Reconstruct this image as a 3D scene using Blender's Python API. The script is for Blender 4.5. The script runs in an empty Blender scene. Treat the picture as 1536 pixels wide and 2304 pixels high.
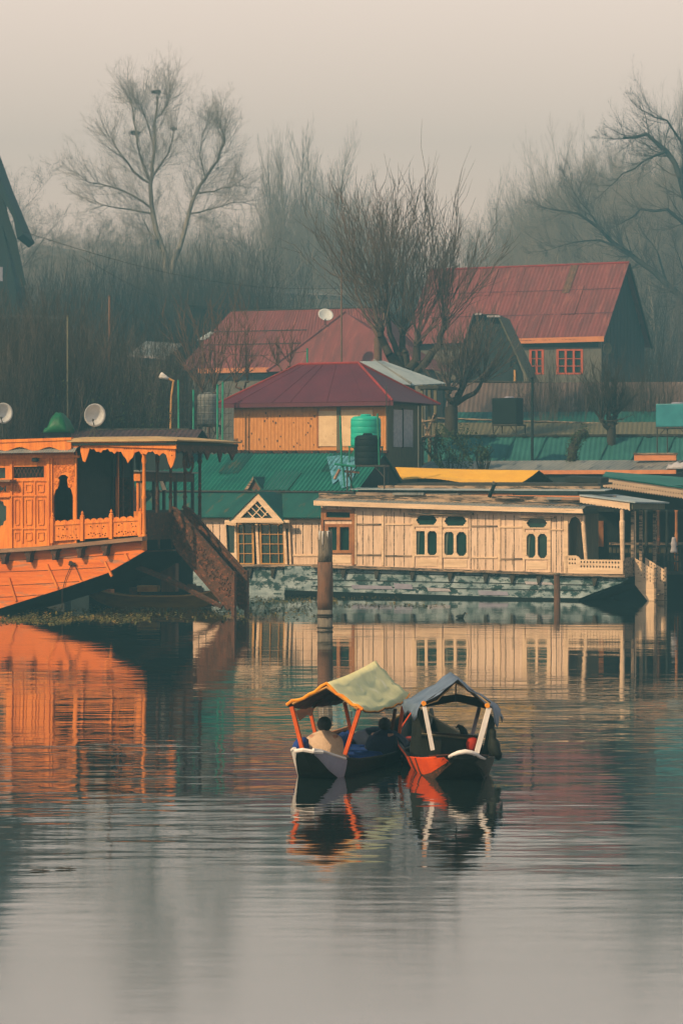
import bpy, math, random
import numpy as np
from mathutils import Vector, Matrix
from mathutils.geometry import tessellate_polygon

sc = bpy.context.scene
COL = sc.collection
# ---------------------------------------------------------------- camera
HC, HY, FP, CX = 4.27, 1104.0, 6000.0, 768.0      # eye height (m), horizon row, focal length in photo pixels, centre column
cam_d = bpy.data.cameras.new('camera'); cam = bpy.data.objects.new('camera', cam_d); COL.objects.link(cam)
cam.location = (0, 0, HC); cam.rotation_euler = (math.radians(90), 0, 0)
cam_d.sensor_fit = 'HORIZONTAL'; cam_d.sensor_width = 36; cam_d.lens = FP / 1536 * 36
cam_d.shift_y = -48 / 1536; cam_d.clip_start = 0.5; cam_d.clip_end = 3000
sc.camera = cam
# ---------------------------------------------------------------- world and sun
SUN_EL, SUN_AZ = math.radians(37), math.radians(52)    # elevation; angle to the left of straight behind the camera
S_DIR = Vector((-math.sin(SUN_AZ) * math.cos(SUN_EL), -math.cos(SUN_AZ) * math.cos(SUN_EL), math.sin(SUN_EL)))
w = bpy.data.worlds.new('World'); sc.world = w; w.use_nodes = True
N, Lk = w.node_tree.nodes, w.node_tree.links
N.clear()
out = N.new('ShaderNodeOutputWorld'); add = N.new('ShaderNodeAddShader')
sky = N.new('ShaderNodeTexSky'); sky.sky_type = 'NISHITA'; sky.sun_disc = False
sky.sun_elevation = SUN_EL; sky.sun_rotation = math.atan2(S_DIR.x, S_DIR.y); sky.dust_density = 4; sky.air_density = 1.5
b1 = N.new('ShaderNodeBackground'); b1.inputs['Strength'].default_value = 0.05
Lk.new(sky.outputs[0], b1.inputs['Color'])
tc = N.new('ShaderNodeTexCoord'); sp = N.new('ShaderNodeSeparateXYZ'); Lk.new(tc.outputs['Generated'], sp.inputs[0])
rp = N.new('ShaderNodeValToRGB'); Lk.new(sp.outputs['Z'], rp.inputs[0])      # overcast veil: pale and warm low down, dull and cool overhead
e = rp.color_ramp.elements
e[0].position = 0.0; e[0].color = (1.36, .84, .66, 1)
e[1].position = 0.9; e[1].color = (.035, .085, .10, 1)
x = e.new(0.09); x.color = (1.34, .885, .67, 1)
x = e.new(0.19); x.color = (1.24, .87, .68, 1)
x = e.new(0.42); x.color = (.15, .20, .21, 1)
b2 = N.new('ShaderNodeBackground'); b2.inputs['Strength'].default_value = 1.0
Lk.new(rp.outputs[0], b2.inputs['Color'])
Lk.new(b1.outputs[0], add.inputs[0]); Lk.new(b2.outputs[0], add.inputs[1]); Lk.new(add.outputs[0], out.inputs['Surface'])
sd = bpy.data.lights.new('sun', 'SUN'); sd.energy = 5.0; sd.angle = math.radians(0.8); sd.color = (1.0, .70, .40)
so = bpy.data.objects.new('sun', sd); COL.objects.link(so); so.location = (-30, -20, 40)
so.rotation_euler = S_DIR.to_track_quat('Z', 'Y').to_euler()
sc.view_settings.view_transform = 'Standard'; sc.view_settings.look = 'None'
sc.view_settings.exposure = 0.48; sc.view_settings.gamma = 1
sc.render.engine = 'CYCLES'
cy = sc.cycles
cy.use_denoising = True; cy.max_bounces = 5; cy.diffuse_bounces = 2; cy.glossy_bounces = 3; cy.volume_bounces = 0
cy.transmission_bounces = 2; cy.transparent_max_bounces = 6; cy.caustics_reflective = False; cy.caustics_refractive = False
cy.use_adaptive_sampling = True; cy.adaptive_threshold = 0.012

# ---------------------------------------------------------------- materials
def mat(name, c1, c2=None, c3=None, rough=.75, sc_=2.0, st=(1, 1, 1), bump=.25, bsc=14, metal=0, spec=.25, cut=.62, detail=6, sheen=0):
    m = bpy.data.materials.new(name); m.use_nodes = True
    n, l = m.node_tree.nodes, m.node_tree.links
    p = n['Principled BSDF']; p.inputs['Roughness'].default_value = rough; p.inputs['Metallic'].default_value = metal
    p.inputs['Specular IOR Level'].default_value = spec
    tcn = n.new('ShaderNodeTexCoord'); mp = n.new('ShaderNodeMapping'); mp.inputs['Scale'].default_value = st
    l.new(tcn.outputs['Object'], mp.inputs[0])
    nz = n.new('ShaderNodeTexNoise'); nz.inputs['Scale'].default_value = sc_; nz.inputs['Detail'].default_value = detail
    nz.inputs['Roughness'].default_value = .65
    l.new(mp.outputs[0], nz.inputs['Vector'])
    r = n.new('ShaderNodeValToRGB'); l.new(nz.outputs['Fac'], r.inputs[0])
    c2 = c2 or tuple(v * .7 for v in c1)
    r.color_ramp.elements[0].position = .36; r.color_ramp.elements[0].color = (*c2, 1)
    r.color_ramp.elements[1].position = .62; r.color_ramp.elements[1].color = (*c1, 1)
    col = r.outputs[0]
    if c3:
        n2 = n.new('ShaderNodeTexNoise'); n2.inputs['Scale'].default_value = sc_ * 1.7; n2.inputs['Detail'].default_value = 8
        n2.inputs['Roughness'].default_value = .7
        mp2 = n.new('ShaderNodeMapping'); mp2.inputs['Location'].default_value = (7.3, 2.1, 5.5); mp2.inputs['Scale'].default_value = st
        l.new(tcn.outputs['Object'], mp2.inputs[0]); l.new(mp2.outputs[0], n2.inputs['Vector'])
        r2 = n.new('ShaderNodeValToRGB'); r2.color_ramp.elements[0].position = cut - .04; r2.color_ramp.elements[1].position = cut + .03
        l.new(n2.outputs['Fac'], r2.inputs[0])
        mx = n.new('ShaderNodeMix'); mx.data_type = 'RGBA'
        l.new(r2.outputs[0], mx.inputs[0]); l.new(col, mx.inputs[6]); mx.inputs[7].default_value = (*c3, 1); col = mx.outputs[2]
    l.new(col, p.inputs['Base Color'])
    if bump:
        n3 = n.new('ShaderNodeTexNoise'); n3.inputs['Scale'].default_value = bsc; n3.inputs['Detail'].default_value = 5
        l.new(mp.outputs[0], n3.inputs['Vector'])
        b = n.new('ShaderNodeBump'); b.inputs['Strength'].default_value = bump; b.inputs['Distance'].default_value = .03
        l.new(n3.outputs['Fac'], b.inputs['Height']); l.new(b.outputs[0], p.inputs['Normal'])
    return m

V = (3, 3, .35)     # vertical grain
Hz = (.35, 3, 3)    # horizontal grain
M = dict(
 orange=mat('orange_varnished_wood', (.84, .27, .038), (.58, .155, .026), (.34, .10, .03), sc_=2.2, st=V, bump=.45, cut=.64),
 orange_hull=mat('orange_hull_planks', (.84, .215, .03), (.58, .125, .02), (.42, .19, .10), sc_=1.3, st=Hz, bump=.5, cut=.585),
 orange_dark=mat('carved_brown_and_shade', (.08, .038, .022), (.045, .025, .018), (.2, .06, .025), sc_=5, bump=.8, bsc=22, cut=.6),  # brown carving, and orange wood with the bow end's shade in its colour
 stairwood=mat('carved_stair_wood', (.11, .045, .024), (.055, .030, .02), (.20, .07, .035), sc_=4, bump=1.0, bsc=16, cut=.57),
 dark=mat('dark_wood_and_shade', (.016, .022, .02), (.008, .014, .014), sc_=3, bump=.3),  # dark wood, and walls whose shade is put into the colour
 darkwood=mat('old_dark_timber', (.05, .045, .035), (.025, .028, .025), sc_=3, bump=.4),
 tar=mat('tarred_hull_bottom', (.008, .014, .014), (.004, .009, .01), sc_=2, bump=.3, rough=.85, spec=.1),
 ledge=mat('weathered_ledge_plank', (.30, .17, .10), (.18, .11, .075), (.45, .33, .24), sc_=2, st=Hz, cut=.62),
 tanroof=mat('tan_roof_sheet', (.50, .34, .16), (.38, .25, .12), sc_=2),
 cream=mat('weathered_cream_planks', (.78, .57, .41), (.62, .43, .30), (.34, .24, .165), sc_=1.9, st=V, bump=.45, cut=.60),
 creamtrim=mat('cream_painted_trim', (.80, .58, .38), (.60, .42, .27), (.30, .2, .12), sc_=2, st=Hz, cut=.66),
 creamold=mat('rotten_cream_board', (.44, .31, .20), (.17, .13, .10), (.05, .045, .04), sc_=2.6, st=Hz, cut=.52, bump=.6),
 peelhull=mat('peeling_blue_white_hull', (.36, .44, .46), (.13, .20, .22), (.02, .055, .06), sc_=1.3, st=(.8, 1, 1.5), cut=.52, bump=.6),
 brownframe=mat('brown_window_frame', (.40, .17, .06), (.26, .10, .04), sc_=3),
 yellowframe=mat('yellow_varnished_frame', (.55, .30, .09), (.40, .2, .06), sc_=3),
 glassg=mat('dark_window_glass', (.010, .045, .038), (.006, .028, .026), rough=.18, bump=0, spec=.5, sc_=1),
 greenroof=mat('green_corrugated_tin', (.014, .15, .115), (.010, .105, .085), (.05, .24, .23), sc_=.9, rough=.5, bump=.15, cut=.66),
 greenroof2=mat('dull_green_flat_tin', (.014, .10, .085), (.010, .065, .058), (.07, .085, .055), sc_=.7, st=(1.5, .5, .5), rough=.6, bump=.2, cut=.6),
 tealroof=mat('teal_faded_tin', (.030, .135, .12), (.02, .10, .09), sc_=.8, rough=.6, bump=.15),
 greytin=mat('grey_tin_sheet', (.26, .26, .24), (.15, .165, .165), (.09, .10, .11), sc_=.9, st=(1.4, .4, .4), rough=.45, bump=.3, cut=.62),
 bluetin=mat('pale_blue_tin', (.36, .42, .44), (.27, .33, .36), sc_=1.2, rough=.45, bump=.1),
 bluetarp=mat('torn_blue_sheet', (.12, .30, .42), (.03, .17, .19), (.012, .12, .10), sc_=2.5, st=(3, 1, 1), cut=.58),
 maroon=mat('maroon_painted_tin', (.105, .022, .036), (.08, .018, .032), sc_=.8, rough=.45, bump=.1),
 maroontrim=mat('red_ridge_cap', (.30, .035, .035), (.2, .03, .03), sc_=1.5, rough=.5),
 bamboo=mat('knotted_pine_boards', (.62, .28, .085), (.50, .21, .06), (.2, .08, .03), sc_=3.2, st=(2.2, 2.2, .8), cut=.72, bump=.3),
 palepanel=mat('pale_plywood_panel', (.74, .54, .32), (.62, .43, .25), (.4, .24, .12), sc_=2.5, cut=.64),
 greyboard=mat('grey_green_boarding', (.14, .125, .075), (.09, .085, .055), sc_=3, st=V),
 dimcurtain=mat('dim_green_curtain', (.10, .13, .10), (.06, .085, .07), sc_=8, st=V, bump=.3),
 curtain=mat('pale_curtain_cloth', (.45, .43, .45), (.34, .33, .36), sc_=5, bump=.2),
 farbark=mat('pale_hazy_twigs', (.34, .29, .245), (.25, .22, .19), sc_=2, bump=0),  # paleness of distant haze put into the twig colour
 redroof=mat('faded_red_tin', (.21, .055, .054), (.14, .045, .045), (.26, .085, .075), sc_=.9, st=(1.8, .35, .35), rough=.6, bump=.2, cut=.6),
 pinkroof=mat('washed_out_red_tin', (.15, .10, .085), (.105, .08, .07), (.19, .14, .12), sc_=.9, st=(1.8, .35, .35), cut=.6),
 purpleroof=mat('dull_purple_tin', (.075, .04, .045), (.05, .03, .035), (.09, .06, .06), sc_=1.5, bump=.3),
 greywall=mat('grey_plaster', (.15, .14, .115), (.10, .10, .09), sc_=1.2),
 darkwall=mat('dark_teal_boarding', (.018, .03, .032), (.010, .02, .022), sc_=1.5, st=V),
 reddoor=mat('orange_red_frame', (.50, .10, .04), (.38, .07, .03), sc_=3),
 peach=mat('peach_fascia_board', (.62, .24, .10), (.5, .19, .08), sc_=2),
 yellowtarp=mat('yellow_tarpaulin', (.78, .42, .035), (.70, .36, .03), sc_=1.5, rough=.5, bump=.25, bsc=3),
 tealtank=mat('teal_plastic', (.02, .42, .32), (.015, .35, .27), sc_=1.5, rough=.4, bump=.05),
 bluetank=mat('blue_green_plastic', (.03, .22, .26), (.02, .16, .2), sc_=1.5, rough=.4, bump=.05),
 blacktank=mat('black_plastic', (.008, .018, .020), (.005, .012, .014), sc_=1.5, spec=.1, rough=.6, bump=.05),
 greensteel=mat('green_painted_pole', (.015, .22, .14), (.01, .15, .1), sc_=3, rough=.5),
 steel=mat('dark_steel', (.05, .05, .045), (.03, .035, .035), (.14, .06, .03), sc_=4, rough=.6, cut=.62),
 dish=mat('grey_white_dish', (.62, .64, .64), (.5, .52, .52), (.4, .38, .35), sc_=2.5, rough=.5, bump=0, cut=.68),
 greentarp=mat('green_plastic_tarp', (.010, .13, .05), (.006, .08, .03), sc_=2, rough=.5),
 pile=mat('worn_timber_pile', (.20, .17, .13), (.12, .10, .08), (.07, .06, .05), sc_=3, st=(2, 2, .6), bump=.8, cut=.6),
 rust=mat('rusty_brown_sleeve', (.17, .085, .05), (.095, .055, .038), (.07, .055, .045), sc_=2.5, st=(2, 2, .6), bump=.6, cut=.62),
 white=mat('white_paint', (.74, .70, .66), (.6, .57, .54), (.4, .36, .32), sc_=3, cut=.68),
 whitelilac=mat('bluish_white_paint', (.30, .30, .38), (.24, .24, .31), sc_=3),
 canvas=mat('pale_green_canvas', (.84, .76, .40), (.70, .66, .36), (.86, .78, .52), sc_=1.8, bump=.5, bsc=4, cut=.62, rough=.7),
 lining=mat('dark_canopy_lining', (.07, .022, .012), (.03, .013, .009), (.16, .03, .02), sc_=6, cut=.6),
 trim=mat('orange_yellow_canopy_trim', (.80, .33, .03), (.75, .22, .02), sc_=6),
 orangepaint=mat('orange_painted_post', (.58, .10, .015), (.45, .07, .012), sc_=5),
 orangehull2=mat('orange_red_boat_paint', (.72, .085, .010), (.58, .06, .008), (.12, .04, .015), sc_=2, cut=.68),
 blackhull=mat('black_boat_hull', (.010, .012, .009), (.006, .008, .006), rough=.6, spec=.15, bump=.1),
 bluecloth=mat('royal_blue_cloth', (.012, .05, .24), (.008, .03, .15), sc_=6, bump=.7, bsc=9),
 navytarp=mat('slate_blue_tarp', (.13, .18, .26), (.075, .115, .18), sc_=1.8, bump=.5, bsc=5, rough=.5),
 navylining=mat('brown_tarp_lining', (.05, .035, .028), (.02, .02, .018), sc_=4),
 redcloth=mat('red_cloth', (.42, .03, .012), (.28, .02, .01), sc_=4),
 shawl=mat('beige_woollen_shawl', (.50, .36, .25), (.42, .30, .2), sc_=5, bump=.4, bsc=30),
 darkcloth=mat('dark_blue_jacket', (.010, .018, .05), (.006, .012, .03), sc_=5, bump=.3),
 skin=mat('skin', (.36, .19, .12), (.32, .16, .1), bump=0, rough=.55),
 hair=mat('black_hair', (.010, .010, .010), (.005, .006, .006), sc_=20, bump=.8, bsc=60, rough=.5),
 olive=mat('olive_boat_paint', (.22, .12, .022), (.14, .085, .02), sc_=2, st=Hz),
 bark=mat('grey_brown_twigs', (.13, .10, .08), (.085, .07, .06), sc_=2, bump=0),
 barkred=mat('reddish_twigs', (.15, .085, .055), (.10, .065, .045), sc_=2, bump=0),
 barkdark=mat('dark_willow_bark', (.045, .038, .028), (.028, .026, .022), sc_=2, bump=.5),
 barkpale=mat('pale_plane_bark', (.34, .29, .23), (.20, .18, .15), (.12, .11, .1), sc_=.6, bump=.3, cut=.6),
 leaf=mat('olive_leaves', (.045, .07, .025), (.025, .045, .02), sc_=1, bump=0),
 weed=mat('floating_weed', (.16, .13, .03), (.05, .06, .02), (.38, .2, .03), sc_=1.1, bump=0, cut=.60),
 ground=mat('muddy_bank', (.06, .05, .035), (.035, .035, .025), sc_=.4),
 rope=mat('dark_rope', (.05, .035, .025), (.03, .025, .02), sc_=8),
)
def water_mat():
    m = bpy.data.materials.new('lake_water'); m.use_nodes = True
    n, l = m.node_tree.nodes, m.node_tree.links
    p = n['Principled BSDF']; p.inputs['Base Color'].default_value = (.010, .024, .026, 1)
    p.inputs['Roughness'].default_value = .015; p.inputs['IOR'].default_value = 1.55
    p.inputs['Specular IOR Level'].default_value = .5
    tcn = n.new('ShaderNodeTexCoord')
    def nz(scale, st, detail=2, loc=(0, 0, 0), rgh=.5):
        mp = n.new('ShaderNodeMapping'); mp.inputs['Scale'].default_value = st; mp.inputs['Location'].default_value = loc
        l.new(tcn.outputs['Object'], mp.inputs[0])
        z = n.new('ShaderNodeTexNoise'); z.inputs['Scale'].default_value = scale; z.inputs['Detail'].default_value = detail
        z.inputs['Roughness'].default_value = rgh
        l.new(mp.outputs[0], z.inputs['Vector']); return z.outputs['Fac']
    def mth(op, a, b):
        q = n.new('ShaderNodeMath'); q.operation = op
        for i, v in enumerate((a, b)):
            if isinstance(v, (int, float)): q.inputs[i].default_value = v
            else: l.new(v, q.inputs[i])
        return q.outputs[0]
    fine = nz(4.0, (.28, 1, 1), 2)
    mid = nz(1.1, (.35, 1, 1), 2, (3, 8, 0))
    big = nz(.22, (.4, 1, 1), 1, (9, 2, 0))
    mask = nz(.05, (.7, 1.6, 1), 2, (WMX, 4.0, 0))
    mr = n.new('ShaderNodeMapRange'); mr.inputs[1].default_value = .38; mr.inputs[2].default_value = .64
    mr.inputs[3].default_value = .35; mr.inputs[4].default_value = 1.0; l.new(mask, mr.inputs[0])
    # the breeze reaches the open water around the rowing boats and dies away close to the viewer
    sp = n.new('ShaderNodeSeparateXYZ'); l.new(tcn.outputs['Object'], sp.inputs[0])
    my = n.new('ShaderNodeMapRange'); my.inputs[1].default_value = 23; my.inputs[2].default_value = 36
    my.inputs[3].default_value = .16; my.inputs[4].default_value = 1.0; l.new(sp.outputs['Y'], my.inputs[0])
    mf = n.new('ShaderNodeMapRange'); mf.inputs[1].default_value = 50; mf.inputs[2].default_value = 80
    mf.inputs[3].default_value = 1.0; mf.inputs[4].default_value = .32; l.new(sp.outputs['Y'], mf.inputs[0])
    h = mth('ADD', mth('ADD', mth('MULTIPLY', fine, WF), mth('MULTIPLY', mid, WM)), mth('MULTIPLY', big, WB))
    h = mth('MULTIPLY', mth('MULTIPLY', mth('MULTIPLY', h, mr.outputs[0]), my.outputs[0]), mf.outputs[0])
    b = n.new('ShaderNodeBump'); b.inputs['Strength'].default_value = 1; b.inputs['Distance'].default_value = 1.0
    l.new(h, b.inputs['Height']); 
    gl = n.new('ShaderNodeBsdfGlossy'); gl.inputs['Roughness'].default_value = .035; gl.inputs['Color'].default_value = (.97, .97, .97, 1); l.new(b.outputs[0], gl.inputs['Normal'])
    rr = n.new('ShaderNodeMapRange'); rr.inputs[1].default_value = 24; rr.inputs[2].default_value = 34; rr.inputs[3].default_value = .10; rr.inputs[4].default_value = .028
    l.new(sp.outputs['Y'], rr.inputs[0]); l.new(rr.outputs[0], gl.inputs['Roughness'])      # finest wavelets
    df = n.new('ShaderNodeBsdfDiffuse'); df.inputs['Color'].default_value = (.012, .026, .028, 1)
    fr = n.new('ShaderNodeFresnel'); fr.inputs['IOR'].default_value = 1.45; l.new(b.outputs[0], fr.inputs['Normal'])
    pw = mth('POWER', fr.outputs[0], .44); mx = n.new('ShaderNodeMixShader'); l.new(pw, mx.inputs[0]); l.new(df.outputs[0], mx.inputs[1]); l.new(gl.outputs[0], mx.inputs[2])
    l.new(mx.outputs[0], n['Material Output'].inputs['Surface']); n.remove(p)
    return m
WF, WM, WB, WMX = .0065, .019, .04, 2.0

# ---------------------------------------------------------------- mesh helpers
class MB:
    def __init__(s): s.v = []; s.f = []
    def add(s, vs, fs):
        k = len(s.v); s.v += [tuple(p) for p in vs]; s.f += [tuple(i + k for i in f) for f in fs]; return s
    def box(s, a, b):
        x0, x1 = sorted((a[0], b[0])); y0, y1 = sorted((a[1], b[1])); z0, z1 = sorted((a[2], b[2]))
        return s.add([(x0, y0, z0), (x1, y0, z0), (x1, y1, z0), (x0, y1, z0), (x0, y0, z1), (x1, y0, z1), (x1, y1, z1), (x0, y1, z1)],
                     [(0, 3, 2, 1), (4, 5, 6, 7), (0, 1, 5, 4), (1, 2, 6, 5), (2, 3, 7, 6), (3, 0, 4, 7)])
    def slab(s, a, b, c, d, th):      # quad a b c d, thickness downwards along its normal
        a, b, c, d = map(Vector, (a, b, c, d)); n = (c - a).cross(d - b).normalized()
        if n.z < 0: n = -n
        o = -n * th
        return s.add([a, b, c, d, a + o, b + o, c + o, d + o], [(0, 1, 2, 3), (7, 6, 5, 4), (0, 4, 5, 1), (1, 5, 6, 2), (2, 6, 7, 3), (3, 7, 4, 0)])
    def tri(s, a, b, c, th):
        a, b, c = map(Vector, (a, b, c)); n = (b - a).cross(c - a).normalized()
        if n.z < 0: n = -n
        o = -n * th
        return s.add([a, b, c, a + o, b + o, c + o], [(0, 1, 2), (5, 4, 3), (0, 3, 4, 1), (1, 4, 5, 2), (2, 5, 3, 0)])
    def corr(s, a, b, c, d, pitch=.12, amp=.018, th=.006):   # a b low edge, d c high edge; ribs run low to high
        a, b, c, d = map(Vector, (a, b, c, d)); n = (c - a).cross(d - b).normalized()
        if n.z < 0: n = -n
        k = max(4, int((b - a).length / pitch * 4)); vs = []
        for i in range(k + 1):
            t = i / k; h = math.cos(t * (b - a).length / pitch * 2 * math.pi) * amp
            lo = a.lerp(b, t) + n * h; hi = d.lerp(c, t) + n * h
            vs += [lo, hi, hi - n * th, lo - n * th]
        fs = []
        for i in range(k):
            q = i * 4
            fs += [(q, q + 4, q + 5, q + 1), (q + 3, q + 2, q + 6, q + 7), (q, q + 3, q + 7, q + 4), (q + 1, q + 5, q + 6, q + 2)]
        fs += [(0, 1, 2, 3), (k * 4, k * 4 + 3, k * 4 + 2, k * 4 + 1)]
        return s.add(vs, fs)
    def plate(s, outer, holes, y0, y1):   # outline (x,z) with holes, between y0 and y1
        loops = [outer] + list(holes)
        pts = [p for lp in loops for p in lp]
        tris = tessellate_polygon([[Vector((p[0], p[1], 0)) for p in lp] for lp in loops])
        n = len(pts)
        vs = [(p[0], y0, p[1]) for p in pts] + [(p[0], y1, p[1]) for p in pts]
        fs = [tuple(t) for t in tris] + [tuple(i + n for i in reversed(t)) for t in tris]
        k = 0
        for lp in loops:
            m = len(lp)
            for i in range(m):
                a, b = k + i, k + (i + 1) % m
                fs.append((a, b, b + n, a + n))
            k += m
        return s.add(vs, fs)
    def tube(s, pts, rs, n=8, cap=True):
        pts = [Vector(p) for p in pts]
        if isinstance(rs, (int, float)): rs = [rs] * len(pts)
        vs = []; prev = None
        for i, p in enumerate(pts):
            d = (pts[min(i + 1, len(pts) - 1)] - pts[max(i - 1, 0)]).normalized()
            a = (prev - d * prev.dot(d)) if prev is not None else d.orthogonal()
            if a.length < 1e-6: a = d.orthogonal()
            a.normalize(); prev = a; b = d.cross(a)
            vs += [p + (a * math.cos(2 * math.pi * k / n) + b * math.sin(2 * math.pi * k / n)) * rs[i] for k in range(n)]
        fs = []
        for i in range(len(pts) - 1):
            for k in range(n):
                fs.append((i * n + k, i * n + (k + 1) % n, (i + 1) * n + (k + 1) % n, (i + 1) * n + k))
        if cap:
            fs.append(tuple(range(n - 1, -1, -1))); m = (len(pts) - 1) * n; fs.append(tuple(range(m, m + n)))
        return s.add(vs, fs)
    def lathe(s, prof, c=(0, 0, 0), n=24):
        vs = []; c = Vector(c)
        for r, z in prof:
            vs += [c + Vector((r * math.cos(2 * math.pi * k / n), r * math.sin(2 * math.pi * k / n), z)) for k in range(n)]
        fs = [(i * n + k, i * n + (k + 1) % n, (i + 1) * n + (k + 1) % n, (i + 1) * n + k) for i in range(len(prof) - 1) for k in range(n)]
        m = (len(prof) - 1) * n
        fs += [tuple(range(n - 1, -1, -1)), tuple(range(m, m + n))]
        return s.add(vs, fs)
    def loft(s, secs, close=False):     # list of equal-length point rings/strips
        m = len(secs[0]); vs = [p for q in secs for p in q]; fs = []
        for i in range(len(secs) - 1):
            for k in range(m - (0 if close else 1)):
                fs.append((i * m + k, i * m + (k + 1) % m, (i + 1) * m + (k + 1) % m, (i + 1) * m + k))
        if close:
            fs.append(tuple(range(m - 1, -1, -1))); q = (len(secs) - 1) * m; fs.append(tuple(range(q, q + m)))
        return s.add(vs, fs)
    def build(s, name, m, parent=None, smooth=False, bevel=0):
        me = bpy.data.meshes.new(name); me.from_pydata(s.v, [], s.f); me.validate(); me.update()
        import bmesh
        bm = bmesh.new(); bm.from_mesh(me); bmesh.ops.recalc_face_normals(bm, faces=bm.faces); bm.to_mesh(me); bm.free()
        if smooth: me.polygons.foreach_set('use_smooth', [True] * len(me.polygons))
        me.materials.append(m if not isinstance(m, str) else M[m])
        o = bpy.data.objects.new(name, me); COL.objects.link(o)
        if parent: o.parent = parent
        if bevel:
            bv = o.modifiers.new('bevel', 'BEVEL'); bv.width = bevel; bv.segments = 2; bv.limit_method = 'ANGLE'
        return o

def tag(o, label=None, cat=None, group=None, kind=None):
    if label: o['label'] = label
    if cat: o['category'] = cat
    if group: o['group'] = group
    if kind: o['kind'] = kind
    return o

def Wp(px, py, D): return Vector(((px - CX) / FP * D, D, HC + (HY - py) / FP * D))

class Face:
    """A vertical plane through column px at distance D; its right side turned a degrees towards the viewer.
       Local frame: x along the plane, y inwards, z up."""
    def __init__(s, px, D, a=0.0, z=0.0):
        s.O = Vector(((px - CX) / FP * D, D, z)); s.a = math.radians(a); c, n = math.cos(s.a), math.sin(s.a)
        s.R = Matrix(((c, -n, 0), (n, c, 0), (0, 0, 1)))       # world -> local
        s.C = s.R @ (Vector((0, 0, HC)) - s.O)
    def ray(s, px, py): return s.R @ Vector(((px - CX) / FP, 1, (HY - py) / FP))
    def L(s, px, py, v=0.0):
        d = s.ray(px, py); return s.C + d * ((v - s.C.y) / d.y)
    def E(s, px, py, u=0.0):
        d = s.ray(px, py); return s.C + d * ((u - s.C.x) / d.x)
    def pz(s, px, py, v=0.0):
        p = s.L(px, py, v); return (p.x, p.z)
    def box(s, mb, x0, y0, x1, y1, v0, v1):
        p, q = s.L(x0, y0, v0), s.L(x1, y1, v0); return mb.box((p.x, v0, p.z), (q.x, v1, q.z))
    def poly(s, mb, pts, v0, v1, holes=()):
        return mb.plate([s.pz(x, y, v0) for x, y in pts], [[s.pz(x, y, v0) for x, y in h] for h in holes], v0, v1)
    def root(s, name, label, cat, group=None):
        o = bpy.data.objects.new(name, None); COL.objects.link(o); o.empty_display_size = .3
        o.location = s.O; o.rotation_euler = (0, 0, -s.a)
        return tag(o, label, cat, group)
    def world(s, p): return s.R.transposed() @ Vector(p) + s.O

def copy_tree(o, parent=None):
    c = o.copy(); COL.objects.link(c); c.parent = parent
    for ch in list(o.children): copy_tree(ch, c)
    return c
def arch(x0, y0, x1, y1, k=.5, n=5):
    """px outline of an opening with chamfered-and-cusped corners top and bottom (k: corner size as share of half width)"""
    w_ = (x1 - x0) / 2 * k; h_ = w_ * 1.3; P = []
    for (cx_, cy_, sx, sy) in ((x0, y0, 1, 1), (x1, y0, -1, 1), (x1, y1, -1, -1), (x0, y1, 1, -1)):
        q = [(cx_, cy_ + sy * h_), (cx_ + sx * w_ * .35, cy_ + sy * h_ * .85), (cx_ + sx * w_ * .45, cy_ + sy * h_ * .45), (cx_ + sx * w_ * .85, cy_ + sy * h_ * .35), (cx_ + sx * w_, cy_)]
        if sx * sy < 0: q = q[::-1]
        P += q
    return P

# ================================================================ THE SETTING
rng = random.Random(5)
mb = MB().add([(-160, -30, 0), (160, -30, 0), (160, 128, 0), (-160, 128, 0)], [(0, 1, 2, 3)])
tag(mb.build('water', water_mat()), kind='structure')
def ground_z(y): 
    P = [(112, -.6), (117, .25), (135, .8), (165, 4.5), (210, 7.5), (330, 11), (450, 15)]
    for (a, b), (c, d) in zip(P, P[1:]):
        if y <= c: return b + (d - b) * (y - a) / (c - a)
    return 15
vs, fs = [], []
nx, ny = 60, 60
for j in range(ny + 1):
    yy = 112 + (450 - 112) * (j / ny) ** 1.4
    for i in range(nx + 1):
        xx = -150 + 300 * i / nx
        vs.append((xx, yy, ground_z(yy) + (0 if j == 0 else rng.uniform(-.12, .12))))
fs = [(j * (nx + 1) + i, j * (nx + 1) + i + 1, (j + 1) * (nx + 1) + i + 1, (j + 1) * (nx + 1) + i) for j in range(ny) for i in range(nx)]
tag(MB().add(vs, fs).build('ground', 'ground', smooth=True), kind='structure')

# ================================================================ CREAM HOUSEBOAT (right of the pile)
F = Face(1403, 102.5, 25)
t = F.root('houseboat', 'weathered cream wooden houseboat with lattice railing and small stairs at its bow', 'houseboat', 'houseboats moored side by side')
# hull
mb = MB(); F.poly(mb, [(640, 1274), (722, 1275), (1000, 1284), (1260, 1294), (1403, 1300), (1413, 1302), (1396, 1312), (1340, 1332), (1300, 1348), (1280, 1362), (640, 1352)], .10, .16)
mb.build('hull', 'peelhull', t)
mb = MB(); F.poly(mb, [(640, 1328), (800, 1333), (1000, 1339), (1200, 1345), (1306, 1346), (1290, 1362), (640, 1350)], .075, .10); mb.build('tide_line', 'tar', t)
for dy in (14, 30, 44): strip(F, t, 'hull_seam', 'dark', 640, 1277 + dy, 700, 1279 + dy, .08, .1) if False else None
for k, (xa0, xb0, y_) in enumerate(((700, 1380, 1290), (690, 1345, 1306), (700, 1320, 1321))):
    mb = MB(); F.poly(mb, [(xa0, y_ - 3), (xb0, y_ + 10 - 3 * (k == 2)), (xb0, y_ + 12 - 3 * (k == 2)), (xa0, y_ - 1)], .085, .10); mb.build('hull_seam', 'dark', t)
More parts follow.
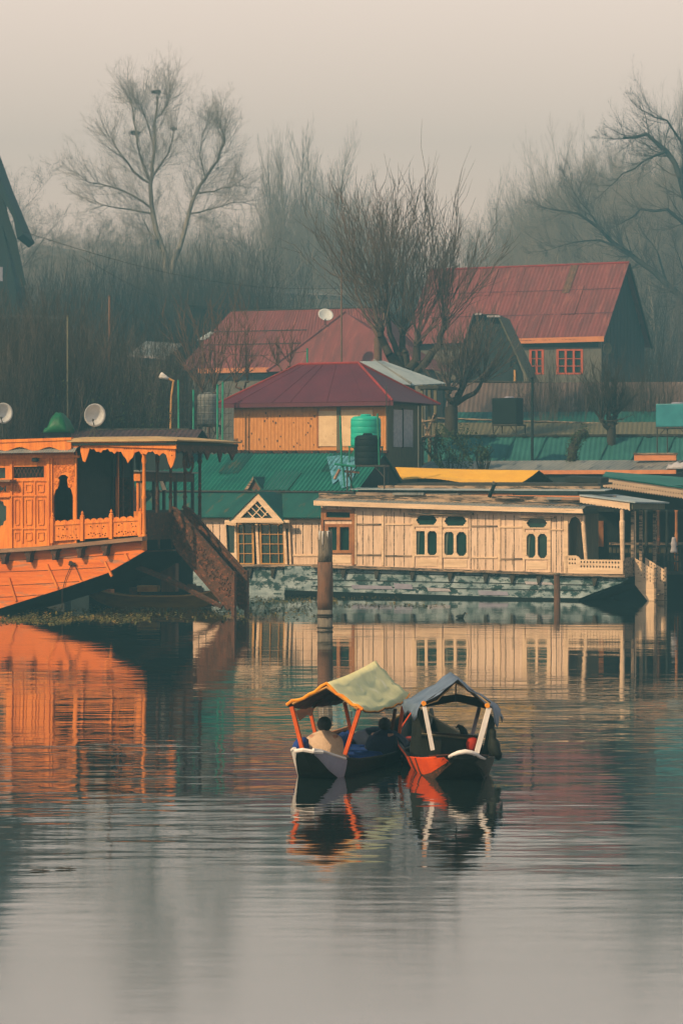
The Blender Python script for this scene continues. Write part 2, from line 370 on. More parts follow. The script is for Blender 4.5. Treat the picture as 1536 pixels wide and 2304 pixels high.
for (xa0, xb0, y_, h_) in ((790, 880, 1316, 10), (885, 925, 1312, 14), (1075, 1140, 1328, 12), (1180, 1240, 1308, 8), (960, 1010, 1322, 9)):
    mb = MB(); F.poly(mb, [(xa0, y_), (xb0, y_ + 3), (xb0 + 4, y_ + h_), (xa0 + 3, y_ + h_ - 1)], .07, .09); mb.build('hull_patch', 'whitelilac' if h_ > 9 else 'curtain', t)
a_ = F.L(640, 1274, .16); b_ = F.L(1403, 1301, .16); q_ = F.L(1300, 1348, .16)
mb = MB(); mb.add([(a_.x, .16, a_.z), (b_.x, .16, b_.z), (b_.x - .1, .16, b_.z - .25), (q_.x, .16, 0), (q_.x - .6, .16, -.3), (a_.x, .16, -.3)] +
       [(a_.x, 3.9, a_.z), (b_.x, 3.9, b_.z), (b_.x - .1, 3.9, b_.z - .25), (q_.x, 3.9, 0), (q_.x - .6, 3.9, -.3), (a_.x, 3.9, -.3)],
       [(0, 1, 2, 3, 4, 5), (11, 10, 9, 8, 7, 6), (0, 6, 7, 1), (1, 7, 8, 2), (2, 8, 9, 3), (3, 9, 10, 4), (4, 10, 11, 5), (5, 11, 6, 0)])
mb.build('hull_bottom', 'tar', t)
mb = MB(); F.poly(mb, [(700, 1270), (1000, 1280), (1260, 1289), (1405, 1295), (1405, 1300), (1260, 1295), (1000, 1286), (700, 1277)], -.10, .3)
mb.build('deck_ledge', 'creamold', t)
for px in (770, 845, 925, 1010, 1090, 1150, 1210, 1335):
    mb = MB(); yy = 1277 + (px - 722) * .034
    F.poly(mb, [(px - 5, yy), (px + 9, yy), (px + 6, yy + 9), (px + 3, yy + 20), (px - 1, yy + 22), (px - 3, yy + 10)], -.02, .1); mb.build('bracket', 'darkwood', t)
# wall with openings
def lin(px, l, r, x0=792, x1=1270): return l + (r - l) * (px - x0) / (x1 - x0)
openings = [(727, 1148, 791, 1168), (732, 1181, 790, 1243), (934, 1158, 984, 1183), (996, 1160, 1051, 1185), (934, 1193, 984, 1250), (996, 1194, 1051, 1253), (1181, 1165, 1232, 1188), (1181, 1199, 1232, 1257)]
wall = [(722, 1138), (1272, 1156), (1268, 1200), (1274, 1292), (722, 1273)]
mb = MB(); F.poly(mb, wall, .0, .07, [[(a, b), (c, b), (c, d), (a, d)] for a, b, c, d in openings]); mb.build('wall', 'cream', t)
# planking strips and battens
def strip(F, t, name, m, x0, y0, x1, y1, v0=-.03, v1=.0, lean=0):
    mb = MB(); F.poly(mb, [(x0, y0), (x1, y0), (x1 + lean, y1), (x0 + lean, y1)], v0, v1); return mb.build(name, m, t)
prng = random.Random(3)
for px in (796, 815, 838, 858, 868, 885, 908, 927, 1058, 1073, 1091, 1108, 1120, 1136, 1155, 1175, 1238, 1250, 1262):
    wd = 5 if px in (858, 1120, 927, 796, 1175) else 1.6
    strip(F, t, 'batten', 'creamtrim' if wd > 3 else 'creamold', px, lin(px, 1150, 1162), px + wd, lin(px, 1270, 1288), -.045 if wd > 3 else -.012, 0)
for a, b, y in ((798, 857, 1178), (868, 925, 1178), (1060, 1118, 1182), (1125, 1174, 1184), (1236, 1266, 1190), (798, 857, 1247), (866, 925, 1249), (1060, 1118, 1253), (1125, 1174, 1256)):
    strip(F, t, 'rail', 'creamold' if prng.random() < .45 else 'creamtrim', a, y, b, y + 3.5, -.035, 0)
for a, b, c, d in ((939, 1258, 984, 1274), (998, 1260, 1050, 1277), (1184, 1264, 1230, 1281), (733, 1250, 789, 1268)):
    strip(F, t, 'panel', 'creamtrim', a, b, b and c, d, -.02, 0)
# windows: frame (with cusped cut-outs), pane behind
def window(F, t, box, cuts, v0=-.04, v1=.03, fm='creamtrim', gm='glassg', pad=2):
    x0, y0, x1, y1 = box
    mb = MB(); F.poly(mb, [(x0 - pad, y0 - pad), (x1 + pad, y0 - pad), (x1 + pad, y1 + pad), (x0 - pad, y1 + pad)], v0, v1, cuts); fo = mb.build('window', fm, t)
    mb = MB(); F.box(mb, x0, y0, x1, y1, v1 + .04, v1 + .06); mb.build('pane', gm, fo)
    if gm == 'glassg' and y1 - y0 > 30:
        for cc in cuts[::2]:
            xs_ = [q[0] for q in cc]; a_0, b_0 = min(xs_), max(xs_); mb = MB(); F.poly(mb, [(a_0 - 1, y0 + 1), (a_0 + (b_0 - a_0) * .45, y0 + 1), (a_0 + (b_0 - a_0) * .30, y1 - 2), (a_0 - 1, y1 - 2)], v1 + .01, v1 + .03); mb.build('curtain', 'dimcurtain', fo)
    return fo
window(F, t, (934, 1158, 984, 1183), [arch(936, 1160, 982, 1181, .28)])
window(F, t, (996, 1160, 1051, 1185), [arch(999, 1162, 1049, 1183, .28)])
window(F, t, (934, 1193, 984, 1250), [[(936, 1195), (955, 1195), (955, 1248), (936, 1248)], arch(961, 1195, 982, 1249, .4)])
window(F, t, (996, 1194, 1051, 1253), [arch(999, 1197, 1020, 1249, .35), arch(1026, 1197, 1049, 1251, .5)])
window(F, t, (1181, 1165, 1232, 1188), [arch(1184, 1167, 1230, 1187, .28)])
window(F, t, (1181, 1199, 1232, 1257), [arch(1184, 1201, 1204, 1255, .5), arch(1209, 1201, 1230, 1256, .5)])
window(F, t, (727, 1148, 791, 1168), [[(733, 1152), (787, 1153), (787, 1165), (733, 1164)]], fm='brownframe', v0=-.07)
window(F, t, (732, 1181, 790, 1243), [[(738, 1186), (757, 1186), (757, 1238), (738, 1238)], [(764, 1186), (785, 1186), (785, 1238), (764, 1238)]], fm='brownframe', v0=-.07)
strip(F, t, 'window_post', 'creamtrim', 986, 1157, 994, 1282, -.07, 0)
strip(F, t, 'window_post', 'creamtrim', 1233, 1163, 1238, 1287, -.05, 0)
strip(F, t, 'window_post', 'brownframe', 722, 1142, 727, 1272, -.07, 0); strip(F, t, 'window_post', 'brownframe', 791, 1144, 797, 1272, -.07, 0)
strip(F, t, 'window_hood', 'creamold', 918, 1154, 1062, 1158, -.2, 0); strip(F, t, 'window_hood', 'creamold', 1170, 1162, 1245, 1165, -.2, 0)
# roof
mb = MB(); F.poly(mb, [(705, 1126), (1000, 1136), (1309, 1145), (1311, 1155), (1000, 1147), (705, 1137)], -.42, -.36); mb.build('fascia', 'creamtrim', t)
p0 = F.L(706, 1127, -.42); p1 = F.L(1309, 1146, -.42)
mb = MB(); mb.corr((p0.x, -.42, p0.z), (p1.x, -.42, p1.z), (p1.x, .05, p1.z + .13), (p0.x, .05, p0.z + .13), .16, .014); mb.build('eave_sheet', 'greytin', t)
ragged = [(717, 1109)] + [(717 + i * 19, 1109 + i * .86 + prng.uniform(-1.4, 1.6)) for i in range(1, 31)] + [(1302, 1136), (1302, 1147)]
ragged += [(1302 - i * 19, 1147 - i * .86 + prng.uniform(-1.2, 1.2)) for i in range(1, 30)] + [(717, 1126)]
mb = MB(); F.poly(mb, ragged, -.05, .06); mb.build('parapet_board', 'creamold', t)
def deck(F, t, name, m, px0, py0, px1, py1, v0, v1, th=.08, rise=0.0, corr=0):
    a, b = F.L(px0, py0, v0), F.L(px1, py1, v0)
    c, d = Vector((b.x, v1, b.z + rise)), Vector((a.x, v1, a.z + rise))
    mb = MB()
    if corr: mb.corr(a, b, c, d, corr, .015)
    else: mb.slab(a, b, c, d, th)
    return mb.build(name, m, t)
deck(F, t, 'roof', 'greytin', 717, 1112, 1300, 1139, .06, 3.8, .1, .0)
deck(F, t, 'roof_plank', 'creamold', 800, 1107, 1330, 1120, .55, .6, .22)
deck(F, t, 'roof_plank', 'peach', 1060, 1113, 1335, 1116, .9, .95, .16)
deck(F, t, 'roof_sheet', 'bluetin', 785, 1100, 1360, 1103, .95, 1.9, .035, .06)
deck(F, t, 'roof_plank', 'creamold', 850, 1092, 1350, 1094, 1.5, 1.56, .2)
deck(F, t, 'roof_sheet', 'darkwood', 890, 1088, 1345, 1088, 1.6, 3.3, .08, .06)
deck(F, t, 'roof_sheet', 'dark', 1270, 1072, 1352, 1076, 2.4, 3.3, .2, .05)
for i in range(26):
    px = prng.uniform(800, 1330); v = prng.uniform(.3, 2.6); p = F.L(px, 1105, v); l = prng.uniform(.3, 1.5); zz = 4.27 - 0 
    base = F.L(px, 1112 + (px - 717) * .03 - v * 8, v)
    mb = MB(); mb.box((base.x, v, base.z), (base.x + l, v + prng.uniform(.1, .3), base.z + prng.uniform(.03, .10)))
    mb.build('loose_board', prng.choice(['creamold', 'darkwood', 'ledge', 'greytin']), t)
# veranda
mb = MB(); F.box(mb, 1268, 1158, 1277, 1292, -.04, .08); mb.build('post', 'creamtrim', t)
mb = MB(); mb.tube([F.L(1312, 1160, .02), F.L(1312, 1178, .02), F.L(1312, 1182, .02), F.L(1318, 1262, .02)], [.075, .07, .09, .07], 8); mb.build('post', 'creamtrim', t)
mb = MB(); mb.tube([F.L(1399, 1140, .02), F.L(1399, 1170, .02), F.L(1399, 1174, .02), F.L(1400, 1262, .02)], [.085, .08, .11, .08], 8); mb.build('post', 'creamtrim', t)
mb = MB(); F.poly(mb, [(1276, 1157), (1314, 1159), (1314, 1184), (1306, 1176), (1302, 1168), (1293, 1162), (1284, 1166), (1279, 1178), (1276, 1178)], 0, .05); mb.build('arch_board', 'creamtrim', t)
holes = []
for i in range(13):
    for j in range(2):
        x = 1307 + i * 7.0; y = 1264.5 + j * 10 + i * .14
        holes.append([(x + 2.0 * math.cos(k * math.pi / 3), y + 2.9 * math.sin(k * math.pi / 3)) for k in range(6)])
for i in range(3):
    for j in range(2):
        x = 1281 + i * 6; y = 1258.5 + j * 9
        holes.append([(x + 1.8 * math.cos(k * math.pi / 3), y + 2.8 * math.sin(k * math.pi / 3)) for k in range(6)])
mb = MB(); F.poly(mb, [(1272, 1250), (1295, 1250), (1302, 1254), (1305, 1259), (1401, 1260), (1401, 1292), (1272, 1290)], -.04, .02, holes); mb.build('railing', 'creamtrim', t)
mb = MB(); a = F.L(1270, 1290, .06); b = F.L(1403, 1296, .06); mb.box((a.x, .3, a.z - .02), (b.x, 3.9, a.z - .1)); mb.build('deck', 'ledge', t)
# cabin end wall, seen through the veranda
xe = F.L(1272, 1200, 0).x
zt, zb = F.L(1272, 1157, 0).z, F.L(1272, 1290, 0).z
def endpoly(mb, pts, u0, u1, holes=()):   # outline given as (v, z); thickness along x
    k = MB(); k.plate(pts, holes, 0, u1 - u0)
    return mb.add([(u0 + y, x, z) for x, y, z in k.v], k.f)
mb = MB(); endpoly(mb, [(.1, zb), (3.8, zb), (3.8, zt), (.1, zt)], xe - .06, xe, [[(1.5, zb + .02), (2.3, zb + .02), (2.3, zb + 1.7), (1.9, zb + 1.95), (1.5, zb + 1.7)]]); mb.build('end_wall', 'greyboard', t)
mb = MB(); mb.box((xe - .3, 1.4, zb), (xe - .34, 2.4, zb + 2.0)); mb.build('curtain', 'brownframe', t)
mb = MB(); mb.box((xe + .3, .5, zb), (xe + .34, 1.1, zt - .1)); mb.build('curtain', 'greyboard', t)
for v in (1.0, 2.0, 3.7):
    mb = MB(); mb.box((-.06, v, zb - .05), (.06, v + .1, F.E(1430, 1145, 0).z)); mb.build('post', 'creamold', t)
for px, y0, m in ((1427, 1150, 'creamtrim'),):
    p = F.E(px, y0, 0); mb = MB(); mb.tube([p, (0, p.y, zb - .02)], .06, 8); mb.build('post', m, t)
mb = MB(); mb.box((-.03, .05, zb - .12), (.03, 1.05, zb + .62)); mb.build('end_panel', 'creamold', t)
# awning over the veranda: flat sheet, scalloped fascia on the long side
a = F.L(1304, 1114, -.12); b = F.L(1416, 1130, -.12)
sc1 = [(1304, 1114), (1416, 1130), (1416, 1149)] + [q for i in range(15) for q in ((1414 - i * 7.3, 1148 - i * 1.05), (1410.5 - i * 7.3, 1145 - i * 1.05))] + [(1304, 1131)]
mb = MB(); F.poly(mb, sc1, -.12, -.07); mb.build('scalloped_fascia', 'creamtrim', t)
mb = MB(); mb.slab((a.x, -.18, a.z + .02), (b.x + .25, -.18, b.z + .02), (b.x + .25, 4.0, b.z - .02), (a.x, 4.0, a.z + .03), .05); mb.build('awning', 'bluetin', t)
mb = MB(); mb.slab((b.x + .06, -.05, b.z - .05), (b.x + .1, -.05, b.z - .05), (b.x + .1, 3.9, b.z - .08), (b.x + .06, 3.9, b.z - .08), .22); mb.build('end_fascia', 'greyboard', t)
# stairs at the bow
def stringer(F, t, v, pts, m, hole=True, th=.06, name='stair_side'):
    mb = MB(); hs = []
    F.poly(mb, pts, v, v + th, hs); return mb.build(name, m, t)
V1, V2 = 1.05, 1.75
p = [F.L(x, y, V1) for x, y in ((1428, 1256), (1473, 1284), (1473, 1352), (1456, 1352), (1428, 1316))]
hs = []
for i in range(6):
    for j in range(4):
        cx_ = p[0].x + .12 + i * .125; cz = p[0].z - .16 - i * .075 - j * .14
        hs.append([(cx_ + .028 * math.cos(k * math.pi / 2), cz + .045 * math.sin(k * math.pi / 2)) for k in range(4)])
mb = MB(); mb.plate([(q.x, q.z) for q in p], hs, V1, V1 + .05); s1 = mb.build('stair_side', 'creamtrim', t)
dx = 0.18
mb = MB(); mb.plate([(q.x + dx, q.z) for q in p], [[(x + dx, z) for x, z in h] for h in hs], V2, V2 + .05); mb.build('stair_side', 'creamtrim', t)
for i in range(6):
    x = p[0].x + .05 + i * (p[1].x - p[0].x) / 6; z = p[0].z - .75 - i * (p[0].z - .9) / 6
    mb = MB(); mb.box((x, V1 + .05, z), (x + .22, V2, z - .04)); mb.build('tread', 'creamold', t)
for (v, dd) in ((V1, 0), (V2, dx)):
    mb = MB(); q = p[1]; mb.box((q.x + dd - .03, v - .02, q.z + .12), (q.x + dd + .05, v + .08, 0.02)); mb.build('newel_post', 'creamold', t)

# ================================================================ PILES
F = Face(731, 81.8, 0)
t = F.root('mooring_pile', 'thick round mooring pile in open water, pale weathered top over rusty brown base', 'pile')
r = 17 / FP * 81.8
mb = MB(); mb.tube([(0, 0, .6), (0, 0, .95), (0.01, 0, 1.72)], [r * 1.0, r * .99, r * .97], 20); 
mb = MB(); mb.tube([(0, 0, 2.08), (.01, 0, 2.4), (0, .01, 2.75), (0.01, 0, 3.02)], [r * .98, r * .96, r * .97, r * .93], 20); mb.build('top_section', 'pile', t, True)
mb = MB(); mb.tube([(0, 0, .62), (0, 0, .9), (.01, 0, 1.4), (0, 0, 2.08)], [r * 1.0, r * 1.06, r * 1.04, r * 1.03], 20); mb.build('rusty_section', 'rust', t, True)
mb = MB(); mb.tube([(0, 0, -1.2), (0, 0, .62)], [r * 1.0, r * .99], 20); mb.build('foot_section', 'pile', t, True)
mb = MB()
for z in (.40, .46, .07): mb.lathe([(r * 1.0, z - .03), (r * 1.14, z), (r * 1.0, z + .03)], n=20)
mb.build('rope_coil', 'rope', t)
mb = MB()
for i in range(5):
    a = (-1.9, -1.2, -2.4, 1.0, 2.6)[i]; mb.tube([(r * .9 * math.cos(a), r * .9 * math.sin(a), 3.03), (r * .98 * math.cos(a), r * .98 * math.sin(a), 2.95), (r * 1.0 * math.cos(a), r * 1.0 * math.sin(a), 2.95 - rng.uniform(.05, .35))], [.03, .025, .01], 5)
mb.build('bird_droppings', 'white', t)
F = Face(1252, 101.6, 0)
t = F.root('mooring_post', 'short brown wooden post standing against the cream houseboat hull', 'post')
mb = MB(); mb.tube([(0, 0, -.6), (.02, 0, .5), (0, .02, 1.1)], [.13, .125, .11], 10); mb.build('post_shaft', 'rust', t)
mb = MB(); mb.lathe([(.12, 1.06), (.135, 1.1), (.10, 1.14)], n=10); mb.build('post_cap', 'pile', t)

# ================================================================ GREEN-ROOFED COTTAGE HOUSEBOAT (left of the pile)
F = Face(724, 109.5, 25)
t = F.root('houseboat', 'cream houseboat with green tin roof and glazed doors under a lattice gable', 'houseboat', 'houseboats moored side by side')
mb = MB(); F.poly(mb, [(330, 1268), (726, 1276), (726, 1345), (330, 1336)], .02, .1); mb.build('hull', 'peelhull', t)
a = F.L(330, 1270, .1); b = F.L(728, 1276, .1)
mb = MB(); mb.box((a.x, .1, -.4), (b.x, 4.0, b.z)); mb.build('hull_bottom', 'tar', t)
strip(F, t, 'deck_ledge', 'creamold', 330, 1270, 728, 1276, -.15, .1)
for px in (560, 612, 668):
    mb = MB(); F.poly(mb, [(px - 5, 1277), (px + 8, 1277), (px + 5, 1286), (px + 2, 1299), (px - 2, 1300), (px - 3, 1286)], -.08, .02); mb.build('bracket', 'darkwood', t)
dooro = [(507, 1177), (648, 1177), (652, 1271), (511, 1271)]
mb = MB(); F.poly(mb, [(330, 1160), (724, 1164), (724, 1274), (330, 1270)], .1, .16, [dooro]); mb.build('wall', 'cream', t)
for px in (446, 462, 478, 493, 664, 680, 700, 716):
    strip(F, t, 'batten', 'creamold', px, 1176, px + 1.5, 1246, .085, .1)
strip(F, t, 'rail', 'creamtrim', 330, 1166, 507, 1174, .05, .1); strip(F, t, 'rail', 'creamtrim', 652, 1168, 724, 1176, .05, .1)
strip(F, t, 'rail', 'creamtrim', 446, 1248, 506, 1252, .06, .1); strip(F, t, 'rail', 'creamtrim', 655, 1248, 724, 1252, .06, .1)
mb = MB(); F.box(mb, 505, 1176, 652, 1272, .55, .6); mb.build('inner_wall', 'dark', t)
# side window
fo = MB(); F.poly(fo, [(505, 1174), (531, 1174), (533, 1272), (510, 1272)], .02, .1, [[(508, 1180), (527, 1184), (527, 1244), (511, 1244)]]); fo = fo.build('window', 'creamtrim', t)
mb = MB(); F.box(mb, 508, 1178, 528, 1246, .14, .16); mb.build('pane', 'glassg', fo)
# doors
def glazed(F, t, x0, y0, x1, y1, cols, rows, v, lean=0, fr=3.6, m='yellowframe', mm='creamtrim'):
    hs = []; W_ = (x1 - x0 - fr * 2) / sum(cols); H_ = (y1 - y0 - fr * 1.2) / rows; x = x0 + fr
    for c in cols:
        for r_ in range(rows):
            ya = y0 + fr * .6 + r_ * H_
            f1 = lean * (ya - y0) / (y1 - y0)
            hs.append([(x + .6 + f1, ya + .8), (x + c * W_ - .6 + f1, ya + .8), (x + c * W_ - .6 + f1, ya + H_ - .8), (x + .6 + f1, ya + H_ - .8)])
        x += c * W_
    mb = MB(); F.poly(mb, [(x0, y0), (x1, y0), (x1 + lean, y1), (x0 + lean, y1)], v, v + .05, hs); d = mb.build('door', m, t)
    mb = MB(); F.poly(mb, [(x0 + 3, y0 + 3), (x1 - 3, y0 + 3), (x1 + lean - 3, y1 - 3), (x0 + lean + 3, y1 - 3)], v + .07, v + .09); mb.build('pane', 'glassg', d)
glazed(F, t, 532, 1177, 570, 1270, (1, 1.7), 4, .05, 2)
glazed(F, t, 583, 1178, 640, 1270, (1.2, 1.2, .7), 4, .0, 2)
strip(F, t, 'door_post', 'creamtrim', 573, 1172, 579, 1272, -.02, .04, 5); strip(F, t, 'door_post', 'creamtrim', 636, 1172, 641, 1272, -.06, .04, 5)
strip(F, t, 'door_post', 'creamtrim', 647, 1172, 651, 1272, -.02, .08, 4)
mb = MB(); F.poly(mb, [(641, 1174), (651, 1174), (648, 1180), (645, 1190), (642, 1182)], -.04, 0); mb.build('bracket', 'creamtrim', t)
mb = MB(); F.poly(mb, [(517, 1176), (531, 1176), (531, 1194), (527, 1185), (519, 1181)], -.02, .02); mb.build('bracket', 'creamtrim', t)
# gable over the doors
mb = MB(); F.poly(mb, [(517, 1170), (579, 1109), (636, 1172), (636, 1178), (517, 1176)], -.45, -.38, [[(541, 1165), (579, 1127), (613, 1166)]]); g = mb.build('gable', 'creamtrim', t)
mb = MB(); F.poly(mb, [(541, 1166), (579, 1126), (613, 1167)], -.30, -.28); mb.build('pane', 'glassg', g)
for (x0, y0, x1, y1) in ((556, 1150, 572, 1166), (565, 1141, 590, 1166), (590, 1138, 565, 1166), (602, 1151, 589, 1166), (573, 1133, 600, 1160)):
    A, B_ = F.L(x0, y0, -.4), F.L(x1, y1, -.4); mb = MB(); mb.tube([A, B_], .025, 4); mb.build('glazing_bar', 'creamtrim', g)
strip(F, t, 'lintel', 'creamtrim', 505, 1170, 650, 1176, -.47, -.3)
# lower roof (flat tin), rising to the break
e0, e1 = F.L(300, 1162, -.25), F.L(722, 1168, -.25)
zt_ = F.L(560, 1108, 1.7).z
mb = MB(); mb.slab(e0, (e1.x, -.25, e0.z), (e1.x + .25, 1.7, zt_), (e0.x, 1.7, zt_), .05); mb.build('lower_roof', 'greenroof2', t)
mb = MB(); mb.tube([(e0.x, 1.62, zt_ + .06), (e1.x + .6, 1.62, zt_ + .02)], .04, 6); mb.build('gutter', 'steel', t)
# gable roof: two slopes running back into the lower roof
ga, gb, gc = F.L(515, 1171, -.5), F.L(579, 1106, -.5), F.L(640, 1174, -.5)
zr = gb.z; sl = (zt_ - e0.z) / 1.95; vr = -.25 + (zr - e0.z) / sl
mb = MB(); mb.tri(gb, ga, (gb.x, vr, zr), .04); mb.tri(gb, (gb.x, vr, zr), gc, .04); mb.build('gable_roof', 'greenroof2', t)
# upper roof, corrugated
u0 = F.L(260, 1104, 1.8); u1 = F.L(803, 1104, 1.8); ztop = F.L(600, 1021, 4.6).z
mb = MB(); mb.corr((u0.x, 1.8, u0.z), (u1.x, 1.8, u0.z), (u1.x, 4.6, ztop), (u0.x, 4.6, ztop), .20, .034); mb.build('upper_roof', 'greenroof', t)
mb = MB(); mb.slab((u0.x, 4.6, ztop), (u1.x, 4.6, ztop), (u1.x, 7.0, u0.z), (u0.x, 7.0, u0.z), .04); mb.build('rear_roof', 'greenroof2', t)
mb = MB(); mb.box((u0.x, 1.9, .6), (u1.x - .1, 1.95, u0.z)); mb.box((u1.x - .15, 1.9, .6), (u1.x - .1, 6.9, u0.z - .05)); mb.box((u0.x, 6.8, .6), (u1.x - .1, 6.9, u0.z)); mb.build('rear_wall', 'darkwall', t)
mb = MB(); mb.add([(u1.x - .1, 1.95, u0.z - .06), (u1.x - .1, 6.9, u0.z - .06), (u1.x - .1, 4.6, ztop - .05), (u1.x - .18, 1.95, u0.z - .06), (u1.x - .18, 6.9, u0.z - .06), (u1.x - .18, 4.6, ztop - .05)], [(0, 1, 2), (5, 4, 3), (0, 3, 4, 1), (1, 4, 5, 2), (2, 5, 3, 0)]); mb.build('rear_gable', 'darkwall', t)
for (sx, w_s, k0, k1, m_) in ((.12, 1.1, .0, .55, 'tealroof'), (.38, .9, .45, 1.0, 'greenroof2'), (.62, 1.2, .0, .48, 'tealroof'), (.80, .8, .5, 1.0, 'greenroof2')):
    xs = u0.x + (u1.x - u0.x) * sx; q0 = Vector((xs, 1.8 + 2.8 * k0 - .02, u0.z + (ztop - u0.z) * k0 + .03)); q1 = Vector((xs, 1.8 + 2.8 * k1, u0.z + (ztop - u0.z) * k1 + .03)); dx_ = Vector((w_s, 0, 0))
    mb = MB(); mb.corr(q0, q0 + dx_, q1 + dx_, q1, .20, .034, .004); mb.build('roof_patch', m_, t)
# little dormer on the upper roof
d0, d1, d2 = F.L(545, 1109, 1.75), F.L(570, 1072, 1.75), F.L(594, 1108, 1.75)
mb = MB(); mb.plate([(d0.x + .05, d0.z), (d1.x, d1.z - .06), (d2.x - .05, d2.z)], [], 1.85, 1.9); mb.build('dormer_face', 'rust', t)
zz = d1.z; sl2 = (ztop - u0.z) / 2.8; vv = 1.8 + (zz - u0.z) / sl2
mb = MB(); mb.tri(d1, d0, (d1.x, vv, zz), .05); mb.tri(d1, (d1.x, vv, zz), d2, .05); mb.build('dormer_roof', 'greenroof2', t)
mb = MB(); mb.plate([(d0.x, d0.z), (d1.x, d1.z), (d1.x, d1.z - .14), (d0.x + .18, d0.z)], [], 1.72, 1.76); mb.build('dormer_board', 'creamold', t)
# torn blue sheet on the roof end
def onroof(px, py, off=.05):      # point on the upper roof plane
    n_ = Vector((0, -(ztop - u0.z), 2.8)).normalized(); P0 = Vector((u0.x, 1.8, u0.z)); d_ = F.ray(px, py)
    k = (P0 - F.C).dot(n_) / d_.dot(n_); q = F.C + d_ * k; return q + n_ * off
tt = None
mb = MB(); o = [onroof(x, y) for x, y in ((735, 1030), (765, 1026), (800, 1030), (800, 1060), (788, 1096), (768, 1100), (762, 1080), (748, 1092), (745, 1070), (740, 1050))]
nn = Vector((0, -(ztop - u0.z), 2.8)).normalized() * .012
mb.add(o + [q - nn for q in o], [tuple(range(10)), tuple(range(19, 9, -1))] + [(i, (i + 1) % 10, (i + 1) % 10 + 10, i + 10) for i in range(10)])
o_ = mb.build('plastic_sheet', 'bluetarp', None); o_.location = F.O; o_.rotation_euler = (0, 0, -F.a)
tag(o_, 'torn pale blue sheet lying on the green corrugated roof beside the tanks', 'sheet')
FB = F

# ================================================================ CARVED ORANGE HOUSEBOAT (left)
F = Face(328, 91, 25)
t = F.root('houseboat', 'bright orange carved wooden houseboat with veranda and steep brown bow stairs', 'houseboat', 'houseboats moored side by side')
hullp = [(-300, 1262), (-120, 1250), (0, 1244), (100, 1238), (200, 1229), (300, 1219), (328, 1215), (329, 1238), (240, 1290), (130, 1328), (0, 1369), (-60, 1384), (-110, 1400), (-300, 1410)]
mb = MB(); F.poly(mb, hullp, .0, .06); mb.build('hull', 'orange_hull', t)
hp = [F.L(x, y, 0) for x, y in hullp]
mb = MB(); n = len(hp); mb.add([(q.x, .06, q.z) for q in hp] + [(q.x, 4.1, q.z) for q in hp], [tuple(range(n)), tuple(range(2 * n - 1, n - 1, -1))] + [(i, (i + 1) % n, (i + 1) % n + n, i + n) for i in range(n)]); mb.build('hull_bottom', 'tar', t)
for a, b in (((106, 1270), (130, 1323)), ((236, 1264), (252, 1297)), ((282, 1246), (290, 1262)), ((20, 1300), (36, 1352))):
    A, B_ = F.L(*a, -.03), F.L(*b, -.03); mb = MB(); mb.tube([A, B_], .055, 4); mb.build('hull_batten', 'orange', t)
ed = [(-300, 1254), (-120, 1241), (0, 1235), (100, 1229), (200, 1219), (320, 1207)]
mb = MB(); F.poly(mb, ed + [(x, y + 9) for x, y in reversed(ed)], -.34, .02); mb.build('deck_ledge', 'ledge', t)
for (pa, pb) in (([(-300, 1300), (0, 1287), (120, 1283), (245, 1276)], 0), ([(-300, 1328), (0, 1318), (90, 1314), (178, 1308)], 0), ([(-300, 1352), (0, 1344), (60, 1341), (100, 1338)], 0), ([(0, 1262), (150, 1256), (290, 1246)], 0)):
    mb = MB(); mb.tube([F.L(x, y, -.002) for x, y in pa], .012, 4); mb.build('hull_seam', 'orange_dark', t)
for i, px in enumerate((-110, -50, 4, 60, 118, 175, 232)):
    yy = 1244 - max(0, px) * .082
    mb = MB(); F.poly(mb, [(px - 6, yy), (px + 12, yy), (px + 8, yy + 8), (px + 7, yy + 20), (px + 4, yy + 26), (px - 1, yy + 26), (px - 1, yy + 16), (px - 4, yy + 10)], -.27, -.0); mb.build('bracket', 'orange_dark', t)
# cabin wall
zfl = lambda px: 1236 - .086 * max(px, -200)
cut = [[(30, 1050), (99, 1049), (99, 1074), (30, 1076)], [(-60, 1054), (12, 1052), (12, 1076), (-60, 1078)], arch(-46, 1088, 14, 1112, .5), arch(-46, 1120, 14, 1190, .5),
       [(120, 1172), (120, 1118), (125, 1102), (131, 1094), (133, 1080), (130, 1075), (137, 1069), (146, 1068), (153, 1073), (151, 1080), (153, 1093), (160, 1101), (164, 1117), (164, 1172)]]
mb = MB(); F.poly(mb, [(-300, 1022), (0, 1018), (172, 1014), (172, 1222), (0, 1238), (-300, 1256)], .10, .16, cut); mb.build('wall', 'orange', t)
mb = MB(); F.box(mb, 25, 1045, 103, 1080, .30, .32); mb.build('pane', 'dark', t)
mb = MB(); F.box(mb, -70, 1045, 16, 1195, .30, .32); mb.build('pane', 'glassg', t)
for k in range(9):
    for s in (-1, 1):
        x = 34 + k * 8; A, B_ = F.L(x, 1052, .14), F.L(x + s * 10, 1073, .14)
        if 30 < x + s * 10 < 100: mb = MB(); mb.tube([A, B_], .016, 4); mb.build('lattice_bar', 'orange_dark', t)
strip(F, t, 'cornice', 'orange', -300, 1024, 176, 1030, -.02, .1); strip(F, t, 'cornice', 'orange', -300, 1032, 110, 1036, .04, .1)
for a in ((22, 1037, 27, 1236), (105, 1030, 111, 1231), (114, 1030, 117, 1228), (168, 1028, 172, 1222)):
    strip(F, t, 'corner_batten', 'orange', a[0], a[1], a[2], a[3], .04, .1)
for y in (1080, 1114, 1188):
    strip(F, t, 'rail', 'orange', 27, y, 105, y + 3, .055, .1)
strip(F, t, 'rail', 'orange', -120, 1115, 22, 1119, .0, .1)
for cx_ in (50, 78):
    strip(F, t, 'rail', 'orange', cx_ - 1.5, 1083, cx_ + 1.5, 1222, .06, .1)
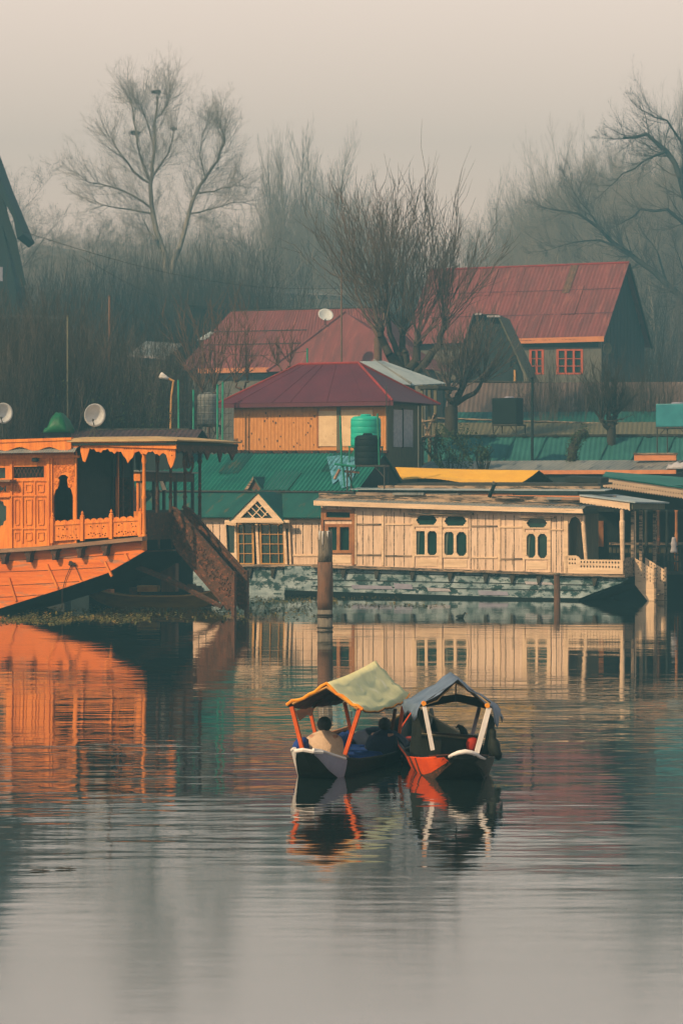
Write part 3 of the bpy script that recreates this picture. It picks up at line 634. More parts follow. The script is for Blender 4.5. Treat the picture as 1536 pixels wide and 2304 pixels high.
for (a, b) in ((29, 47), (53, 75), (81, 102)):
    for (c, d) in ((1085, 1111), (1119, 1185), (1193, 1220)):
        i_ = 3.2
        mb = MB(); F.poly(mb, [(a + i_, c + i_ + 2), (a + i_ + 3, c + i_), (b - i_ - 3, c + i_), (b - i_, c + i_ + 2), (b - i_, d - i_ - 2), (b - i_ - 3, d - i_), (a + i_ + 3, d - i_), (a + i_, d - i_ - 2)], .068, .1, [[(a + i_ + 2, c + i_ + 3), (b - i_ - 2, c + i_ + 3), (b - i_ - 2, d - i_ - 3), (a + i_ + 2, d - i_ - 3)]]); mb.build('raised_panel', 'orange', t)
mb = MB(); F.box(mb, -120, 1079, 22, 1084, -.35, .1); mb.build('window_hood', 'ledge', t)
mb = MB(); q = F.L(78, 1034, -.1); mb.lathe([(.05, -.08), (.13, -.06), (.12, .04), (.05, .07)], (q.x, -.06, q.z), 12); mb.build('wall_lamp', 'dark', t)
# carved relief round the arch
rel = MB()
for k in range(120):
    x = prng.uniform(121, 165); y = prng.uniform(1036, 1098)
    if 129 < x < 155 and y > 1062: continue
    if (x < 124 or x > 161) and y > 1090: continue
    q = F.L(x, y, .09); r_ = prng.uniform(.03, .06); a0 = prng.uniform(0, 6.28)
    rel.tube([(q.x + r_ * math.cos(a0 + j), .088, q.z + r_ * math.sin(a0 + j)) for j in range(5)], .012, 4)
rel.build('carved_relief', 'orange', t)
# cabin end wall and room behind, their shade put into the dark colour
xa = F.L(170, 1100, .1).x; z0 = F.L(170, 1222, .1).z; z1 = F.L(170, 1014, .1).z
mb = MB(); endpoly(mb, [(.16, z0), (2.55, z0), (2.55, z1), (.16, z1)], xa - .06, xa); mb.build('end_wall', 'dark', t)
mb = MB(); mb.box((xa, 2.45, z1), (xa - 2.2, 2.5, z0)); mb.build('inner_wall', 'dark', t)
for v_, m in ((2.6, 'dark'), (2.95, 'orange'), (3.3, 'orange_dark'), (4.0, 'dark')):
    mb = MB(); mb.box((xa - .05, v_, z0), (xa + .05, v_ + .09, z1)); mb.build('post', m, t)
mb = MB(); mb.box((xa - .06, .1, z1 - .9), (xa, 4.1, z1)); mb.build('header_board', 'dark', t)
# veranda railing: three fretwork panels
rx = [(118, 185), (185, 250), (250, 318)]
def rail_top(px): return 1172 - (px - 118) * .060
for (a, b) in rx:
    a2, b2 = a + 4, b - 3
    ytl, ytr = rail_top(a2) + 6, rail_top(b2) + 6
    ybl, ybr = 1218 - (a2 - 118) * .07, 1218 - (b2 - 118) * .07
    sc2 = []
    for i in range(4):
        s = (b2 - a2) / 4; x = a2 + i * s; y = rail_top(x) + 4
        sc2 += [(x, y + 1), (x + s * .15, y - 3), (x + s * .5, y - 5), (x + s * .85, y - 3)]
    hs = []
    tries = 0
    while len(hs) < 16 and tries < 900:
        tries += 1
        x = prng.uniform(a2 + 8, b2 - 8); tt_ = (x - a2) / (b2 - a2); arc = 1196 - (a2 - 118) * .065 - 8 * math.sin(tt_ * math.pi) if len(hs) < 5 else 1207 - (a2 - 118) * .065
        y = arc + prng.uniform(-3, 4); r_ = prng.uniform(1.5, 2.4)
        if any((x - q[0]) ** 2 + (y - q[1]) ** 2 < (r_ + q[2] + .8) ** 2 for q in hs): continue
        hs.append((x, y, r_))
    holes = [[(x + r_ * math.cos(k * 1.047 + x) * (1 + .5 * (k % 2)), y + r_ * math.sin(k * 1.047 + x) * (1 + .5 * (k % 2))) for k in range(6)] for x, y, r_ in [(x, y, r_ * .75) for x, y, r_ in hs]]
    mb = MB(); F.poly(mb, sc2 + [(b2, ytr), (b2, ybr), (a2, ybl)], .0, .05, holes); p_ = mb.build('railing_panel', 'orange', t)
    mb = MB(); F.poly(mb, [(a2, ytl + 2), (b2, ytr + 2), (b2, ytr + 5), (a2, ytl + 5)], -.03, 0); mb.build('rail_moulding', 'orange', p_)
for px in (118, 185, 250, 316):
    y = rail_top(px); q = F.L(px, y - 8, -.01); z = F.L(px, 1222 - (px - 118) * .07, -.01).z
    mb = MB(); mb.box((q.x - .06, -.07, q.z - .05), (q.x + .06, .07, z)); mb.lathe([(.07, -.05), (.075, 0), (.03, .03), (.05, .08), (.01, .16)], (q.x, 0, q.z), 10); mb.build('railing_post', 'orange', t)
# columns
def column(F, t, p, zb_, zt2, m, r_=.065):
    h = zt2 - zb_; mb = MB(); mb.lathe([(r_ * 1.3, 0), (r_ * 1.3, .5), (r_ * .8, .54), (r_ * 1.2, .62), (r_, .7), (r_ * .8, h * .5), (r_ * 1.15, h * .52), (r_ * .8, h * .54), (r_ * .75, h * .85), (r_ * 1.2, h * .88), (r_ * .9, h * .92), (r_ * 1.2, h)], (p[0], p[1], zb_), 10)
    return mb.build('column', m, t, True)
zc0 = F.L(325, 1236, .02).z; zc1 = F.L(325, 1010, .02).z
column(F, t, F.L(324, 1200, .02), zc0, zc1, 'orange', .075)
mb = MB(); mb.box((.0, 1.85, zc0 - .1), (-.05, .07, zc0 + 1.25)); mb.build('end_panel', 'orange_dark', t)
for v in (.9, 1.85, 2.9, 4.0):
    column(F, t, (-.05, v), zc0, zc1, 'orange_dark', .07)
mb = MB(); mb.box((-.0, 2.9, zc0 - .1), (-.05, 4.05, zc0 + 1.15)); mb.build('end_panel', 'orange_dark', t)
a = F.L(172, 1222, .1); mb = MB(); mb.box((a.x - .5, .12, zc0 + .02), (0, 4.05, zc0 - .1)); mb.build('deck', 'ledge', t)
mb = MB(); mb.box((xa, 4.0, zc0), (0, 4.05, zc0 + .9)); mb.build('railing_panel', 'orange_dark', t)
for px in (175, 262):
    pass
column(F, t, (F.L(262, 1100, 4.0).x, 4.0), zc0, zc1, 'orange_dark', .06); column(F, t, (F.L(295, 1100, 4.0).x - 1.4, 4.0), zc0, zc1, 'orange_dark', .06)
# canopy with hanging fretwork
def fret(F, t, pts_top, depth_fn, v, m, x0, x1, tl, tr, seed, name='fretwork_valance'):
    r_ = random.Random(seed); n_ = int((x1 - x0) / 5); low = []
    for i in range(n_ + 1):
        x = x0 + (x1 - x0) * i / n_; s = (x - x0) / (x1 - x0); top = tl + (tr - tl) * s
        low.append((x, top + depth_fn(s) + (3.5 if i % 2 else 0)))
    hs = []
    for i in range(n_ * 2):
        x = x0 + (x1 - x0) * (int(i / 2) + .5) / n_; s = (x - x0) / (x1 - x0); top = tl + (tr - tl) * s; dd = depth_fn(s)
        dd = min(depth_fn(max(0, min(1, s + q / (x1 - x0)))) for q in (-6, -3, 0, 3, 6)) - 1.5
        if dd > 13 and i % 2 == 0: hs.append([(x + 1.5 * math.cos(k * 1.57), top + 7 + 2.2 * math.sin(k * 1.57)) for k in range(4)])
        if dd > 24 and i % 2: hs.append([(x + 1.6 * math.cos(k * 1.57), top + 17 + 2.2 * math.sin(k * 1.57)) for k in range(4)])
        if dd > 36 and i % 2 == 0: hs.append([(x + 1.4 * math.cos(k * 1.57), top + 27 + 2.2 * math.sin(k * 1.57)) for k in range(4)])
    mb = MB()
    for i in range(n_):      # one narrow board per lobe, side by side, so each keeps its cut-outs
        (xa_, ya_), (xb_, yb_) = low[i], low[i + 1]; ta = tl + (tr - tl) * (xa_ - x0) / (x1 - x0); tb = tl + (tr - tl) * (xb_ - x0) / (x1 - x0)
        hh = [h for h in hs if min(q[0] for q in h) > xa_ + .3 and max(q[0] for q in h) < xb_ - .3 and max(q[1] for q in h) < min(ya_, yb_) - 1]
        F.poly(mb, [(xa_, ta), (xb_, tb), (xb_, yb_), (xa_, ya_)], v, v + .05, hh)
    return mb.build(name, m, t)
def dep1(s):
    d = 12 + 4 * math.sin(s * 40)
    for c, wd, h in ((.04, .05, 30), (.50, .10, 20), (.95, .06, 34)): d += h * max(0, 1 - abs(s - c) / wd)
    return d
fret(F, t, None, dep1, -.18, 'orange', 181, 394, 998, 1008, 1)
mb = MB(); F.poly(mb, [(157, 989), (396, 995), (396, 1010), (181, 1002), (157, 1014)], -.25, -.19); mb.build('canopy_fascia', 'orange', t)
c0 = F.L(157, 987, -.25); c1 = F.L(396, 991, -.25); zr_ = c1.z
xf = c1.x
mb = MB(); mb.box((c0.x, -.3, c1.z - .06), (xf + .03, 4.3, c1.z - .14)); mb.build('canopy_ceiling', 'dark', t)
mb = MB(); mb.loft([[(c0.x - .05, -.36, zr_ - .02), (xf + .1, -.36, zr_ - .02), (xf + .1, 4.4, zr_ - .02), (c0.x - .05, 4.4, zr_ - .02)],
                    [(c0.x - .05, -.36, zr_ + .09), (xf + .1, -.36, zr_ + .03), (xf + .1, 4.4, zr_ + .03), (c0.x - .05, 4.4, zr_ + .09)],
                    [(c0.x + .1, .6, zr_ + .17), (xf - 1.2, .6, zr_ + .17), (xf - 1.2, 3.5, zr_ + .17), (c0.x + .1, 3.5, zr_ + .17)]], True); mb.build('canopy_roof', 'tanroof', t)
# valance on the bow end of the canopy, end's shade put into its colour
rr = random.Random(8); pts = [(-.2, zr_ - .05)]; k = 24
for i in range(k + 1):
    v = -.2 + 4.5 * i / k; dd = .28 + (.08 if i % 2 else 0) + (.30 if i in (12, 17, 22) else 0) + (.35 if i in (5,) else 0)
    pts.append((v, zr_ - .05 - dd))
pts.append((4.3, zr_ - .05))
mb = MB(); endpoly(mb, pts, xf - .06, xf); mb.build('fretwork_valance', 'orange_dark', t)
mb = MB(); q = Vector((xf - .12, .85, zr_ - .75)); mb.tube([q + Vector((0, .33 * math.cos(a), .36 * math.sin(a))) for a in [i * math.pi / 6 for i in range(13)]], .05, 6); mb.tube([q + Vector((0, .14 * math.cos(a), .16 * math.sin(a))) for a in [i * math.pi / 5 for i in range(11)]], .04, 6); mb.build('carved_roundel', 'orange_dark', t)
for vpx in (2.9,):
    mb = MB(); mb.plate([(F.L(303, 1030, 3.9).x, zr_ - .2), (F.L(320, 1030, 3.9).x, zr_ - .2), (F.L(314, 1030, 3.9).x, zr_ - 1.0), (F.L(306, 1030, 3.9).x, zr_ - .9)], [], 3.9, 3.95); mb.build('carved_pendant', 'dark', t)
# main roof edge left of the canopy: boards with wavy lower edge and tin awning
wav = [(160 - i * 10, 1010 + 4.5 * math.sin(i * .95)) for i in range(0, 47)]
mb = MB(); F.poly(mb, [(-300, 1000), (0, 991), (160, 987)] + wav, -.34, -.28); mb.build('roof_board', 'orange', t)
mb = MB(); F.poly(mb, [(-300, 993), (0, 989), (160, 984), (160, 990), (0, 996), (-300, 1000)], -.38, -.2); mb.build('roof_edge', 'orange', t)
a, b = F.L(-300, 1024, -.42), F.L(168, 1017, -.42)
mb = MB(); mb.corr(a, b, (b.x, -.12, b.z + .28), (a.x, -.12, a.z + .28), .1, .012); mb.build('tin_awning', 'greytin', t)
mb = MB(); z_ = F.L(0, 992, -.2).z; mb.slab((a.x, -.2, z_), (c0.x, -.2, z_), (c0.x, 4.2, z_), (a.x, 4.2, z_), .1); mb.build('roof', 'tanroof', t)
mb = MB(); mb.box((a.x, 3.95, zc0), (xa, 4.0, z_ - .1)); mb.build('wall', 'orange_dark', t)
# bow stairs
def lpx(pts, v): return [F.pz(x, y, v) for x, y in pts]
S1, S2 = 1.9, 2.85
near = [(383, 1143), (398, 1150), (455, 1214), (524, 1292), (525, 1379), (515, 1372), (455, 1300), (400, 1238), (384, 1205)]
mb = MB(); mb.plate(lpx(near, S1), [], S1, S1 + .08); sA = mb.build('stair_side', 'stairwood', t)
base = [F.L(x, y, S1) for x, y in near]
mb = MB(); mb.plate([(q.x, q.z) for q in base], [], S2, S2 + .08); mb.build('stair_side', 'stairwood', t)
for v_ in (S1, S2):   # hand rail strip and foot rail strip
    mb = MB(); A, B_ = base[0], base[3]; mb.tube([(A.x, v_ - .02, A.z + .04), (base[1].x, v_ - .02, base[1].z + .05), (B_.x, v_ - .02, B_.z + .03)], .07, 6); mb.build('hand_rail', 'orange_dark', t)
    mb = MB(); mb.tube([(base[8].x, v_ - .02, base[8].z), (base[7].x, v_ - .02, base[7].z), (base[5].x, v_ - .02, base[5].z)], .055, 6); mb.build('foot_rail', 'stairwood', t)
    mb = MB(); mb.box((base[3].x - .04, v_ - .05, base[3].z + .1), (base[3].x + .08, v_ + .12, -.1)); mb.build('newel_post', 'stairwood', t)
# carved scrolls on the near stair side
rel = MB()
for k in range(90):
    s = prng.random(); w_ = prng.uniform(.25, .75)
    A = base[1].lerp(base[3], s); B_ = base[7].lerp(base[5], s); q = A.lerp(B_, w_); th = prng.uniform(0, 6.28); rad = prng.uniform(.03, .07)
    rel.tube([(q.x + rad * math.cos(th + j * .8), S1 - .015, q.z + rad * math.sin(th + j * .8)) for j in range(5)], .016, 4)
rel.build('carved_scrolls', 'orange_dark', sA)
for i in range(10):
    s = (i + .5) / 10; A = base[7].lerp(base[5], s); mb = MB(); mb.box((A.x - .02, S1 + .08, A.z + .12), (A.x + .24, S2, A.z + .08)); mb.build('tread', 'orange_dark', t)
# strut and chain under the bow
mb = MB(); mb.tube([F.L(290, 1268, 1.6), F.L(385, 1306, 1.7), F.L(500, 1366, 1.8)], [.10, .12, .09], 6); mb.build('strut', 'orange_dark', t)
mb = MB()
pp = F.L(163, 1266, -.05)
mb.tube([pp, F.L(148, 1300, -.05), F.L(140, 1330, -.05), F.L(140, 1368, .0)], .014, 5); mb.tube([pp, F.L(172, 1280, -.05), F.L(183, 1306, -.05)], .012, 5)
for k in range(5): mb.tube([pp + Vector((rr.uniform(-.15, .15), -.02, rr.uniform(-.12, .06))) for _ in range(4)], .025, 5)
mb.build('mooring_rope', 'rope', t)
FA1 = F

# ================================================================ HUT WITH MAROON ROOF
def cyl(mb, a, b, r, n=6): return mb.tube([a, b], r, n)
F = Face(868, 120, 25)
t = F.root('hut', 'knotty pine hut with hipped maroon roof standing above the green corrugated roof', 'hut')
z0 = F.L(868, 1016, 0).z
fo = [[(717, 925), (756, 925), (756, 1003), (717, 1003)], [(769, 925), (783, 925), (783, 1003), (769, 1003)]]
mb = MB(); F.poly(mb, [(526, 900), (868, 900), (868, 1017), (526, 1012)], 0, .08); mb.build('front_wall', 'bamboo', t)
for i in range(43):
    px = 529 + i * 7.9
    if 714 < px < 762: continue
    mb = MB(); F.box(mb, px, 912, px + 1.4, 1014, -.014, 0); mb.build('cover_strip', 'bamboo', t)
kg = random.Random(17); kn = MB()
for i in range(30):
    x, y = kg.uniform(532, 708), kg.uniform(925, 1008); q = F.L(x, y, -.012); r_ = kg.uniform(.03, .055)
    kn.plate([(q.x + r_ * .8 * math.cos(a * .785), q.z + r_ * 1.2 * math.sin(a * .785)) for a in range(8)], [], -.018, -.004)
kn.build('knots', 'rust', t)
strip(F, t, 'panel', 'palepanel', 716, 924, 757, 1004, -.05, 0); strip(F, t, 'panel', 'palepanel', 767, 922, 838, 1004, -.05, 0)
strip(F, t, 'post', 'greyboard', 757, 905, 765, 1018, -.07, 0); strip(F, t, 'post', 'brownframe', 713, 918, 716.5, 1006, -.06, 0)
strip(F, t, 'sill_beam', 'orange_dark', 520, 1013, 870, 1019, -.2, .05)
strip(F, t, 'wall_plate', 'darkwood', 526, 905, 868, 915, -.06, 0)
for px in (548, 600, 634, 655, 705, 742, 800):
    strip(F, t, 'beam_end', 'dark', px, 1015, px + 10, 1022, -.32, -.2)
zz0 = F.L(868, 905, 0).z
mb = MB(); mb.box((-.08, 0.08, -.2), (0, 3.6, zz0)); mb.build('side_wall', 'greyboard', t)  # shade of the side away from the sun put into its darker colour
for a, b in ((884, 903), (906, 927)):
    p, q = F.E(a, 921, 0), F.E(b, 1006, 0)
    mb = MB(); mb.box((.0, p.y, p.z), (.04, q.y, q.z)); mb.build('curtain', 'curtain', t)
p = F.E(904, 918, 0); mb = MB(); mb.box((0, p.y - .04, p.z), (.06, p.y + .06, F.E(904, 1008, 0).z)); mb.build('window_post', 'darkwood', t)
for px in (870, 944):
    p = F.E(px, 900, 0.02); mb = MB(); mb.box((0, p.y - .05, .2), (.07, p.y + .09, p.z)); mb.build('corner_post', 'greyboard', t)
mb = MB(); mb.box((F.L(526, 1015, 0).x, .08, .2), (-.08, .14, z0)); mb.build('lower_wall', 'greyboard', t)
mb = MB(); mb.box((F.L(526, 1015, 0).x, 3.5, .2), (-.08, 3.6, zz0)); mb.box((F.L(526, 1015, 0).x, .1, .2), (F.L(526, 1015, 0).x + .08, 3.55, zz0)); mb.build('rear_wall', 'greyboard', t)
A, B_, C_ = F.L(489, 908, -.55), F.L(883, 913, -.55), F.E(990, 913, F.L(883, 913, -.55).x)
zb_ = A.z; B_.z = zb_; D_ = Vector((A.x, C_.y, zb_)); C_.z = zb_
ym = (B_.y + C_.y) / 2
R1, R2 = F.L(672, 820, ym), F.L(806, 820, ym); R2.z = R1.z
mb = MB(); mb.slab(A, B_, R2, R1, .05); mb.slab(C_, D_, R1, R2, .05); mb.tri(B_, C_, R2, .05); mb.tri(D_, A, R1, .05); rf = mb.build('roof', 'maroon', t)
def cap(F, t, name, m, a, b, r=.05, parent=None):
    mb = MB(); up = Vector((0, 0, r * .4)); mb.tube([Vector(a) + up, Vector(b) + up], r, 6); return mb.build(name, m, parent or t)
cap(F, t, 'hip_cap', 'maroontrim', B_, R2, .06, rf); cap(F, t, 'hip_cap', 'maroontrim', A, R1, .05, rf); cap(F, t, 'ridge_cap', 'maroontrim', R1, R2, .06, rf); cap(F, t, 'hip_cap', 'maroontrim', C_, R2, .05, rf)
for k in (1, 3, 4, 6, 8):
    s = k / 9.5; bq = A.lerp(B_, s); 
    tq = R1.lerp(R2, s) if True else None
    cap(F, t, 'roof_seam', 'maroon', bq, bq.lerp(tq, .98), .014, rf)
mb = MB(); F.box(mb, 489, 909, 884, 912, -.54, -.50); mb.build('eave_board', 'maroon', t)
mb = MB(); q = F.L(869, 1000, -.7); cyl(mb, (q.x, -.7, q.z - .2), (q.x, -.7, F.L(869, 866, -.7).z), .022); o = mb.build('aerial_pole', 'steel', t)
# tin shelter behind the hut
F = Face(975, 126, 25)
t = F.root('lookout_shelter', 'small open shelter with pale tin roof on posts behind the maroon roof', 'shelter')
a, b, c, d = F.L(808, 812, 0), F.L(840, 812, 1.5), F.L(925, 864, 1.5), F.L(906, 864, 0)
mb = MB(); mb.corr(F.L(906, 864, 0), F.L(925, 866, 1.4), F.L(846, 812, 1.4), F.L(808, 813, 0), .15, .015); mb.build('roof', 'bluetin', t)
mb = MB(); mb.slab(F.L(925, 866, 1.4), F.L(1003, 862, 3.2), F.L(862, 811, 2.6), F.L(840, 812, 1.4), .05); mb.build('roof', 'bluetin', t)
cap(F, t, 'ridge_cap', 'greytin', F.L(925, 864, 1.4), F.L(840, 811, 1.4), .07)
zg = 6.6
for x, v in ((948, .3), (978, .3), (965, 2.2), (900, .3)):
    p = F.L(x, 866, v); mb = MB(); mb.box((p.x - .07, v, .5), (p.x + .07, v + .14, p.z)); mb.build('post', 'greyboard', t)
for (x0, y0, x1, y1) in ((948, 940, 978, 1010), (978, 930, 950, 1000), (948, 950, 980, 945), (948, 985, 980, 980)):
    mb = MB(); cyl(mb, F.L(x0, y0, .25), F.L(x1, y1, .25), .06); mb.build('brace', 'creamold', t)
mb = MB(); F.box(mb, 940, 868, 985, 874, .2, 2.6); mb.build('beam', 'darkwood', t)

# ================================================================ WATER TANKS
def tank(name, label, px, D, y0, y1, wpx, m, z_leg, legs='steel', lid=True, w_leg=None, group='rooftop water tanks', box=False, mleg=None):
    F = Face(px, D, 25 if box else 10)
    t = F.root(name, label, 'water tank', group); r = wpx / 2 / FP * D; zt = F.L(px, y0, 0).z; zb = F.L(px, y1, 0).z; h = zt - zb
    mb = MB()
    if box: mb.box((-r, 0, zb), (r, r * 1.4, zt))
    else:
        pr = [(r * .96, 0), (r, .04)]
        for k in range(4):
            z = .04 + (h * .84 - .04) * k / 4; dz = (h * .84 - .04) / 4
            pr += [(r, z + dz * .80), (r * .99, z + dz * .86), (r * .99, z + dz * .95), (r, z + dz)]
        pr += [(r * .97, h * .90), (r * .80, h * .97), (r * .4, h * .985)]
        mb.lathe(pr, (0, r, zb), 28)
    body = mb.build('tank_body', m, t, smooth=not box, bevel=.03 if box else 0)
    mb = MB(); mb.lathe([(r * .36, 0), (r * .38, .05), (r * .30, .09)], (0, r, zb + h * .975 + (0.02 if box else 0)), 16); mb.build('lid', m if not box else 'whitelilac', t)
    wl = w_leg or r
    if z_leg is not None:
        mb = MB(); mb.box((-wl, 0, zb), (wl, 2 * r, zb - .07)); mb.build('platform', mleg or legs, t)
        for sx in (-1, 1):
            for v in (.05, 2 * r - .05):
                mb = MB(); cyl(mb, (sx * wl * .93, v, zb - .07), (sx * wl * .93, v, z_leg), .035, 5); mb.build('leg', legs, t)
            mb = MB(); cyl(mb, (sx * wl * .93, .05, zb - .5), (sx * wl * .45, .05, zb - .07), .025, 5); mb.build('brace', legs, t)
    return F, t, r, zb
tank('water_tank', 'bright teal round water tank standing behind the black tank', 817, 113, 934, 1003, 69, 'tealtank', 5.4, 'greensteel')
Ft, tt_, r_, zb = tank('water_tank', 'black round water tank on a green steel stand in front of the teal tank', 822, 108, 977, 1046, 59, 'blacktank', 4.25, 'steel', w_leg=.82)
for x, ya, yb in ((765, 935, 1052), (849, 930, 1058)):
    mb = MB(); cyl(mb, Ft.L(x, ya, .3), Ft.L(x + 4, yb, .3), .045); mb.build('upright', 'greensteel', tt_)
mb = MB(); cyl(mb, Ft.L(752, 1044, 0), Ft.L(800, 1050, 0), .045); mb.build('rail', 'greensteel', tt_)
mb = MB(); cyl(mb, Ft.L(775, 1095, .1), Ft.L(771, 1045, .1), .04); cyl(mb, Ft.L(795, 1100, .8), Ft.L(779, 1052, .2), .03); mb.build('brace', 'greensteel', tt_)
mb = MB(); cyl(mb, Ft.L(752, 1078, .1), Ft.L(764, 1056, .1), .07); cyl(mb, Ft.L(770, 1060, .2), Ft.L(808, 1063, .2), .05); mb.build('loose_pipe', 'ledge', tt_)
tank('water_tank', 'dark square water tank on splayed rusty legs above the grey green roofs', 1134, 126, 895, 954, 60, 'blacktank', 7.0, 'darkwood', box=True)
tank('water_tank', 'blue green square water tank with pale top on stilts near the right edge', 1512, 124, 908, 960, 78, 'bluetank', 5.9, 'steel', box=True)
tank('water_tank', 'dull grey water tank inside a fence of green poles', 462, 128, 884, 955, 50, 'greytin', 7.0, 'darkwood')

# ================================================================ YELLOW TARP AND ROOFS BEHIND THE CREAM BOAT
F = Face(1165, 108, 25)
t = F.root('tarp_tent', 'long yellow tarpaulin ridge tent pitched on the roofs behind the cream boat', 'tarpaulin')
e0, e1 = F.L(905, 1079, 0), F.L(1165, 1090, 0); e0.z = F.L(905, 1078, 0).z
v_m, v_b = 1.55, 3.3
r0, r1 = F.L(889, 1051, v_m), F.L(1212, 1058, v_m)
mb = MB(); secs = []
for i in range(25):
    s = i / 24; a = e0.lerp(e1, s); b = r0.lerp(r1, s); sag = -.05 * math.sin(s * math.pi)
    if s < .5: a = a + Vector((0, 0, .10 * math.sin(s * 2 * math.pi) ))
    secs.append([a, a.lerp(b, .33) + Vector((0, 0, -.03 + sag * .5)), a.lerp(b, .66) + Vector((0, 0, -.02 + .01 * math.sin(i))), b + Vector((0, 0, sag * .4))])
mb.loft([s_ + [q + Vector((0, .0, -.02)) for q in reversed(s_)] for s_ in secs], True); mb.build('front_sheet', 'yellowtarp', t)
bk0, bk1 = Vector((r0.x, v_b, e0.z + .1)), F.L(1250, 1087, v_b)
mb = MB(); mb.slab(r0, r1, bk1, bk0, .02); mb.build('rear_sheet', 'greyboard', t)
mb = MB(); mb.tube([r0 - Vector((0, 0, .04)), r1 - Vector((0, 0, .04))], .03, 6); mb.build('ridge_pole', 'darkwood', t)
F = Face(1100, 105, 0)
t = F.root('stove_pipe', 'black pipe leaning above the roof boards in front of the yellow tarp', 'pipe')
mb = MB(); mb.tube([F.L(1100, 1119, 0), F.L(1112, 1090, 0)], .075, 10); mb.build('pipe_shaft', 'blacktank', t, True); mb = MB(); mb.tube([F.L(1111, 1091, 0), F.L(1114, 1085, 0)], .10, 10); mb.build('cowl', 'steel', t)

F = Face(1500, 118, 25)
t = F.root('houseboat', 'houseboat with long streaked grey tin roof and orange fascia behind the yellow tarp', 'houseboat', 'houseboats moored side by side')
a, b = F.L(930, 1056, 0), F.L(1498, 1058, 0); zt = F.L(1300, 1036, 2.0).z; a.z = b.z
mb = MB(); mb.corr(a, b, (b.x + .2, 2.0, zt), (a.x, 2.0, zt), .2, .02); mb.build('roof', 'greytin', t)
mb = MB(); mb.slab((a.x, 2.0, zt), (b.x + .2, 2.0, zt), (b.x, 4.2, b.z), (a.x, 4.2, b.z), .04); mb.build('rear_roof', 'greytin', t)
mb = MB(); F.box(mb, 960, 1059, 1520, 1066, -.02, .04); mb.build('fascia', 'peach', t)
mb = MB(); mb.box((a.x, .15, -.4), (b.x - .1, 4.0, b.z - .1)); mb.build('cabin', 'darkwall', t)
F = Face(1500, 114, 20)
o = None
t = F.root('covered_bundle', 'crumpled white sheet bundled on the grey tin roof near the right edge', 'bundle')
mb = MB(); secs = []
for i in range(12):
    x = F.L(1492, 1050, 0).x + i * .12; k = math.sin(i / 11 * math.pi) ** .5; z = F.L(1492, 1056, 0).z
    secs.append([(x, .5 + .5 * k * math.cos(a_), z + .02 + (.30 * k + .05 * math.sin(i * 2.1)) * max(0, math.sin(a_))) for a_ in [j * math.pi / 6 for j in range(12)]])
mb.loft(secs, True); mb.build('sheet', 'curtain', t, True)
F = Face(1430, 120, 15)
t = F.root('parapet', 'low orange brick parapet standing behind the grey tin roof', 'parapet')
mb = MB(); F.box(mb, 1426, 1021, 1520, 1036, 0, .3); mb.build('wall', 'peach', t); mb = MB(); F.box(mb, 1424, 1019, 1522, 1022, -.05, .35); mb.build('coping', 'creamold', t)

# green-roofed boat with scalloped fascia at the right edge
F = Face(1420, 109, -12)
t = F.root('houseboat', 'dark houseboat veranda under a green roof with a pale scalloped fascia at right edge', 'houseboat', 'houseboats moored side by side')
sc1 = [(1357, 1073), (1600, 1108), (1600, 1132)]
for i in range(41):
    x = 1598 - i * 6; sc1 += [(x, 1127.5 - i * .86), (x - 3, 1131 - i * .86)]
sc1 = sc1[:-2] + [(1357, 1095)]
hs = [[(1365 + i * 6 + 1.3 * math.cos(k * 1.57), 1087 + i * .87 + 2.8 * math.sin(k * 1.57)) for k in range(4)] for i in range(38)]
mb = MB(); F.poly(mb, sc1, 0, .05, hs); mb.build('scalloped_fascia', 'creamtrim', t)
p = [F.L(1355, 1071, -.05), F.L(1600, 1106, -.05), F.L(1600, 1078, 3.5), F.L(1362, 1061, 2.4)]
mb = MB(); mb.slab(*p, .05); mb.build('roof', 'greenroof', t)
zr = F.L(1460, 1110, .1).z
mb = MB(); F.box(mb, 1362, 1092, 1600, 1108, .2, .3); mb.build('beam', 'dark', t)
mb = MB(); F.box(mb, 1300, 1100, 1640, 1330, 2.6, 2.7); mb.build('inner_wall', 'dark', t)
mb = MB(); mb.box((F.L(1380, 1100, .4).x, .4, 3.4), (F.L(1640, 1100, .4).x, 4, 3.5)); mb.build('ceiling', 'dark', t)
mb = MB(); mb.box((F.L(1380, 1100, .4).x, .3, -.5), (F.L(1640, 1100, .4).x, 4.4, F.L(1460, 1290, .3).z)); mb.build('hull', 'tar', t)
mb = MB(); F.box(mb, 1400, 1286, 1640, 1292, .1, .4); mb.build('deck_ledge', 'darkwood', t)
for px, m in ((1481, 'orange_dark'), (1521, 'brownframe'), (1453, 'darkwood'), (1500, 'dark')):
    mb = MB(); p = F.L(px, 1240, .25); mb.lathe([(.09, 0), (.09, .8), (.06, .9), (.075, 1.6), (.06, 1.7), (.06, 2.5), (.09, 2.6)], (p.x, .25, F.L(px, 1290, .25).z), 8); mb.build('column', m, t, True)
strip(F, t, 'bench_back', 'creamold', 1372, 1221, 1640, 1226, .8, .9); strip(F, t, 'bench', 'greyboard', 1372, 1232, 1508, 1244, .9, 1.0)
for y in (1228, 1247, 1262): strip(F, t, 'rail', 'dark', 1372, y, 1640, y + 3, .10, .15)
for i in range(26):
    strip(F, t, 'baluster', 'darkwood' if i % 3 else 'dark', 1376 + i * 9, 1228, 1378 + i * 9, 1288, .11, .14)
strip(F, t, 'curtain', 'brownframe', 1345, 1172, 1357, 1230, 2.5, 2.58)
for px in (1395, 1430, 1445): strip(F, t, 'column', 'darkwall', px, 1120, px + 6, 1290, 2.45, 2.58)
F2 = F
o = MB(); secs = []
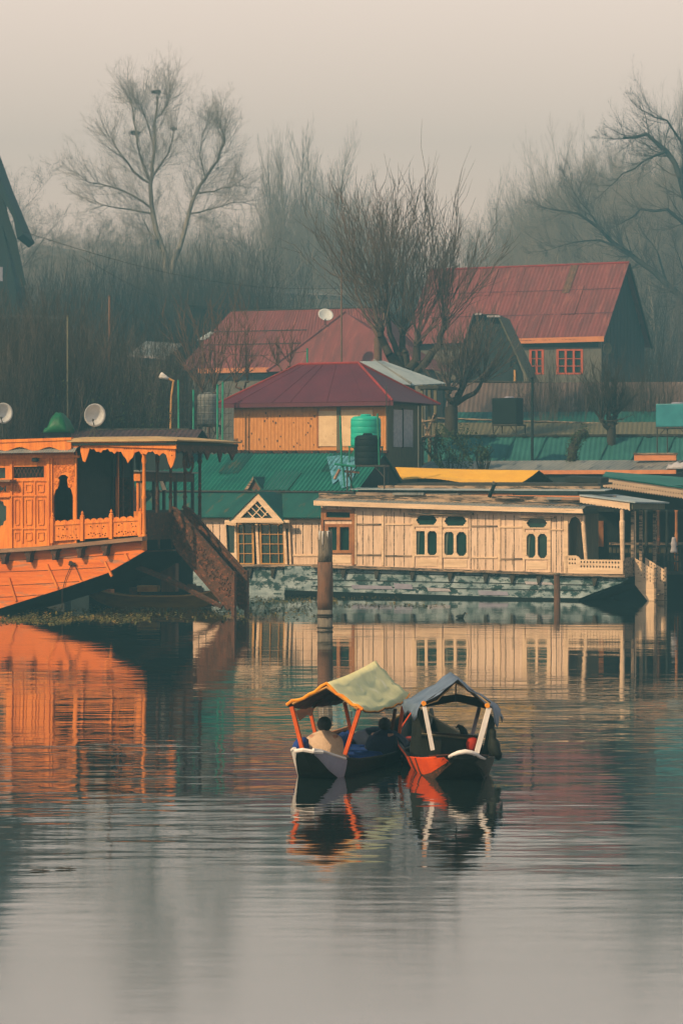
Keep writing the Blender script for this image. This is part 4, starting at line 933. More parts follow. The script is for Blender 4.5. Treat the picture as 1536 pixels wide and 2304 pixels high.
for i in range(9):
    z = F.L(1515, 1244 - i * 4.4, .05).z; w_ = .14 - .005 * i + .02 * math.sin(i * 1.7)
    x = F.L(1515, 1240, .05).x
    secs.append([(x + w_ * math.cos(a_) * (1 - (i == 8) * .4), .03 + .06 * math.sin(a_), z) for a_ in [j * math.pi / 5 for j in range(10)]])
o.loft(secs, True); o = o.build('hanging_cloth', 'curtain', None, True); o.location = F.O; o.rotation_euler = (0, 0, -F.a)
tag(o, 'pale pinkish cloth hanging over the dark veranda railing at the right edge', 'cloth')

# ================================================================ VERANDA SEEN BEHIND THE ORANGE BOAT
F = Face(318, 100, 25)
t = F.root('houseboat', 'orange veranda of a second carved houseboat seen through the first one\'s posts', 'houseboat', 'houseboats moored side by side')
mb = MB(); F.box(mb, 200, 1062, 318, 1082, -.1, -.05); mb.build('fascia', 'orange', t)
p = F.L(318, 1058, -.15); zf = p.z
mb = MB(); mb.slab((F.L(200, 1058, 0).x, -.2, zf), (.2, -.2, zf), (.2, 4.2, zf - .05), (F.L(200, 1058, 0).x, 4.2, zf - .05), .05); mb.build('roof', 'greytin', t)
mb = MB(); mb.box((0, -.1, zf - .05), (.05, 4.1, zf - .42)); mb.build('end_fascia', 'orange_dark', t)
zd = F.L(318, 1178, 0).z
for px in (205, 240, 275, 297, 309, 318): 
    q = F.L(px, 1100, 0); mb = MB(); mb.box((q.x - .05, 0, zd), (q.x + .05, .1, zf - .05)); mb.build('post', 'brownframe' if px != 309 else 'orange', t)
for v in (.9, 1.7, 2.6, 4.0):
    mb = MB(); mb.box((-.05, v, zd), (.05, v + .1, zf - .05)); mb.build('post', 'darkwood', t)
mb = MB(); mb.box((F.L(200, 1178, 0).x, .0, -.4), (0, 4.1, zd)); mb.build('hull', 'tar', t)
mb = MB(); F.box(mb, 200, 1150, 318, 1175, -.02, .04); mb.build('railing', 'orange', t)
mb = MB(); mb.box((0, .1, zd), (.05, 4.0, zd + .5)); mb.build('railing', 'darkwood', t)
q = F.E(352, 1110, -.3); mb = MB(); mb.box((-.3, q.y - .12, zd + .3), (-.36, q.y + .25, zd + 1.25)); mb.build('curtain', 'darkcloth', t)
q = F.E(363, 1090, .1); mb = MB(); mb.add([(.1, q.y - .15, q.z + .12), (.1, q.y + .08, q.z + .12), (.1, q.y + .35, q.z - .2), (.1, q.y + .05, q.z - .22), (.13, q.y - .15, q.z + .12), (.13, q.y + .08, q.z + .12), (.13, q.y + .35, q.z - .2), (.13, q.y + .05, q.z - .22)], [(0, 1, 2, 3), (7, 6, 5, 4), (0, 4, 5, 1), (1, 5, 6, 2), (2, 6, 7, 3), (3, 7, 4, 0)]); mb.build('notice_board', 'creamtrim', t)
# small boat moored under the bow
F = Face(350, 97, 12)
t = F.root('rowing_boat', 'long olive rowing boat moored under the orange houseboat\'s bow', 'boat')
a, b = F.L(190, 1350, 0).x, F.L(500, 1350, 0).x
secs = []
for i in range(15):
    s = i / 14; x = a + (b - a) * s; e_ = abs(2 * s - 1) ** 3; hw = .55 * (1 - e_) + .04; zg = .42 + .35 * e_; zk = -.12 + .5 * e_
    secs.append([(x, .6 - hw, zg), (x, .6 - hw * .7, zk), (x, .6 + hw * .7, zk), (x, .6 + hw, zg), (x, .6 + hw - .05, zg), (x, .6 + hw * .6, zk + .06), (x, .6 - hw * .6, zk + .06), (x, .6 - hw + .05, zg)])
mb = MB(); mb.loft(secs, True); mb.build('hull', 'olive', t)
mb = MB(); mb.loft([[(q[0][0], q[0][1] - .03, q[0][2] + .03), (q[0][0], q[0][1] + .05, q[0][2] + .03), (q[0][0], q[0][1] + .05, q[0][2] - .02), (q[0][0], q[0][1] - .03, q[0][2] - .02)] for q in secs], True); mb.build('gunwale', 'yellowframe', t)
for px, m, w_, y0, y1 in ((235, 'peach', 30, 1326, 1340), (330, 'yellowframe', 46, 1318, 1332), (378, 'rust', 34, 1268, 1332), (300, 'orange_dark', 20, 1322, 1338)):
    mb = MB(); F.box(mb, px - w_ / 2, y0, px + w_ / 2, y1, .45, .9); mb.build('seat' if m != 'rust' else 'backboard', m, t, bevel=.03)
F = Face(345, 103, 0)
t = F.root('shore_boards', 'small pile of brown and white boards on the bank under the bow', 'boards')
for i in range(9):
    px = rng.uniform(380, 450); mb = MB(); p = F.L(px, 1330, rng.uniform(0, 1)); mb.box((p.x, p.y, .1 + i * .05), (p.x + rng.uniform(.4, 1.1), p.y + .15, .16 + i * .07)); mb.build('board', rng.choice(['creamold', 'rust', 'darkwood', 'peelhull']), t)

# ================================================================ ROOFS AND HOUSES FURTHER BACK
def longroof(px0, px1, D, a, label, name, bands, wall_m, mask=None):
    """bands: list of (y_low, v_low, y_high, v_high, material)"""
    F = Face(px1, D, a); t = F.root(name, label, 'building'); xa_, xb_ = F.L(px0, 1000, 0).x, 0
    for (yl, vl, yh, vh, m) in bands:
        cxp = (px0 + px1) / 2; zl = F.L(cxp, yl, vl).z; zh = F.L(cxp, yh, vh).z
        mb = MB(); mb.corr((xa_, vl, zl), (xb_, vl, zl), (xb_, vh, zh), (xa_, vh, zh), .24, .016); mb.build('roof', m, t)
    b0 = bands[0]; zl = F.L((px0 + px1) / 2, b0[0], b0[1]).z
    vmax = max(b[3] for b in bands) + 1
    mb = MB(); mb.box((xa_ + .1, b0[1] + .2, -.3), (xb_ - .1, vmax, zl - .05)); mb.build('wall', wall_m, t)
    b1 = bands[-1]; zh = F.L((px0 + px1) / 2, b1[2], b1[3]).z
    mb = MB(); mb.slab((xa_, b1[3], zh), (xb_, b1[3], zh), (xb_, b1[3] + 3, zl), (xa_, b1[3] + 3, zl), .05); mb.build('rear_roof', b1[4], t)
    return F, t
F, t = longroof(940, 1620, 127, 8, 'long low building with teal tin roof and gutters behind the grey roof', 'long_shed', [(1040, 0, 983, 3.2, 'tealroof')], 'darkwall')
mb = MB(); F.box(mb, 985, 978, 1618, 981, 3.1, 3.2); mb.build('gutter', 'darkwood', t)
for i in range(9):
    strip(F, t, 'gutter_bracket', 'dark', 1034 + i * 70, 977, 1042 + i * 70, 984, 3.0, 3.1)
for i in range(8):
    A, B_ = F.L(1060 + i * 72, 1036, .1), F.L(1085 + i * 72, 984, 3.1); mb = MB(); mb.tube([A + Vector((0, 0, .03)), B_ + Vector((0, 0, .05))], .03, 4); mb.build('roof_seam', 'greenroof2', t)
F, t = longroof(960, 1620, 134, 8, 'grey green roofed shed with a pale slanting beam behind the teal roof', 'long_shed', [(978, 0, 950, 2.4, 'greyboard')], 'darkwall')
mb = MB(); mb.tube([F.L(982, 941, 2.3), F.L(1370, 953, 2.3), F.L(1600, 959, 2.3)], .05, 5); mb.build('pale_beam', 'creamold', t)
F, t = longroof(1015, 1620, 139, 8, 'low strip of green roofing below the washed out red roof', 'long_shed', [(952, 0, 926, 2.4, 'greenroof2')], 'darkwall')
F, t = longroof(1000, 1640, 143, 6, 'broad washed out pinkish tin roof in front of the steep red roofed house', 'low_house', [(928, 0, 860, 4.0, 'pinkroof')], 'greywall')
p0, p1 = F.L(985, 855, 4), F.L(1636, 874, 4); mb = MB(); mb.tube([p0, p1], .07, 5); mb.build('ridge_cap', 'darkwood', t)
F, t = longroof(-60, 425, 116, 10, 'low purplish red tin roof showing just above the orange houseboat', 'low_house', [(1010, 0, 967, 2.6, 'purpleroof')], 'darkwall')
mb = MB(); mb.tube([F.L(-60, 967, 2.6), F.L(425, 966, 2.6)], .05, 5); mb.build('gutter', 'darkwood', t)

# steep red roofed house
F = Face(1350, 178, 25)
t = F.root('house', 'steep red tin roofed house with orange framed windows and dark gable end', 'house', 'houses behind the boats')
zE = F.L(1358, 763, -.5).z; xE = F.L(1358, 763, -.5).x; xL = F.L(905, 763, -.5).x
W_ = 6.4; yE2 = F.E(1466, 770, xE).y; ym = (yE2 - .5) / 2
rR = F.L(1415, 591, ym); zR = rR.z; rL = F.L(968, 589, ym)
mb = MB(); mb.corr((xL, -.5, zE), (xE, -.5, zE), (rR.x, ym, zR), (rL.x, ym, zR), .28, .02); rf = mb.build('roof', 'redroof', t)
mb = MB(); mb.slab((xL, yE2, zE), (xE, yE2, zE), (rR.x, ym, zR), (rL.x, ym, zR), .06); mb.build('rear_roof', 'redroof', t)
cap(F, t, 'ridge_cap', 'maroontrim', (rL.x, ym, zR), (rR.x, ym, zR), .08, rf)
A_, B__, C__, D__ = Vector((xL, -.5, zE)), Vector((xE, -.5, zE)), Vector((rR.x, ym, zR)), Vector((rL.x, ym, zR)); rp = random.Random(6)
on = lambda u_, w_: (A_.lerp(B__, u_)).lerp(D__.lerp(C__, u_), w_) + Vector((0, -.03, .035))
for k in range(11):
    u_ = rp.uniform(.3, .93); w_ = rp.choice([0, .34, .62]); h_ = rp.choice([.33, .27, .37]); w2 = min(1, w_ + h_); du = rp.uniform(.03, .08)
    mb = MB(); mb.corr(on(u_, w_), on(u_ + du, w_), on(u_ + du, w2), on(u_, w2), .28, .022, .005); mb.build('patch_sheet', rp.choice(['redroof', 'redroof', 'redroof', 'rust']), rf)
for w_ in (.34, .66):
    mb = MB(); mb.tube([on(0, w_), on(.33, w_ + .004), on(.66, w_ - .004), on(1, w_)], .022, 4); mb.build('sheet_lap', 'maroon', rf)
mb = MB(); F.box(mb, 1165, 761, 1358, 768, -.52, -.46); mb.build('fascia', 'peach', t)
mb = MB(); mb.tube([(xE + .02, yE2, zE - .1), (rR.x + .02, ym, zR - .05)], .10, 4); mb.build('barge_board', 'darkwood', t)
xw = xE - .35
hs1 = [(1191, 786, 1222, 841), (1252, 786, 1310, 841), (1090, 786, 1130, 841)]
mb = MB(); mb.plate([(xL + .4, 2.0), (xw, 2.0), (xw, zE + .2), (xL + .4, zE + .2)], [[F.pz(a, b, 0), F.pz(c, b, 0), F.pz(c, d, 0), F.pz(a, d, 0)] for a, b, c, d in hs1], 0, .1); mb.build('front_wall', 'greywall', t)
for (a, b, c, d) in hs1:
    nn_ = 3 if c - a > 40 else 2; hs = []; s = (c - a - 4) / nn_
    for k in range(nn_):
        for (u_, w__) in ((.05, .36), (.39, .66), (.69, .95)):
            hs.append([(a + 2 + k * s + 2.4, b + (d - b) * u_), (a + 2 + (k + 1) * s - 2.4, b + (d - b) * u_), (a + 2 + (k + 1) * s - 2.4, b + (d - b) * w__), (a + 2 + k * s + 2.4, b + (d - b) * w__)])
    mb = MB(); F.poly(mb, [(a - 1, b - 1), (c + 1, b - 1), (c + 1, d + 1), (a - 1, d + 1)], -.04, .03, hs); fo = mb.build('window', 'reddoor', t)
    mb = MB(); F.box(mb, a, b, c, d, .10, .12); mb.build('pane', 'glassg', fo)
mb = MB(); endpoly(mb, [(0.1, 2), (yE2 - .6, 2), (yE2 - .6, zE + .3), (ym, zR - .25), (.1, zE + .3)], xw - .1, xw); mb.build('gable_wall', 'darkwall', t)
for k in range(12):
    v = .4 + k * (yE2 - 1.2) / 12; zt = min(zE + .3 + (v) / (ym) * (zR - zE - .3), zE + .3 + (yE2 - v) / ym * (zR - zE - .3)) - .35
    mb = MB(); mb.box((xw, v, zE - 1.2), (xw + .03, v + .05, zt)); mb.build('cover_strip', 'darkwall', t)
strip(F, t, 'wall_band', 'darkwall', 1165, 768, 1345, 781, -.04, 0)
q = F.E(1352, 785, xw); 
F5 = F
def sat_dish(px, py, D, r, label, tilt=(0, -.35), mz=None, m='dish'):
    F = Face(px, D, 0); t = F.root('satellite_dish', label, 'satellite dish', 'satellite dishes'); zc = F.L(px, py, 0).z
    mb = MB(); rings = []
    for k in range(6):
        rr_ = r * k / 5 + .004; dd = .16 * (rr_ / r) ** 2 * r * 2
        rings.append([(rr_ * math.cos(a), -dd, rr_ * 1.08 * math.sin(a)) for a in [j * 2 * math.pi / 24 for j in range(24)]])
    back = [[(x, y + .02, z) for x, y, z in rg] for rg in reversed(rings)]
    mb.loft(rings + back, False)
    for i in range(len(rings + back) - 1): mb.f.append((i * 24 + 23, i * 24, i * 24 + 24, i * 24 + 47))
    d = mb.build('dish', m, t, True); d.location = (0, 0, zc); d.rotation_euler = (tilt[0], 0, tilt[1])
    mb = MB(); mb.tube([(0, -.05, zc - r), (-.05 * r, -r * 1.0, zc - r * .55)], .018, 5); mb.tube([(-.05 * r, -r * 1.0, zc - r * .58), (0, -r * .95, zc - r * .45)], .045, 6); mb.build('feed_arm', 'steel', t)
    zb = mz if mz is not None else zc - r - .4
    mb = MB(); mb.tube([(0, .08, zc), (0, .1, zc - r - .02)], .03, 6); mb.tube([(0, .1, zc - r), (0, .1, zb)], .025, 6)
    mb.build('mast', 'steel', t)
    for sx in (-1, 1):
        mb = MB(); mb.tube([(0, .1, zc - r - .0), (sx * .22, .1 + .1 * sx, zb)], .018, 5); mb.build('strut', 'steel', t)
sat_dish(212, 933, 93, .375, 'pale round satellite dish on a tripod mast above the orange canopy', (.15, .3), F.L(212, 985, 0).z if False else Wp(212, 985, 93).z)
sat_dish(6, 929, 100, .36, 'satellite dish cut off by the left edge of the picture', (.1, .35), Wp(6, 985, 100).z)
sat_dish(732, 711, 175, .50, 'small white satellite dish on the middle red roof\'s ridge', (-.7, .2), Wp(732, 735, 175).z)
sat_dish(1364, 784, 172, .34, 'faint grey satellite dish on the steep red house\'s dark gable', (.1, .5), Wp(1364, 812, 172).z, 'greyboard')

# middle red house: hipped roofs
F = Face(870, 177, 20)
t = F.root('house', 'low house with faded red hipped roofs and orange fascia behind the maroon roofed hut', 'house', 'houses behind the boats')
A, B_ = F.L(400, 832, 0), F.L(905, 838, 0); B_.z = A.z; R1, R2 = F.L(520, 700, 4.2), F.L(850, 700, 4.2); R2.z = R1.z
C_, D_ = Vector((B_.x, 8.6, A.z)), Vector((A.x, 8.6, A.z))
mb = MB(); mb.corr(A, B_, R2, R1, .28, .02); mb.slab(C_, D_, R1, R2, .05); mb.tri(B_, C_, R2, .05); mb.tri(D_, A, R1, .05); rf = mb.build('roof', 'redroof', t)
a, b, ap = F.L(600, 836, -1.2), F.L(965, 842, -1.2), F.L(776, 702, 2.6); b.z = a.z
mb = MB(); mb.tri(a, b, ap, .05); mb.tri(b, (b.x, 6, a.z), ap, .05); mb.tri((a.x, 6, a.z), a, ap, .05); mb.build('wing_roof', 'redroof', t)
cap(F, t, 'hip_cap', 'redroof', a, ap, .10, rf); cap(F, t, 'ridge_cap', 'darkwood', R1, R2, .05, rf)
for y in (748, 778): 
    mb = MB(); k = (832 - y) / 132; q0, q1 = A.lerp(R1, k), B_.lerp(R2, k); mb.tube([q0 + Vector((0, -.03, .04)), q0.lerp(q1, .55) + Vector((0, -.03, .04))], .03, 4); mb.build('roof_seam', 'darkwood', rf)
mb = MB(); F.box(mb, 444, 829, 622, 837, .0, .06); mb.build('fascia', 'peach', t)
mb = MB(); mb.box((A.x + .5, .6, 2), (B_.x - .5, 8.2, A.z - .35)); mb.box((a.x + .4, -.8, 2), (b.x - .4, 3, a.z - .1)); mb.build('wall', 'greywall', t)
for (x0, x1) in ((446, 480), (505, 560), (570, 615)): strip(F, t, 'window', 'glassg', x0, 841, x1, 853, .55, .6)
mb = MB(); F.box(mb, 452, 760, 462, 770, .9, .95); 
q = A.lerp(R1, .5); mb = MB(); mb.slab(q + Vector((-.6, -.02, .02)), q + Vector((.1, -.02, .06)), q + Vector((.55, .6, .65)), q + Vector((.1, .6, .62)), .03); mb.build('patch_sheet', 'bluetin', rf)

# dark gabled shed in front of the red house
F = Face(1120, 168, 12)
t = F.root('dark_shed', 'dark gabled wooden shed half hidden by branches left of the orange windows', 'shed')
mb = MB(); F.poly(mb, [(1030, 900), (1030, 820), (1066, 708), (1122, 712), (1176, 842), (1182, 900)], 0, .1, [[(1148, 800), (1160, 800), (1160, 830), (1148, 830)]]); mb.build('front_wall', 'darkwall', t)
a, b = F.L(1120, 707, -.3), F.L(1190, 856, -.3); mb = MB(); mb.slab(a, b, b + Vector((0, 5, 0)), a + Vector((0, 5, 0)), .08); mb.build('roof', 'greyboard', t)
a, b = F.L(1120, 707, -.3), F.L(1064, 705, -.3); c = F.L(1022, 826, -.3); mb = MB(); mb.slab(a, b, b + Vector((0, 5, 0)), a + Vector((0, 5, 0)), .08); mb.slab(b, c, c + Vector((0, 5, 0)), b + Vector((0, 5, 0)), .08); mb.build('roof', 'darkwood', t)
strip(F, t, 'ledge', 'curtain', 1068, 704, 1082, 708, -.4, 0); strip(F, t, 'ledge', 'curtain', 1095, 709, 1124, 713, -.4, 0); strip(F, t, 'corner_post', 'yellowframe', 1155, 832, 1160, 860, -.1, 0)
mb = MB(); F.box(mb, 1146, 798, 1162, 832, .2, .24); mb.build('pane', 'glassg', t)

# tall dark house at the left edge
F = Face(-30, 185, 0)
t = F.root('house', 'tall dark house with a very steep roof cut off by the left edge', 'house', 'houses behind the boats')
def quad_out(mb, p, v0, v1): return F.poly(mb, p, v0, v1)
mb = MB(); F.poly(mb, [(-110, 1000), (-110, 470), (-30, 352), (34, 640), (40, 700), (40, 1000)], 0, 6, ); mb.build('wall', 'darkwall', t)
mb = MB(); F.poly(mb, [(-30, 318), (0, 402), (52, 526), (38, 536), (30, 490), (0, 436), (-30, 350)], -.7, 6.3); mb.build('roof', 'darkwall', t)
mb = MB(); F.poly(mb, [(-30, 345), (36, 535), (58, 640), (46, 646), (18, 545), (-30, 400)], -.35, -.2); mb.build('barge_board', 'dark', t)
mb = MB(); F.poly(mb, [(-110, 560), (-34, 322), (-30, 345), (-100, 600)], -.7, 6.3); mb.build('roof', 'darkwall', t)
strip(F, t, 'window', 'whitelilac', -14, 600, 6, 632, -.05, 0); strip(F, t, 'window', 'whitelilac', 8, 730, 20, 770, -.05, 0)
a, b = F.L(-110, 712, -1.6), F.L(142, 718, -1.6); mb = MB(); mb.slab(a, b, b + Vector((0, 1.8, .35)), a + Vector((0, 1.8, .35)), .07); mb.build('porch_roof', 'darkwood', t)
for px in (60, 92):
    strip(F, t, 'porch_post', 'darkwood', px, 716, px + 4, 990, -1.5, -1.4)
# far hazy roofs
def far_roof(px0, px1, y0, y1, D, hgt, label, m='greywall', edge='curtain'):
    F = Face(px1, D, 10); t = F.root('distant_building', label, 'building', 'hazy roofs among the far trees')
    a, b = F.L(px0, y0, 0), F.L(px1, y1, 0)
    mb = MB(); mb.slab(a, b, b + Vector((0, 5, 1.2 if m != 'dark' else .3)), a + Vector((0, 5, 1.2 if m != 'dark' else .3)), .1); mb.build('roof', 'greytin' if m != 'dark' else 'darkwall', t)
    mb = MB(); mb.add([(a.x, .4, 2), (b.x, .4, 2), (b.x, .4, b.z - .1), (a.x, .4, a.z - .1), (a.x, 5, 2), (b.x, 5, 2), (b.x, 5, b.z - .1), (a.x, 5, a.z - .1)], [(0, 1, 2, 3), (7, 6, 5, 4), (0, 4, 5, 1), (1, 5, 6, 2), (2, 6, 7, 3), (3, 7, 4, 0)]); mb.build('wall', m, t)
    mb = MB(); mb.tube([a + Vector((0, -.05, 0)), b + Vector((0, -.05, 0))], .09, 4); mb.build('eave_board', edge, t)
far_roof(60, 330, 562, 606, 330, 3, 'hazy building whose pale eave slants behind the left trees', 'darkwall')
far_roof(570, 770, 654, 664, 290, 3, 'hazy low building with a pale eave behind the middle red roof', 'greywall')
far_roof(425, 530, 688, 693, 200, 3, 'dark flat roofed shed above the left end of the middle red roof', 'dark', 'dark')
far_roof(285, 370, 800, 806, 168, 3, 'small grey shed with white roof edge between the dark trees', 'greywall')

# ================================================================ POLES, LAMP, GREEN TARP, FENCE
def pole(px, y0, y1, D, r, m, label, group=None, lean=0, cat='pole'):
    F = Face(px, D, 0); p0, p1 = F.L(px, y1, 0), F.L(px + lean, y0, 0); p0.z = max(ground_z(D) - .3, -.5) if D > 113 else p0.z
    mb = MB(); mb.tube([p0, p0.lerp(p1, .5), p1], [r * 1.1, r, r * .9], 8)
    t = F.root('pole', label, cat, group); mb.build('shaft', m, t, True)
    mb = MB(); mb.lathe([(r * .95, 0), (r * 1.15, .03), (r * .6, .07)], p1, 8); mb.build('cap', m, t)
    return F, t
pole(246, 668, 880, 128, .06, 'rust', 'tall thin brown pole rising from the dark thicket at left')
pole(1197, 852, 985, 124, .065, 'blacktank', 'dark upright pole just right of the dark square tank')
pole(691, 786, 830, 130, .045, 'greensteel', 'short green pipe rising behind the maroon roof\'s ridge')
pole(768, 560, 740, 155, .05, 'barkred', 'tall thin pale pole standing above the middle red roof')
pole(152, 712, 860, 119, .04, 'greyboard', 'thin grey pole in the thicket beside the tall dark house')
for px, y0, ln, gl in ((405, 858, -4, 'leaning green pole right beside the yellow lamp post'), (435, 880, 0, 'green pole at the left edge of the grey water tank'), (489, 868, 0, 'green pole at the right edge of the grey water tank'), (499, 862, 2, 'green pole nearest the hut, under the tip of its maroon roof')):
    pole(px, y0, 1000, 122, .05, 'greensteel', gl, 'green fence poles around the grey tank', ln)
F = Face(470, 124, 0)
t = F.root('wire_fence', 'rusty wire mesh fence around the grey water tank', 'fence')
for y in (885, 900, 915, 930, 945, 960, 975):
    mb = MB(); cyl(mb, F.L(395, y, 0), F.L(522, y, 0), .015, 4); mb.build('wire', 'steel', t)
for x in range(398, 522, 9):
    mb = MB(); cyl(mb, F.L(x, 880, .02), F.L(x, 985, .02), .012, 4); mb.build('wire', 'steel', t)
F = Face(388, 121, 0)
t = F.root('flood_lamp', 'cream floodlamp on a bent yellow post left of the green poles', 'lamp')
mb = MB(); mb.tube([F.L(383, 990, 0), F.L(385, 895, 0), F.L(390, 857, 0)], .045, 8); mb.build('post', 'yellowframe', t)
mb = MB(); mb.tube([F.L(392, 858, 0), F.L(378, 851, 0)], .05, 8); mb.build('arm', 'yellowframe', t)
a, b = F.L(379, 852, 0), F.L(361, 844, 0); mb = MB(); mb.tube([a, a.lerp(b, .4), b, b + (b - a) * .08], [.06, .10, .16, .10], 14); mb.build('lamp_head', 'white', t, True)
F = Face(121, 112, 10)
t = F.root('tarp_hump', 'bright green tarpaulin humped over something in the dark thicket', 'tarpaulin')
secs = []
o0 = F.L(96, 962, 0); o1 = F.L(147, 962, 0); top = F.L(121, 927, 0).z
for i in range(14):
    s = i / 13; x = o0.x + (o1.x - o0.x) * s; h = (top - o0.z) * (max(0.02, 1 - abs(2 * (s - .12 * (1 - s)) - 1) ** 2.6)) * (1 + .06 * math.sin(i * 2.4))
    secs.append([(x + .05 * math.sin(j), .7 - .7 * math.cos(j * math.pi / 10), o0.z - .2 + (h + .2) * math.sin(j * math.pi / 10) ** .8) for j in range(11)])
mb = MB(); mb.loft(secs, True); mb.build('sheet', 'greentarp', t, True)
mb = MB(); mb.box((o0.x + .1, .2, .4), (o1.x - .1, 1.2, o0.z - .1)); mb.build('stack', 'darkwood', t)
# wires
for (x0, y0, d0, x1, y1, d1, wl) in ((50, 520, 125, 900, 640, 150, 'long wire running from the tall dark house to the willow'), (180, 575, 140, 620, 690, 150, 'wire sagging down to the middle red roof'), (246, 672, 128, 691, 790, 130, 'wire running from the brown pole to the green pipe')):
    a, b = Wp(x0, y0, d0), Wp(x1, y1, d1); pts = [a.lerp(b, i / 12) - Vector((0, 0, 1.2 * math.sin(i / 12 * math.pi))) for i in range(13)]
    tag(MB().tube(pts, .012, 4).build('overhead_wire', 'steel'), wl, 'wire', 'overhead wires')

# ================================================================ TREES
def seg_mesh(name, segs, m, n=3):
    S = np.array([[*a, *b, r0, r1] for a, b, r0, r1 in segs], dtype=np.float64)
    a, b = S[:, 0:3], S[:, 3:6]; d = b - a; d /= np.linalg.norm(d, axis=1, keepdims=True) + 1e-9
    ref = np.where(np.abs(d[:, 2:3]) > .9, [[1, 0, 0]], [[0, 0, 1]]); u = np.cross(d, ref); u /= np.linalg.norm(u, axis=1, keepdims=True) + 1e-9
    w_ = np.cross(d, u); ang = np.arange(n) * 2 * math.pi / n
    off = u[:, None, :] * np.cos(ang)[None, :, None] + w_[:, None, :] * np.sin(ang)[None, :, None]
    va = a[:, None, :] + off * S[:, 6][:, None, None]; vb = b[:, None, :] + off * S[:, 7][:, None, None]
    V_ = np.concatenate([va, vb], axis=1).reshape(-1, 3)
    N_ = len(S); k = np.arange(n); q = np.stack([k, (k + 1) % n, (k + 1) % n + n, k + n], 1)
    Fq = (np.arange(N_)[:, None, None] * 2 * n + q[None]).reshape(-1, 4)
    me = bpy.data.meshes.new(name); me.vertices.add(len(V_)); me.vertices.foreach_set('co', V_.ravel())
    me.loops.add(Fq.size); me.loops.foreach_set('vertex_index', Fq.ravel().astype(np.int32))
    me.polygons.add(len(Fq)); me.polygons.foreach_set('loop_start', (np.arange(len(Fq)) * 4).astype(np.int32)); me.polygons.foreach_set('loop_total', np.full(len(Fq), 4, dtype=np.int32))
    me.update(calc_edges=True); me.polygons.foreach_set('use_smooth', [True] * len(Fq)); me.materials.append(M[m])
    o = bpy.data.objects.new(name, me); COL.objects.link(o); return o
def rdir(r): 
    v = Vector((r.gauss(0, 1), r.gauss(0, 1), r.gauss(0, 1))); return v.normalized()
def grow(S, p, d, L, r, lev, P, g):
    """P: per level dict(n=steps, wob, up, kids, ang, ratio, start)"""
    q_ = P[lev]; n_ = q_['n']; st = L / n_; d = d.normalized(); last = lev == len(P) - 1
    for i in range(n_):
        d = (d + rdir(g) * q_['wob'] + Vector((0, 0, q_['up']))).normalized()
        e_ = p + d * st; ra = r * (1 - .85 * i / n_); rb = r * (1 - .85 * (i + 1) / n_)
        S[min(lev, len(S) - 1)].append((p, e_, ra, max(rb, .003)))
        f = (i + 1) / n_
        if not last and f > q_['start']:
            k = q_['kids'] / max(1, n_ * (1 - q_['start'])); k = int(k) + (g.random() < k - int(k))
            for _ in range(k):
                ax = d.cross(rdir(g))
                if ax.length < .1: continue
                ang = math.radians(q_['ang'] * g.uniform(.65, 1.25))
                cd = Matrix.Rotation(ang, 3, ax.normalized()) @ d
                b_ = p.lerp(e_, g.random())
                grow(S, b_, cd, L * q_['ratio'] * (1.15 - .7 * f) * g.uniform(.7, 1.2), max(rb * .6, .005), lev + 1, P, g)
        p = e_
    return p, d
def L_(n, wob, up, kids, ang, ratio, start): return dict(n=n, wob=wob, up=up, kids=kids, ang=ang, ratio=ratio, start=start)
SPREAD = [L_(9, .10, .06, 14, 55, .62, .22), L_(6, .16, .07, 9, 48, .55, .15), L_(5, .2, .06, 8, 45, .5, .1), L_(4, .25, .06, 6, 45, .5, .1), L_(3, .3, .05, 0, 0, 0, 0)]
POPLAR = [L_(12, .03, .05, 34, 22, .36, .12), L_(6, .07, .16, 9, 24, .45, .1), L_(4, .12, .18, 6, 26, .5, .1), L_(3, .15, .2, 0, 0, 0, 0)]
UPRIGHT = [L_(8, .06, .08, 16, 34, .7, .15), L_(7, .08, .12, 12, 28, .5, .1), L_(5, .1, .14, 8, 28, .5, .1), L_(3, .15, .16, 0, 0, 0, 0)]
def make_tree(name, label, cat, px, D, ytop, P, seed, r0=.3, mt='bark', mc='bark', group=None, lean=0, zb=None, stems=1, y_base=None, spread=.12):
    g = random.Random(seed); F = Face(px, D, 0); t = F.root(name, label, cat, group)
    zb = ground_z(D) - .3 if zb is None else zb; H_ = F.L(px, ytop, 0).z - zb
    S = [[], []]
    for k in range(stems):
        d = Vector((lean + g.gauss(0, spread) * (stems > 1), g.gauss(0, spread) * (stems > 1), 1)); 
        grow_s = [[], [], []]
        grow(grow_s, Vector((g.gauss(0, .15) * (stems > 1), g.gauss(0, .15) * (stems > 1), zb)), d, H_ * .92 * (g.uniform(.8, 1) if k else 1), r0, 0, P, g)
        S[0] += grow_s[0]; S[1] += grow_s[1] + grow_s[2]
    mz = max(s_[1].z for s_ in S[1]); kz = H_ / (mz - zb); kx = min(1.0, kz * 1.1)     # fit the crown's top to the height seen
    fz = lambda p: Vector((p.x * kx, p.y * kx, zb + (p.z - zb) * kz))
    S = [[(fz(p), fz(q), r1, r2) for p, q, r1, r2 in s_] for s_ in S]
    a = seg_mesh('trunk', S[0], mt, 8); a.parent = t
    b = seg_mesh('crown', S[1], mc, 3); b.parent = t
    return t, F
